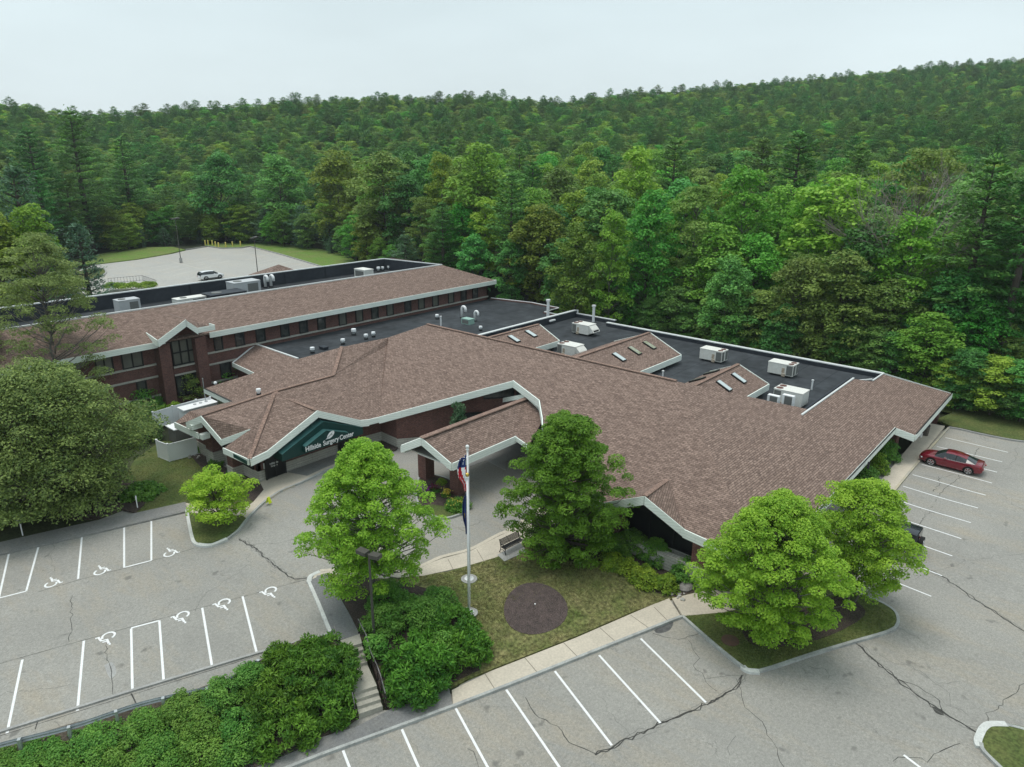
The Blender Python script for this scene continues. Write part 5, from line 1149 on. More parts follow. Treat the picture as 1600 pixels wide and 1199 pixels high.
# everything farther off: one continuous wood
pts=[];idx=[];scl=[];rot=[]
srcs=[o for k,o in kinds if k in('dark','mid','light','pine','olive')]
def crown_of(o): return [c for c in o.children if c.name.startswith('crown')][0]
dist=maxd-12
while dist<900:
    sp_=4.9+ (dist-150)*.004; npx=int(1900/(sp_/dist*F*.95))
    for i in range(npx+1):
        px=-120+1850*(i+random.uniform(-.4,.4))/npx; dd=dist+random.uniform(-.5,.5)*sp_
        Dr=lerp_tab(RD,px)
        if dd>Dr+45: continue
        x,y=beyond(px,dd)
        if dd<maxd and not ok(x,y,5.): continue
        if not inpoly(x,y): continue
        if dd<maxd+15: placed.append((x,y))
        pts.append((x,y,H(x,y)-.5)); k=random.random(); ki='pine' if k<.035 else 'dark' if k<.36 else 'mid' if k<.72 else 'light' if k<.86 else 'olive'
        c=[j for j,o in enumerate(srcs) if any(o is oo and kk==ki for kk,oo in kinds)]; idx.append(random.choice(c)); s=random.uniform(.54,.72)*(.74 if ki=='pine' else 1); scl.append(s); rot.append(random.uniform(0,6.28))
    dist+=sp_*.9
me=bpy.data.meshes.new('distant_wood'); me.from_pydata(pts,[],[])
for n_,t_,d_ in (('pick','INT',idx),('scl','FLOAT',scl),('rot','FLOAT',rot)):
    a=me.attributes.new(n_,t_,'POINT'); a.data.foreach_set('value',d_)
fo=bpy.data.objects.new('distant_wood',me); scn.collection.objects.link(fo)
tag(fo,'wooded hills reaching back to the skyline','woodland',None,'stuff')
ng=bpy.data.node_groups.new('wood','GeometryNodeTree'); ng.interface.new_socket('Geometry',in_out='INPUT',socket_type='NodeSocketGeometry'); ng.interface.new_socket('Geometry',in_out='OUTPUT',socket_type='NodeSocketGeometry')
gi=ng.nodes.new('NodeGroupInput'); go=ng.nodes.new('NodeGroupOutput'); ip=ng.nodes.new('GeometryNodeInstanceOnPoints'); jn=ng.nodes.new('GeometryNodeJoinGeometry')
for o in srcs:
    oi=ng.nodes.new('GeometryNodeObjectInfo'); oi.inputs['Object'].default_value=crown_of(o); oi.inputs['As Instance'].default_value=True; oi.transform_space='ORIGINAL'; ng.links.new(oi.outputs['Geometry'],jn.inputs[0])
def na(nm,dt):
    n=ng.nodes.new('GeometryNodeInputNamedAttribute'); n.data_type=dt; n.inputs['Name'].default_value=nm; return n.outputs['Attribute']
ng.links.new(gi.outputs[0],ip.inputs['Points']); ng.links.new(jn.outputs[0],ip.inputs['Instance']); ip.inputs['Pick Instance'].default_value=True
ng.links.new(na('pick','INT'),ip.inputs['Instance Index'])
cx3=ng.nodes.new('ShaderNodeCombineXYZ'); ng.links.new(na('rot','FLOAT'),cx3.inputs[2]); ng.links.new(cx3.outputs[0],ip.inputs['Rotation']); cx4=ng.nodes.new('ShaderNodeCombineXYZ'); ww=ng.nodes.new('ShaderNodeMath'); ww.operation='MULTIPLY'; ww.inputs[1].default_value=1.28; sc4=na('scl','FLOAT'); ng.links.new(sc4,ww.inputs[0]); ng.links.new(ww.outputs[0],cx4.inputs[0]); ng.links.new(ww.outputs[0],cx4.inputs[1]); wz=ng.nodes.new('ShaderNodeMath'); wz.operation='MULTIPLY'; wz.inputs[1].default_value=.78; ng.links.new(sc4,wz.inputs[0]); ng.links.new(wz.outputs[0],cx4.inputs[2]); ng.links.new(cx4.outputs[0],ip.inputs['Scale'])
ng.links.new(ip.outputs[0],go.inputs[0])
md=fo.modifiers.new('wood','NODES'); md.node_group=ng
print('wood near',len(near)+placed_named,'far',len(pts),'maxd',maxd)

# ================================================================ HAZE
hz=bpy.data.materials.new('haze'); hz.use_nodes=True; hn=hz.node_tree; hn.nodes.remove(hn.nodes['Principled BSDF']); pv=hn.nodes.new('ShaderNodeVolumePrincipled')
pv.inputs['Color'].default_value=(.86,.93,.97,1); pv.inputs['Density'].default_value=.00019; pv.inputs['Anisotropy'].default_value=.2; hn.links.new(pv.outputs[0],hn.nodes['Material Output'].inputs['Volume'])
mb=MB(); mb.box((400,400,58),(2400,2400,170)); ho=obj('haze',mb,hz); tag(ho,'thin pale summer haze over the woods','haze',None,'stuff')
# ================================================================ THINGS
def lin(p,q,t): return V(p).lerp(V(q),t)
# ---- steps up the bank
st=empty('outdoor_stairs',(*sv(7.3,29.7),-1.4),0,'concrete steps with a landing climbing the bank between two yew clumps','stairs')
tl,tr=G(534,1019,.0),G(566,1010,.0); bl_,br_=G(561,1121,.14),G(598,1107,.14)
def frame(t): 
    a=V((tl.x,tl.y,0)).lerp(V((bl_.x,bl_.y,0)),t); b=V((tr.x,tr.y,0)).lerp(V((br_.x,br_.y,0)),t); return a,b
z0=.14; z1=(H(bl_.x,bl_.y)+H(br_.x,br_.y))/2+.14; nst=8; rz_=(z0-z1)/nst
L=(V((tl.x,tl.y))-V((bl_.x,bl_.y))).length; td=min(.34,L*.085)/L; ts=[0]; 
for i in range(3): ts.append(ts[-1]+td)
ts.append(1-3*td); 
for i in range(3): ts.append(ts[-1]+td)
ts.append(1.0)
stepm=mat('step_concrete',(.42,.40,.34),.9,noise=(1.2,.8),col2=(.33,.315,.27),fine=(12,.12)); 
for i in range(nst):
    t0_,t1_=ts[i],ts[i+1] if i<nst-1 else 1.0
    za=z0-rz_*(i+1)+ (0)
    if i==nst-1: break
    a,b=frame(t0_); c,d=frame(t1_); mb=MB(); q=[a,b,d,c]
    mb.add([V((p.x,p.y,za)) for p in q]+[V((p.x,p.y,za-.8)) for p in q],[(0,1,2,3),(7,6,5,4),(0,4,5,1),(1,5,6,2),(2,6,7,3),(3,7,4,0)]); obj('landing' if i==3 else 'step',mb,stepm,st,True)
mb=MB(); c,d=frame(0); a=G(532,1001,.14);b=G(562,991,.14); mb.add([V((p.x,p.y,z0+.01)) for p in (a,b,d,c)]+[V((p.x,p.y,z0-.8)) for p in (a,b,d,c)],[(0,1,2,3),(7,6,5,4),(0,4,5,1),(1,5,6,2),(2,6,7,3),(3,7,4,0)]); obj('top_landing',mb,stepm,st,True)
rail_m=mat('rail_paint',(.03,.025,.025),.4,metal=.3); railp=mat('rail_silver',(.35,.33,.33),.4,metal=.6,noise=(6,.8),col2=(.06,.05,.05))
def handrail(pts,label,hh=.92):
    """pts: ground points; two rails on posts"""
    root=empty('handrail',pts[0],0,label,'handrail','handrails of the steps'); top=[V(p)+V((0,0,hh)) for p in pts]; mid_=[V(p)+V((0,0,hh*.55)) for p in pts]
    mb=MB(); mb.tube([top[0]-V((0,0,.25))]+top+[top[-1]-V((0,0,.35))],.026); obj('top_rail',mb,railp,root,True)
    mb=MB(); mb.tube(mid_,.02); obj('lower_rail',mb,rail_m,root,True)
    for p in pts:
        mb=MB(); mb.cyl(V(p)-V((0,0,.1)),V(p)+V((0,0,hh)),.024,n=8); mb.cyl(V(p)-V((0,0,.02)),V(p)+V((0,0,.03)),.06,n=10); obj('post',mb,rail_m,root,True)
    return root
def onst(t,side,out=.18):
    a,b=frame(t); d=(b-a).normalized(); p=(b+d*out) if side>0 else (a-d*out); k=0
    z=z0
    for i in range(nst):
        if t>=ts[i]-1e-6: z=z0-rz_*(i+1)
    return V((p.x,p.y,max(z,z1)))
R0=G(561,989,.14)
handrail([V((R0.x,R0.y,.14)),onst(.08,1),onst(.3,1),onst(.62,1),onst(.8,1),onst(1.,1)],'long dark handrail down the right side of the steps')
L0=G(524,1001,.14); handrail([V((L0.x,L0.y,.14)),onst(.0,-1),onst(.12,-1)],'short dark handrail at the top left of the steps'); handrail([onst(.9,-1),onst(1.,-1)],'short rail end at the bottom left of the steps')
# ---- guard rail
gp_=[G(x,y,.35) for x,y in ((-60,1189),(0,1171),(110,1143),(215,1108),(290,1090),(330,1080),(362,1066),(388,1050),(402,1040))]; gs=smoothline(gp_,6)
gr_=empty('guard_rail',(gp_[3].x,gp_[3].y,0),0,'galvanised guard rail along the edge of the upper car park, half buried in scrub','guard rail')
prof=[(0,.44),(.05,.50),(0,.56),(0,.60),(.05,.66),(0,.72)]
mb=MB(); n_=len(gs)
for i,q in enumerate(gs):
    d=(gs[min(i+1,n_-1)]-gs[max(i-1,0)]).normalized(); nn=V((-d.y,d.x))
    for o_,z in prof: p=q+nn*o_; mb.v.append((p.x,p.y,H(q.x,q.y)+z))
    for o_,z in prof: p=q+nn*(o_-.012); mb.v.append((p.x,p.y,H(q.x,q.y)+z))
m_=12
for i in range(n_-1):
    for k in range(5): mb.f.append((i*m_+k,i*m_+k+1,(i+1)*m_+k+1,(i+1)*m_+k)); mb.f.append((i*m_+6+k,(i+1)*m_+6+k,(i+1)*m_+7+k,i*m_+7+k))
    mb.f.append((i*m_+5,i*m_+11,(i+1)*m_+11,(i+1)*m_+5)); mb.f.append((i*m_,(i+1)*m_,(i+1)*m_+6,i*m_+6))
obj('rail_beam',mb,mat('rail_galvanised',(.42,.44,.45),.5,metal=.4,noise=(2,.8),col2=(.30,.32,.33)),gr_,True,fix=True)
acc=0
for i in range(1,n_):
    acc+=(gs[i]-gs[i-1]).length
    if acc>1.9 or i==n_-1:
        acc=0; q=gs[i]; d=(gs[i]-gs[i-1]).normalized(); nn=V((d.y,-d.x)); p=q+nn*.12; mb=MB(); mb.box((p.x,p.y,H(p.x,p.y)+.3),(.14,.18,.9),math.atan2(d.y,d.x)); obj('post',mb,galv,gr_,True)
# ---- lamps
bronze=mat('lamp_bronze',(.10,.095,.085),.5,metal=.3); lens=mat('lamp_lens',(.45,.45,.42),.3)
def lamp(base,topz_,label,n=2,head=(.62,.38,.2),m_=bronze,ped=0,ang=0.,arm=.35,grp=None):
    root=empty('lamp_post',base,0,label,'street lamp',grp); h=topz_-base.z; mb=MB(); mb.cyl((0,0,-.3 if not ped else ped-.1),(0,0,h),.09,.06,8); obj('pole',mb,m_,root)
    if ped: mb=MB(); mb.cyl((0,0,-.2),(0,0,ped),.32,.30,16); obj('pedestal',mb,concg,root)
    for k in range(n):
        a=ang+math.pi*k; d=V((math.cos(a),math.sin(a),0)); mb=MB(); mb.bar(V((0,0,h-.06)),d*arm+V((0,0,h-.04)),.07,.07); mb.bar(d*arm+V((0,0,h)),d*(arm+head[0])+V((0,0,h+.04)),head[1],head[2]); hd=obj('lamp_head',mb,bronze if m_ is bronze else m_,root)
        mb=MB(); mb.bar(d*(arm+.06)+V((0,0,h-.105)),d*(arm+head[0]-.06)+V((0,0,h-.075)),head[1]-.08,.02); obj('lens',mb,lens,hd)
    return root
b=G(585,1003); t_=hl=CH+(b.xy.length/math.hypot(*ray(578,866)[:2]))*ray(578,866)[2]
lamp(b,t_,'dark twin-headed lamp post standing in the yews right of the steps',2,(.62,.42,.22),ang=math.atan2(-US[1],US[0])-1.75,arm=.12)
b=P(283,410.5,2.8); tz=CH+(b.xy.length/math.hypot(*ray(275,342)[:2]))*ray(275,342)[2]; lamp(b,tz,'tall lamp post on a concrete pedestal in the middle of the far car park',2,(1.1,.6,.28),ped=1.0,ang=.6,arm=.1,grp='lamps of the far car park')
b=P(404,440,2.8); tz=CH+(b.xy.length/math.hypot(*ray(395,372)[:2]))*ray(395,372)[2]; lamp(b,tz,'tall lamp post just behind the dark parapet of the rear building',2,(1.0,.6,.28),ang=.6,arm=.1,grp='lamps of the far car park')
b=G(343,650); root=empty('globe_lamp',b,0,'slender pole with a small white globe beside the white enclosure','street lamp'); mb=MB(); mb.cyl((0,0,0),(0,0,3.4),.05,.05,8); obj('pole',mb,galv,root); mb=MB(); mb.lathe((0,0,3.4),[(.05,0),(.16,.08),(.18,.2),(.1,.33),(.02,.36)],12); obj('globe',mb,signw,root,smooth=True)
b=G(324,648); root=empty('metal_pole',b,0,'thin grey pole left of the globe lamp by the enclosure','pole'); mb=MB(); mb.cyl((0,0,0),(0,0,3.9),.05,.045,8); obj('shaft',mb,galv,root); mb=MB(); mb.lathe((0,0,3.9),[(.05,0),(.07,.05),(.02,.1)],8); obj('cap',mb,galv,root)
# ---- flagpoles
polew=mat('pole_white',(.78,.78,.78),.3); gold=mat('gold_ball',(.65,.45,.12),.25,metal=.8)
red=mat('flag_red',(.62,.02,.04),.8);fwh=mat('flag_white',(.8,.8,.82),.8);fbl=mat('flag_blue',(.02,.04,.16),.8); fnav=mat('flag_navy',(.02,.035,.13),.8)
def flagpole(base,h,label,ball):
    root=empty('flagpole',base,0,label,'flagpole'); mb=MB(); mb.cyl((0,0,0),(0,0,h),.085,.05,14); obj('pole',mb,polew,root,smooth=True)
    mb=MB(); mb.lathe((0,0,0),[(.30,.0),(.30,.06),(.20,.12),(.12,.2)],20); obj('base_collar',mb,polew,root); mb=MB(); mb.lathe((0,0,h-.02),[(.09,0),(.1,.05),(.05,.12)],12); obj('truck',mb,polew,root)
    mb=MB(); mb.lathe((0,0,h+.1),[(.03,-.05),(.09,.02),(.12,.1),(.09,.18),(.02,.22)],12); obj('ball_finial',mb,ball,root,smooth=True)
    mb=MB(); mb.tube([(.1,-.03,.6),(.11,-.03,h*.5),(.07,-.03,h-.05)],.008,4); obj('halyard',mb,fwh,root); return root
b1=G(733,957.5,.13); b2=G(733,905,.13)
def zt(b,px,py): d=ray(px,py); return CH+b.xy.length/math.hypot(d[0],d[1])*d[2]-b.z
flagpole(b1,zt(b1,731,747),'white flagpole with a gold ball, the nearer and shorter of the two','' or gold); flagpole(b2,zt(b2,725,703),'white flagpole with a pale ball, the farther of the two on the lawn',polew)
for bb,nm in ((b1,0),(b2,1)):
    c=V((bb.x,bb.y,H(bb.x,bb.y)+.15)); mb=MB(); mb.lathe((c.x,c.y,c.z-.02),[(.52,0),(.52,.035)],24); o_=obj('pole_footing',mb,concg); tag(o_,('round concrete footing under the nearer flagpole','round concrete footing under the farther flagpole')[nm],'footing')
imgr=V((MC[0][0],MC[1][0],0)).normalized()     # horizontal direction to the right in view
def flag(base,ztop,ht,wd,side,kind,label):
    root=empty('flag',(base.x,base.y,ztop),0,label,'flag'); nu,nv=26,30; vs=[]; 
    for j in range(nv+1):
        v=j/nv; wloc=wd*(.55+.55*math.sin(math.pi*min(1,v*1.1+.1)))*(1-.45*max(0,v-.6)/.4)
        for i in range(nu+1):
            u=i/nu; off=imgr*side*(.07+wloc*(u*.62+.10*math.sin(u*17+v*3))) + V((-imgr.y,imgr.x,0))*(.10*math.sin(u*12+v*2.2)+.05*math.sin(v*9))
            vs.append(off+V((0,0,-v*ht-u*.25*(1-v))))
    mats=[red,fwh,fbl] if kind=='us' else [fnav,gold,fwh]
    groups={0:[],1:[],2:[]}
    for j in range(nv):
        for i in range(nu):
            q=(j*(nu+1)+i,j*(nu+1)+i+1,(j+1)*(nu+1)+i+1,(j+1)*(nu+1)+i)
            u,v=i/nu,j/nv
            if kind=='us': k=2 if (v<.27 and u<.95) else int((u*.9+v*.35)*9.)%2
            else: k=0 if not(.42<v<.55 and .3<u<.5) else 1
            groups[k].append(q)
    me=bpy.data.meshes.new('cloth'); me.from_pydata(vs,[],[q for k in range(3) for q in groups[k]]); me.update()
    for m_ in mats: me.materials.append(m_)
    me.polygons.foreach_set('material_index',[k for k in range(3) for q in groups[k]]); me.polygons.foreach_set('use_smooth',[True]*len(me.polygons))
    o_=bpy.data.objects.new('cloth',me); link(o_,root)
    md_=o_.modifiers.new('thick','SOLIDIFY'); md_.thickness=.006
    if kind=='us':
        sv_=MB()
        for a in range(5):
            for c in range(4):
                k=int((.5+a*1.6)/30*nv*1.0); ii=3+c*6; p=V(vs[k*(nu+1)+ii]); sv_.box(p-V((-imgr.y,imgr.x,0))*(.02 if True else 0)*1,(.035,.035,.035))
        obj('stars',sv_,fwh,root)
    return root
flag(b2,b2.z+zt(b2,725,712),2.35,.85,-1,'us','striped flag with blue starred corner hanging limp from the farther pole')
flag(b1,b1.z+zt(b1,731,757)-.6,2.5,.35,-1,'state','plain navy flag hanging limp and narrow from the nearer pole')
# ---- bench
q0,q1=G(784,866,.17),G(816,850,.17); d=(q1-q0); ang=math.atan2(d.y,d.x); root=empty('park_bench',(q0+q1)/2,ang,'black metal bench with curled arms on a small concrete pad','bench'); Lb=1.75
for nm,y0,z0b,rot in (('seat',-.02,.44,0),('backrest',.26,.66,1.35)):
    mb=MB()
    for k in range(6):
        if rot==0: mb.box((0,y0-.22+k*.085,.44+.012*math.sin(k)),(Lb,.055,.025))
        else: mb.box((0,.22+k*.022,.52+k*.075),(Lb,.022,.055))
    obj(nm,mb,black,root)
for s_ in(-1,1):
    x=s_*Lb/2; mb=MB(); mb.tube([(x,-.30,0),(x,-.22,.2),(x,-.26,.42),(x,-.28,.58),(x,-.18,.66),(x,.0,.66),(x,.22,.62),(x,.34,.95)],.03,6); mb.tube([(x,.34,0),(x,.22,.2),(x,.20,.45),(x,.25,.65)],.03,6); mb.tube([(x,-.24,.4),(x,.2,.44)],.022,6); mb.tube([(x,-.2,.2),(x,0,.3),(x,.2,.2)],.02,6); obj('side_frame',mb,black,root)
# ---- vehicles
tyre=mat('tyre',(.02,.02,.02),.85); rimm=mat('alloy',(.55,.56,.58),.3,metal=.8); rimd=mat('alloy_dark',(.04,.04,.045),.35,metal=.6); cglass=mat('car_glass',(.015,.018,.022),.08,spec=.8); lred=mat('tail_lamp',(.35,.01,.01),.2); lwh=mat('head_lamp',(.7,.72,.75),.15)
def car(st_,glass_rng,material,wheel_x,wr,half,label,cat,name,clad=None,rim=rimm,loc=(0,0,0),rz=0,belt=.55,extra=None):
    """st_: stations along x (front = +x): (x, z_low, z_belt, z_roof, halfwidth, halfwidth_roof)"""
    root=empty(name,loc,rz,label,cat); N=len(st_); ring=[]
    for (x,zl,zb,zr,hw,hr) in st_:
        mid_=zl+(zb-zl)*.5
        pts=[(0,zl),(hw*.86,zl),(hw*.97,zl+.10),(hw,mid_),(hw*.985,zb-.10),(hw*.93,zb),(hr,zr-.06 if zr>zb+.1 else zb+(zr-zb)*.5),(hr*.80,zr),(0,zr+.015)]
        ring.append([(x,y,z) for y,z in pts]+[(x,-y,z) for y,z in pts[-2:0:-1]])
    K=len(ring[0]); vs=[V(p) for r_ in ring for p in r_]; body=[];gl={}
    for i in range(N-1):
        for k in range(K):
            f=(i*K+k,i*K+(k+1)%K,(i+1)*K+(k+1)%K,(i+1)*K+k); seg=k if k<8 else (15-k)
            ga=st_[i][3]-st_[i][2]>.22; gb=st_[i+1][3]-st_[i+1][2]>.22
            if seg==5 and (ga and gb): gl.setdefault('side_window',[]).append(f)
            elif seg in(6,7,5) and (ga!=gb or (i in glass_rng)): gl.setdefault('windscreen' if i>N/2 else 'rear_window',[]).append(f)
            else: body.append(f)
    body+= [tuple(range(K)),tuple(range((N-1)*K+K-1,(N-1)*K-1,-1))]
    mb=MB(); mb.v=[tuple(v) for v in vs]; mb.f=body; bo=obj('body',mb,material,root,smooth=True)
    md_=bo.modifiers.new('edge','BEVEL'); md_.width=.02; md_.segments=2; md_.limit_method='ANGLE'; md_.angle_limit=R_(35)
    for kx,(nm,fl) in enumerate(gl.items()):
        mb=MB(); 
        for f in fl: mb.add([vs[j] for j in f],[(0,1,2,3)])
        obj(nm,mb,cglass,root)
    xs=[s[0] for s in st_ if s[3]-s[2]>.22]
    if xs:
        for s_ in(-1,1):
            for fx in (.5,):
                cxp=min(xs)+(max(xs)-min(xs))*fx; r0=min(st_,key=lambda q:abs(q[0]-cxp)); mb=MB(); mb.bar((cxp,s_*(r0[4]*.93+.012),r0[2]),(cxp-.03,s_*(r0[5]+.012),r0[3]-.05),.09,.03,up=(0,s_,0)); obj('door_pillar',mb,black,root)
            mb=MB(); mb.bar((min(xs)+.05,s_*(half*.955),st_[N//2][2]+.005),(max(xs)-.1,s_*(half*.955),st_[N//2][2]+.005),.03,.025); obj('window_trim',mb,rimm,root)
            mb=MB(); mb.box((max(xs)-.05,s_*(half+.10),st_[N//2][2]+.06),(.16,.2,.13)); obj('wing_mirror',mb,material,root)
    for s_ in(-1,1):
        for wx_ in wheel_x:
            w_=empty('wheel',(wx_,s_*(half-.11),wr)); w_.parent=root
            mb=MB(); n=22; pr=[(-.11,wr*.72),(-.115,wr*.9),(-.09,wr),(.09,wr),(.115,wr*.9),(.11,wr*.72)]; vv=[];ff=[]
            for a in range(n):
                for y,r_ in pr: vv.append((math.cos(2*math.pi*a/n)*r_,y,math.sin(2*math.pi*a/n)*r_))
            for a in range(n):
                for k in range(6): ff.append((a*6+k,a*6+(k+1)%6,((a+1)%n)*6+(k+1)%6,((a+1)%n)*6+k))
            mb.add(vv,ff); obj('tyre',mb,tyre,w_,smooth=False)
            mb=MB(); mb.cyl((0,s_*.02,0),(0,s_*.03,0),wr*.70,n=20); mb.cyl((0,s_*.03,0),(0,s_*.10,0),wr*.16,n=10); obj('brake_disc',mb,rimd,w_)
            mb=MB(); mb.lathe((0,0,0),[(.01,0)]*2,3) if False else None
            for a in range(5):
                for e_ in(-.10,.10):
                    t=2*math.pi*a/5+e_; mb.bar((math.cos(t)*wr*.1,s_*.105,math.sin(t)*wr*.1),(math.cos(t+e_*.4)*wr*.72,s_*.095,math.sin(t+e_*.4)*wr*.72),.035,.02,up=(0,1,0))
            for a in range(16):
                t=2*math.pi*a/16;t2=2*math.pi*(a+1)/16; mb.bar((math.cos(t)*wr*.71,s_*.10,math.sin(t)*wr*.71),(math.cos(t2)*wr*.71,s_*.10,math.sin(t2)*wr*.71),.03,.03,up=(0,1,0))
            obj('rim',mb,rim,w_)
            mb=MB(); 
            for a in range(9):
                t=R_(-8)+math.pi*1.09*a/9; t2=R_(-8)+math.pi*1.09*(a+1)/9; rr_=wr*1.13; mb.bar((wx_+math.cos(t)*rr_,s_*(half-.03),wr+math.sin(t)*rr_),(wx_+math.cos(t2)*rr_,s_*(half-.03),wr+math.sin(t2)*rr_),.10,.075,up=(0,1,0))
            obj('wheel_arch',mb,clad or mat('arch_shade',(.01,.01,.01),.9),root)  # without cladding, a near-black ring paints the shade of the uncut wheel well
    x0,x1=st_[0][0],st_[-1][0]
    for s_ in(-1,1):
        mb=MB(); mb.bar((x1-.28,s_*half*.90,st_[-2][2]-.14),(x1-.03,s_*half*.58,st_[-1][2]-.12),.14,.13); obj('headlight',mb,lwh,root)
        mb=MB(); mb.bar((x0+.22,s_*half*.93,st_[1][2]-.10),(x0+.0,s_*half*.62,st_[0][2]-.08),.13,.12); obj('tail_light',mb,lred,root)
    mb=MB(); mb.box((x1-.01,0,st_[-1][1]+.18),(.05,half*1.1,.22)); obj('grille',mb,black,root)
    mb=MB(); mb.box((x0-.015,0,(st_[0][1]+st_[0][2])/2),(.02,.34,.12)); obj('number_plate',mb,signw,root)
    if clad:
        for s_ in(-1,1): mb=MB(); mb.bar((wheel_x[0]+wr*1.1,s_*(half-.01),st_[N//2][1]+.07),(wheel_x[1]-wr*1.1,s_*(half-.01),st_[N//2][1]+.07),.05,.16); obj('sill_cladding',mb,clad,root)
    for s_ in (-1,1):
        for dx in (.35,-.62):
            mb=MB(); mb.bar((dx,s_*(half+.005),st_[N//2][2]-.16),(dx+.16,s_*(half+.005),st_[N//2][2]-.16),.03,.03); obj('door_handle',mb,material,root)
    return root
redp=mat('red_paint',(.20,.008,.022),.22,metal=.25,spec=.6,coat=.8); whp=mat('white_paint',(.78,.79,.80),.3,coat=.6); dkp=mat('dark_paint',(.02,.022,.028),.25,coat=.7)
sed=[(-2.43,.38,.72,.80,.74,.60),(-2.30,.26,.96,1.00,.86,.72),(-1.85,.20,1.02,1.06,.915,.76),(-1.15,.18,.99,1.30,.93,.60),(-.55,.18,.97,1.44,.93,.60),(.0,.18,.95,1.475,.93,.60),(.45,.18,.94,1.44,.93,.60),(1.25,.18,.93,1.0,.93,.70),(1.9,.20,.86,.90,.90,.72),(2.25,.26,.74,.78,.82,.66),(2.43,.32,.62,.66,.66,.5)]
pf,pr_=G(1454,727),G(1511,741.5); d=(pf-pr_).normalized(); nn=V((d.y,-d.x,0)); 
if nn.dot(V((pf.x,pf.y,0)))<0: nn=-nn
c=(pf+pr_)/2+nn*.80; car(sed,(),redp,(-1.43,1.42),.34,.93,'dark red saloon car parked nose-in by the right-hand pavement','car','parked_car',loc=(c.x,c.y,(H(c.x,c.y))+.0),rz=math.atan2(d.y,d.x))
suv=[(-2.28,.45,.80,.95,.80,.66),(-2.2,.36,1.08,1.35,.90,.74),(-1.95,.30,1.10,1.60,.93,.66),(-1.2,.28,1.09,1.69,.935,.66),(-.4,.28,1.08,1.71,.935,.66),(.35,.28,1.06,1.66,.935,.66),(1.15,.28,1.05,1.14,.93,.76),(1.8,.30,.98,1.04,.91,.75),(2.15,.36,.86,.92,.84,.70),(2.3,.45,.72,.8,.72,.58)]
pf,pr_=P(345,436,2.82),P(321,439,2.82); d=(pf-pr_).normalized(); nn=V((d.y,-d.x,0))
if nn.dot(V((pf.x,pf.y,0)))<0: nn=-nn
c=(pf+pr_)/2+nn*.8; car(suv,(1,),whp,(-1.35,1.35),.38,.935,'white crossover with black cladding parked alone in the far car park','car','parked_car',clad=black,rim=rimd,loc=(c.x,c.y,2.84),rz=math.atan2(d.y,d.x))
jeep=[(-2.1,.5,1.1,1.75,.85,.76),(-2.05,.45,1.14,1.82,.90,.80),(-1.2,.42,1.14,1.85,.92,.80),(-.3,.42,1.13,1.85,.92,.80),(.45,.42,1.12,1.80,.92,.80),(.80,.42,1.12,1.16,.92,.80),(1.6,.45,1.10,1.14,.86,.74),(2.0,.5,1.02,1.08,.76,.64)]
pa,pb=G(1356,842),G(1406,858); d=(pa-pb).normalized(); c=(pa+pb)/2+V((0,0,0)); jr=car(jeep,(0,),dkp,(-1.25,1.3),.42,.92,'black boxy off-road car with a rear spare wheel, mostly hidden by the island maple','car','parked_car',clad=black,rim=rimm,loc=(c.x,c.y,H(c.x,c.y)),rz=math.atan2(d.y,d.x))
sw=empty('spare_wheel',(-2.26,0,1.0),math.pi/2); sw.parent=jr; mb=MB(); mb.cyl((0,-.12,0),(0,.12,0),.42,n=22); obj('tyre',mb,tyre,sw); mb=MB(); mb.cyl((0,.12,0),(0,.14,0),.24,n=16); mb.cyl((0,.14,0),(0,.16,0),.08,n=8); obj('rim',mb,rimm,sw)
# ---- rooftop units
def unit(px,py,label,flip=1,L_=2.5,W_=1.45,H_=1.15,z=4.3,hood=True,extra=0):
    c=P(px,py,z); root=empty('rooftop_unit',c,0,label,'rooftop unit','cream rooftop air units'); f=flip
    mb=MB(); mb.box((0,0,.10),(W_*.8,L_*.8,.24)); obj('curb',mb,black,root)
    mb=MB(); mb.box((0,0,.2+H_/2),(W_,L_,H_)); o_=obj('cabinet',mb,cream,root); o_.modifiers.new('b','BEVEL').width=.025
    mb=MB(); mb.box((0,0,.22+H_),(W_+.05,L_+.05,.05)); obj('lid',mb,cream,root)
    for k in(-1,1):
        mb=MB(); mb.cyl((k*W_*.24,f*L_*.36,H_+.245),(k*W_*.24,f*L_*.36,H_+.27),W_*.19,n=20); obj('fan_grille',mb,mat('rusty_fan',(.16,.07,.055),.8,noise=(12,.8),col2=(.07,.04,.035)),root)
    for sx_ in(-1,1): mb=MB(); mb.box((sx_*(W_/2+.008),f*L_*.36,.2+H_/2),(.02,L_*.24,H_*.85)); obj('coil_grille',mb,coil,root)
    for k in (-.27,.27): mb=MB(); mb.box((k*W_,f*(L_/2+.008),.2+H_/2),(W_*.34,.02,H_*.85)); obj('coil_grille',mb,coil,root)
    mb=MB(); mb.box((-W_/2-.012,f*L_*.12,.2+H_*.45),(.02,.3,.5)); mb.box((-W_/2-.05,f*L_*.14,.25),(.12,.35,.3)); obj('control_panel',mb,mat('panel_worn',(.52,.45,.36),.7,noise=(6,.8),col2=(.3,.22,.16)),root)
    if hood:
        y0=-f*L_/2; mb=MB(); mb.add([(-W_*.42,y0,.35),(W_*.42,y0,.35),(W_*.42,y0,.2+H_*.98),(-W_*.42,y0,.2+H_*.98),(-W_*.42,y0-f*.7,.55),(W_*.42,y0-f*.7,.55),(W_*.42,y0-f*.5,.2+H_*.6),(-W_*.42,y0-f*.5,.2+H_*.6)],[(0,1,2,3),(4,7,6,5),(0,4,5,1),(3,2,6,7),(0,3,7,4),(1,5,6,2)]); obj('intake_hood',mb,cream,root)
        mb=MB(); mb.box((0,y0-f*.62,.68),(W_*.6,.1,.2)); obj('hood_opening',mb,black,root)
    return root
unit(891,556,'cream rooftop unit nearest the high ridge, between two skylight roofs',1,2.5,1.7)
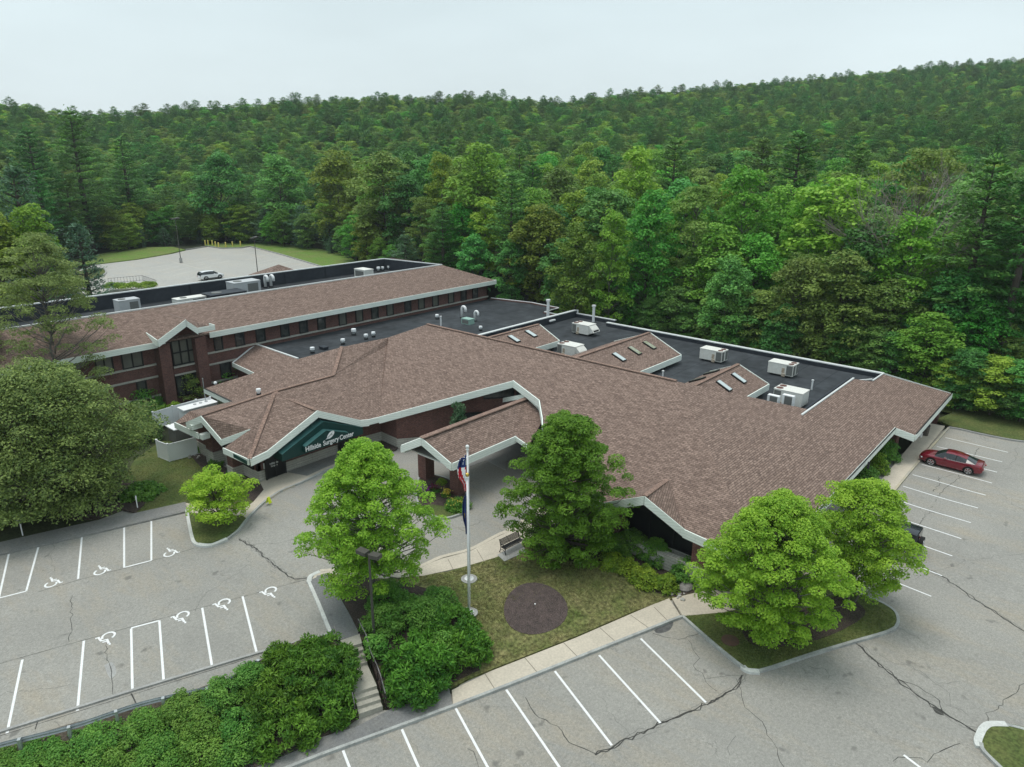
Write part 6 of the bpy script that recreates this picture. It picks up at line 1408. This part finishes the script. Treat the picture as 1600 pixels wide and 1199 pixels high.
unit(912,522,'cream rooftop unit farthest back, near the rear parapet',1,2.5,1.7)
unit(1114,564,'cream rooftop unit behind the small two-skylight roof',-1,2.6,1.5,hood=False)
unit(1222,586,'cream rooftop unit on its own near the right end of the flat roof',-1,2.6,1.5,hood=False)
unit(1234,632,'large cream rooftop unit behind two white framed condensers',1,2.6,1.7,1.25,hood=False)
for px,lb in ((1206,'left white framed condenser before the large cream unit'),(1229,'right white framed condenser before the large cream unit')):
    c=P(px,646,4.3); root=empty('condenser_unit',c,0,lb,'condenser','white framed condensers'); mb=MB(); mb.box((0,0,.85),(.42,1.0,1.7)); obj('casing',mb,signw,root); mb=MB(); mb.box((-.22,-.05,.88),(.02,.66,1.5)); obj('coil_grille',mb,coil,root)
    mb=MB(); mb.box((0,-.508,.88),(.3,.02,1.4)); obj('side_panel',mb,signw,root)
def roofthing(kind,px,py,z,label,s=1.,m_=galv,group='small vents on the flat roofs'):
    s=s*(.8 if kind=='mush' else 1); c=P(px,py,z); nm={'mush':'roof_vent','goose':'gooseneck_vent','pipe':'vent_pipe','hatch':'roof_hatch','box':'roof_box'}[kind]; root=empty(nm,c,0,label,'roof vent' if kind!='hatch' else 'roof hatch',group)
    if kind=='mush':
        mb=MB(); mb.lathe((0,0,0),[(.26*s,0),(.26*s,.2*s)],14); obj('flashing',mb,black,root); mb=MB(); mb.lathe((0,0,.2*s),[(.17*s,0),(.17*s,.28*s)],14); obj('stack',mb,m_,root); mb=MB(); mb.lathe((0,0,.40*s),[(.18*s,0),(.27*s,.03*s),(.27*s,.12*s),(.20*s,.15*s),(.20*s,.2*s),(.27*s,.22*s),(.25*s,.30*s),(.05*s,.34*s)],16); obj('cowl',mb,vinyl if m_ is galv else m_,root)
    if kind=='goose':
        mb=MB(); mb.lathe((0,0,0),[(.22*s,0),(.2*s,.12*s)],12); obj('flashing',mb,black,root); mb=MB(); mb.tube([(0,0,0)]+[(0,0,.9*s)]+[(.0,-.25*s+.25*s*math.cos(t),.9*s+.25*s*math.sin(t)) for t in [R_(q) for q in range(20,181,20)]]+[(0,-.5*s,.65*s)],.13*s,12); obj('neck',mb,polew,root,smooth=True)
    if kind=='pipe': mb=MB(); mb.cyl((0,0,0),(0,0,.9*s),.08*s,n=10); obj('pipe',mb,polew,root); mb=MB(); mb.cyl((0,0,.9*s),(0,0,1.0*s),.12*s,n=10); obj('cap',mb,polew,root)
    if kind=='hatch': mb=MB(); mb.box((0,0,.15*s),(.9*s,1.3*s,.4*s)); obj('curb',mb,rubd,root); mb=MB(); mb.box((0,0,.42*s),(1.0*s,1.4*s,.16*s)); obj('lid',mb,m_,root)
    if kind=='box': mb=MB(); mb.box((0,0,.35*s),(1.*s,1.5*s,.7*s)); obj('casing',mb,m_,root); mb=MB(); mb.box((-.51*s,0,.35*s),(.02,1.2*s,.5*s)); obj('grille',mb,coil,root); mb=MB(); mb.box((0,0,.72*s),(1.05*s,1.55*s,.06*s)); obj('lid',mb,m_,root)
    return root
zl=3.9
for i,(x,y,s_,lb) in enumerate(((488.5,552,1.25,'squat round vent on the link roof, nearest the white corner coping'),(536,538.5,1.25,'round vent second from the left on the link roof'),(572,530.5,1.2,'round vent third from the left on the link roof'),(583.5,527,1.2,'round vent close beside another on the link roof'),(553,524,1.5,'tall round vent standing behind the row on the link roof'),(683,499,1.2,'round vent left of the goosenecks'),(751,517,1.1,'small white vent right of the green box'))): roofthing('mush',x,y,zl,lb,s_)
roofthing('goose',722,497,zl,'white gooseneck vent, the larger left one',1.45,group='gooseneck vents'); roofthing('goose',742,502,zl,'white gooseneck vent, the smaller right one',1.25,group='gooseneck vents')
roofthing('box',731,506,zl,'pale green box between the two goosenecks',1.0,mat('pale_green_metal',(.30,.46,.40),.5),None); roofthing('pipe',689,509,zl,'thin white pipe beside a round vent on the link roof',1.3); roofthing('hatch',506,546,zl,'flat dark hatch near the white corner coping',.7,rubd,None)
roofthing('hatch',857,505,4.3,'square white roof hatch by the left parapet',1.1,signw,None); roofthing('pipe',856,497,4.3,'tall white pipe rising behind the left parapet',2.6); roofthing('pipe',927,503,4.3,'white pipe behind the farthest cream unit',2.3); roofthing('pipe',1268,609,4.3,'short white pipe on the open flat roof at right',1.0); roofthing('pipe',832,545,4.3,'small white pipe tip behind the high ridge',1.0); roofthing('pipe',1035,594,4.3,'small white pipe in the pocket beside the middle skylight roof',1.)
zr_=7.6
for x,y,s_,lb in ((591.5,425,1.4,'round vent leftmost of three in the far roof corner'),(598,423.5,1.2,'round vent middle of three in the far roof corner'),(607.5,422,1.2,'round vent rightmost of three in the far roof corner'),(403,450,1.6,'large round vent beside the big grey unit')): roofthing('mush',x,y,zr_,lb,s_)
roofthing('box',569,433,zr_,'low pale box on the dark rear roof towards its far end',1.7,cream,None)
for x,y,lb in ((415,450,'left white hooped pipe on the rear roof'),(424,449,'right white hooped pipe on the rear roof')): roofthing('goose',x,y,zr_,lb,1.5,group='gooseneck vents')
def rbox(px,py,dx,dy,dz,m_,label,z=7.6,name='rooftop_unit',cat='rooftop unit'):
    c=P(px,py,z); root=empty(name,c,0,label,cat); mb=MB(); mb.box((0,0,.12),(dx*.9,dy*.9,.24)); obj('curb',mb,black,root); mb=MB(); mb.box((0,0,.2+dz/2),(dx,dy,dz)); o_=obj('cabinet',mb,m_,root); mb=MB(); mb.box((0,0,.23+dz),(dx+.06,dy+.06,.06)); obj('lid',mb,m_,root); mb=MB(); mb.box((dx*.2,-dy/2-.01,.2+dz*.5),(dx*.4,.02,dz*.7)); obj('grille',mb,coil,root)
    mb=MB(); mb.cyl((-dx*.22,0,.26+dz),(-dx*.22,0,.32+dz),min(dx,dy)*.25,n=16); obj('fan_grille',mb,coil,root); return root
whg=mat('unit_grey',(.50,.51,.52),.5,noise=(2,.6),col2=(.42,.43,.44))
rbox(201,490,2.4,1.6,1.5,whg,'light grey rooftop unit at the left of the rear roof'); rbox(382,459,3.8,2.2,1.5,whg,'largest grey rooftop unit with a canvas hood on the rear roof'); rbox(352,470,4.8,2.6,.9,rubd,'big flat black duct box in the rear roof well',name='duct_box',cat='duct'); rbox(298,476,3.8,1.6,.7,cream,'low cream unit in a white frame on the rear roof'); rbox(350,480,1.6,.9,.5,mat('faded_pink',(.5,.33,.28),.7),'small faded pink box on the rear roof',name='roof_box',cat='roof box')
roofthing('mush',404.5,617,5.4,'small white vent on the shingles of the entrance wing',1.0,polew,None)
# ---- bollards
yel=mat('bollard_yellow',(.75,.60,.12),.6,noise=(3,.5),col2=(.6,.55,.3))
bo=None
for i,(x,y,lb) in enumerate(((321,384,'yellow bollard at the left end of the row'),(325.6,383.6,'second yellow bollard from the left'),(332,383.8,'third yellow bollard from the left'),(337,386,'fourth yellow bollard from the left'),(342,387.5,'fifth yellow bollard, nearest the camera'),(353,387,'sixth yellow bollard, right of the nearest'),(363.6,386,'yellow bollard second from the right end'),(376,385,'yellow bollard at the right end of the row'))):
    c=P(x,y,2.8)
    if bo is None:
        bo=empty('bollard',c,0,lb,'bollard','yellow bollards at the end of the far car park'); mb=MB(); mb.cyl((0,0,-.2),(0,0,1.25),.17,.17,12); obj('post',mb,yel,bo); mb=MB(); mb.lathe((0,0,1.25),[(.17,0),(.12,.08),(.02,.11)],12); obj('cap',mb,yel,bo)
    else: dup(bo,c,0,lb)
# ---- white vinyl enclosure
def PT(px,py,h): # point at height h above ground seen at this pixel
    g=G(px,py,h); return V((g.x,g.y,H(g.x,g.y)))
def vfence(pts,label,h=1.75):
    root=empty('vinyl_fence',pts[0],0,label,'fence')
    for p in pts: mb=MB(); mb.box(V(p)+V((0,0,h/2)),(.13,.13,h+.1)); mb.box(V(p)+V((0,0,h+.07)),(.18,.18,.06)); obj('post',mb,vinyl,root,True)
    for a,b in zip(pts,pts[1:]):
        mb=MB(); mb.bar(V(a)+V((0,0,h*.5)),V(b)+V((0,0,h*.5)),.03,h*.9); 
        n=max(2,int((V(b)-V(a)).length/.18))
        for k in range(1,n): q=V(a).lerp(V(b),k/n); mb.bar(q+V((0,0,.12)),q+V((0,0,h-.1)),.012,.05,up=(b[0]-a[0],b[1]-a[1],0))
        mb.bar(V(a)+V((0,0,h-.04)),V(b)+V((0,0,h-.04)),.06,.12); mb.bar(V(a)+V((0,0,.1)),V(b)+V((0,0,.1)),.06,.14); obj('panel',mb,vinyl,root,True)
vfence([PT(244,687.5,1.8),PT(261,694,1.8),PT(304.5,683,1.8)],'white vinyl fence forming the front corner of the small enclosure')
vfence([PT(238,644,1.8),PT(269,634.5,1.8),PT(306,624.5,1.8),PT(328,620.5,1.8)],'long white vinyl fence behind the enclosure, towards the two storey wing')
a=PT(266,682,0); c=G(272,696); root=empty('waste_container',c,0,'grey boarded container with white lid inside the white fence','container'); mb=MB(); mb.box((1.0,.5,.75),(1.7,1.5,1.5)); obj('boarding',mb,wood,root); mb=MB(); mb.box((1.0,.6,1.55),(1.9,1.8,.09)); obj('lid',mb,signw,root)
c=G(312,655); root=empty('generator_box',c,0,'long white equipment box with small vents on top, beside the ornamental grass','generator'); mb=MB(); mb.box((0,0,.75),(3.4,1.3,1.5)); obj('housing',mb,vinyl,root); mb=MB(); mb.box((0,0,1.54),(3.6,1.5,.1)); obj('lid',mb,signw,root)
for k in range(3): mb=MB(); mb.lathe((-.2+k*.6,.2,1.59),[(.16,0),(.16,.07),(.05,.1)],10); obj('vent',mb,galv,root)
# ---- odds and ends
def post_sign(px,py,h,w_,hh,label,m_=signw,face=None):
    c=G(px,py); root=empty('sign_post',c,math.atan2(US[1],US[0]),label,'sign'); mb=MB(); mb.bar((0,0,0),(0,0,h),.08,.06,up=(0,1,0)); obj('post',mb,signw,root)
    if w_: mb=MB(); mb.box((0,-.05,h-hh/2),(w_,.03,hh)); obj('panel',mb,m_,root)
    return root
post_sign(215.5,796,1.15,.10,.3,'short white post at the mulch edge by the left walk',signw); post_sign(36,838,1.7,.42,.55,'small weathered sign panel under the huge olive tree',concg); 
c=G(420,786,.15); root=empty('caution_sign',c,.3,'small fluorescent yellow folding sign standing on the kerb','sign'); ylf=mat('fluorescent_yellow',(.65,.75,.03),.6)
for s_ in(-1,1): mb=MB(); mb.add([(-.16,s_*.16,0),(.16,s_*.16,0),(.11,s_*.02,.5),(-.11,s_*.02,.5),(-.16,s_*.16-.02,0),(.16,s_*.16-.02,0),(.11,s_*.02-.02,.5),(-.11,s_*.02-.02,.5)],[(0,1,2,3),(7,6,5,4),(0,4,5,1),(1,5,6,2),(2,6,7,3),(3,7,4,0)]); obj('panel',mb,ylf,root)
c=G(1445,680,.15); root=empty('litter_bin',c,0,'dark litter bin against the wall under the right porch','bin'); mb=MB(); mb.lathe((0,0,0),[(.28,0),(.32,.9),(.32,.95)],14); obj('body',mb,mat('bin_brown',(.06,.05,.045),.8,noise=(9,1),col2=(.14,.12,.1)),root); mb=MB(); mb.lathe((0,0,.95),[(.34,0),(.34,.08),(.2,.24),(.05,.27)],14); obj('lid',mb,black,root)
c=G(1438,683,.15); root=empty('bucket',c,0,'small white bucket beside the dark litter bin','bucket'); mb=MB(); mb.lathe((0,0,0),[(.13,0),(.17,.36),(.18,.38),(.15,.38),(.12,.05)],14); obj('pail',mb,signw,root); mb=MB(); mb.tube([(-.17,0,.36),(-.1,0,.5),(.1,0,.5),(.17,0,.36)],.01,5); obj('handle',mb,galv,root)
rock=mat('boulder',(.30,.28,.26),.95,noise=(2,1),col2=(.17,.16,.15),fine=(9,.2))
def stone(px,py,s,label,m_=rock,off=.14,group=None):
    c=G(px,py,off); bm=bmesh.new(); bmesh.ops.create_icosphere(bm,subdivisions=2,radius=1)
    rr_=random.Random(int(px*13+py*7)); ph=[rr_.uniform(0,6) for _ in range(6)]
    for v in bm.verts: k=1+.16*math.sin(3*v.co.x+ph[0])+.14*math.sin(4*v.co.y+ph[1])+.1*math.sin(5*v.co.z+ph[2]); v.co=V((v.co.x*k*s,v.co.y*k*s*.8,v.co.z*k*s*.62))
    me=bpy.data.meshes.new('boulder'); bm.to_mesh(me); bm.free(); me.materials.append(m_); o_=bpy.data.objects.new('boulder',me); o_.location=c+V((0,0,s*.2)); scn.collection.objects.link(o_); return tag(o_,label,'stone',group)
stone(1071,919,.55,'grey boulder at the tip of the shrub bed by the pavement'); stone(863,868,.2,'small pale stone in the mulch by the dense maple')
pale=mat('pale_stone',(.5,.48,.44),.9,noise=(5,1),col2=(.3,.29,.27))
for i in range(34):
    x,y=((1061+random.gauss(0,5),930+random.gauss(0,3)) if i<11 else (291+random.uniform(0,1)*22+random.gauss(0,2),697+(i-11)*.9+random.gauss(0,2)))
    stone(x,y,random.uniform(.07,.14),'loose pale stones by the pavement bend' if i<11 else 'loose pale stones edging the lawn below the enclosure',pale,.16,'pale stones by the pavement' if i<11 else 'pale stones by the entrance wing')
c=G(1141,1001,.14); mb=MB(); mb.lathe((0,0,0),[(.5,-.02),(.5,.02),(.46,.03),(.05,.035)],24); o_=obj('manhole_cover',mb,mat('rust_cover',(.16,.085,.06),.85,noise=(5,.8),col2=(.10,.07,.055))); o_.location=c; tag(o_,'round rusty manhole cover in the grass island','manhole cover')
c=G(836,945,.18); root=empty('spigot',c,0,'tiny white fitting in the middle of the round mulch ring','fitting'); mb=MB(); mb.cyl((0,0,0),(0,0,.04),.03,n=8); obj('pipe',mb,signw,root); mb=MB(); mb.lathe((0,0,.04),[(.05,0),(.05,.02)],10); obj('cap',mb,signw,root)
for i,(x,y) in enumerate(((712,826),(1094,975))): pass
# metal fence and planting behind the rear building
a,b,c_=P(170,444,2.8),P(223,439,2.8),P(246,447,2.8)
root=empty('metal_fence',a,0,'low dark metal fence around planting beside the far car park','fence')
for p_,q_ in ((a,b),(b,c_)):
    mb=MB()
    for z in (.15,1.0): mb.bar(p_+V((0,0,z)),q_+V((0,0,z)),.04,.04)
    n=int((q_-p_).length/.5)
    for k in range(n): w__=p_.lerp(q_,k/n); mb.bar(w__,w__+V((0,0,1.05)),.03,.03,up=(0,1,0))
    obj('railing',mb,black,root,True)
for i,(x,y,lb) in enumerate(((180,450,'low leafy clump behind the dark metal fence, left'),(205,450,'low leafy clump behind the dark metal fence, middle'),(228,449,'low leafy clump behind the dark metal fence, right'))):
    shrub(70+i,P(x,y,2.8),2.2,.9,LM['shruby'],lb,nl=70,ls=.2,cr=.5,group='plants behind the metal fence')
# ---- undergrowth of the lawns: real tufts, far too many to count
def tufts(name,pts_px,n,m_,off,label,hh=.07):
    pl_=[(p.x,p.y) for p in GL(pts_px)]; xs=[p[0] for p in pl_];ys=[p[1] for p in pl_]; C_=[]
    while len(C_)<n:
        x,y=random.uniform(min(xs),max(xs)),random.uniform(min(ys),max(ys))
        if inpoly(x,y,pl_): C_.append((x,y,H(x,y)+off))
    C_=np.array(C_); ax=rng.normal(size=(n,3))*.55+np.array([0,0,1.]); nr=rng.normal(size=(n,3))*np.array([1,1,.3])+np.array([0,0,.25])
    o_=leafobj(name,cards(C_,nr,hh*(.7+rng.random(n)),.45,ax),rng.random(n),m_); return tag(o_,label,'grass',None,'stuff')
tufts('grass_tufts',[(640,905),(700,897),(775,874),(812,854),(860,868),(930,882),(1000,922),(1048,938),(900,996),(765,1049),(700,1078),(760,1020),(720,965),(690,930)],42000,LM_grass,.13,'mown grass of the front lawn')
tufts('grass_tufts',[(1068,965),(1110,1004),(1150,1036),(1186,1048),(1270,1020),(1380,988),(1400,970),(1340,930),(1130,962)],16000,LM_grass2,.135,'grass of the island beside the pavement')
tufts('grass_tufts',[(213,802),(289,785),(330,795),(396,785),(345,745),(310,690),(250,690),(180,770)],14000,LM_grass2,.12,'grass between the left walk and the entrance wing')
# ---- a part that consists of separate pieces becomes one object per piece
SKIP={'crown','foliage','stems','trunk','lettering','blossoms','ball_finial','grass_tufts','stars','rim','seat','backrest','ridge_cap','kerb','wheelchair_symbol','side_frame','window_frame','railing','panel','halyard','ground','haze','leaf_vein','brake_disc'}
def base(n): return n.split('.')[0]
def clusters(me):
    n=len(me.vertices); par=list(range(n))
    def fd(a):
        while par[a]!=a: par[a]=par[par[a]]; a=par[a]
        return a
    for e in me.edges:
        a,b=fd(e.vertices[0]),fd(e.vertices[1])
        if a!=b: par[a]=b
    comp={}
    for i in range(n): comp.setdefault(fd(i),[]).append(i)
    cs=list(comp.values())
    if len(cs)<2 or len(cs)>60: return []
    bb=[]
    for c in cs:
        p=np.array([me.vertices[i].co for i in c]); bb.append((p.min(0)-.04,p.max(0)+.04))
    k=len(cs); g=list(range(k))
    def f2(a):
        while g[a]!=a: a=g[a]
        return a
    for i in range(k):
        for j in range(i+1,k):
            if np.all(bb[i][0]<=bb[j][1]) and np.all(bb[j][0]<=bb[i][1]):
                a,b=f2(i),f2(j)
                if a!=b: g[a]=b
    out={}
    for i in range(k): out.setdefault(f2(i),[]).extend(cs[i])
    return list(out.values())
done={}
for o in list(scn.collection.objects):
    if o.type!='MESH' or o.get('kind') or base(o.name) in SKIP or o.parent is None or o.parent==lot or o.parent==blot: continue
    if len(o.data.vertices)>3000: continue
    if o.data.name in done: parts=done[o.data.name]
    else:
        cl=clusters(o.data); parts=[]
        if 1<len(cl)<=14:
            for c in cl:
                bm=bmesh.new(); bm.from_mesh(o.data); bm.verts.ensure_lookup_table(); keep=set(c)
                bmesh.ops.delete(bm,geom=[v for v in bm.verts if v.index not in keep],context='VERTS'); m2=bpy.data.meshes.new(base(o.name)); bm.to_mesh(m2); bm.free()
                for mm_ in o.data.materials: m2.materials.append(mm_)
                parts.append(m2)
        done[o.data.name]=parts
        if parts: done[parts[0].name]=[]
    if parts:
        nm=base(o.name)
        for m2 in parts[1:]:
            q=o.copy(); q.data=m2; q.name=nm; scn.collection.objects.link(q); q.parent=o.parent; q.matrix_parent_inverse=o.matrix_parent_inverse
        o.data=parts[0]
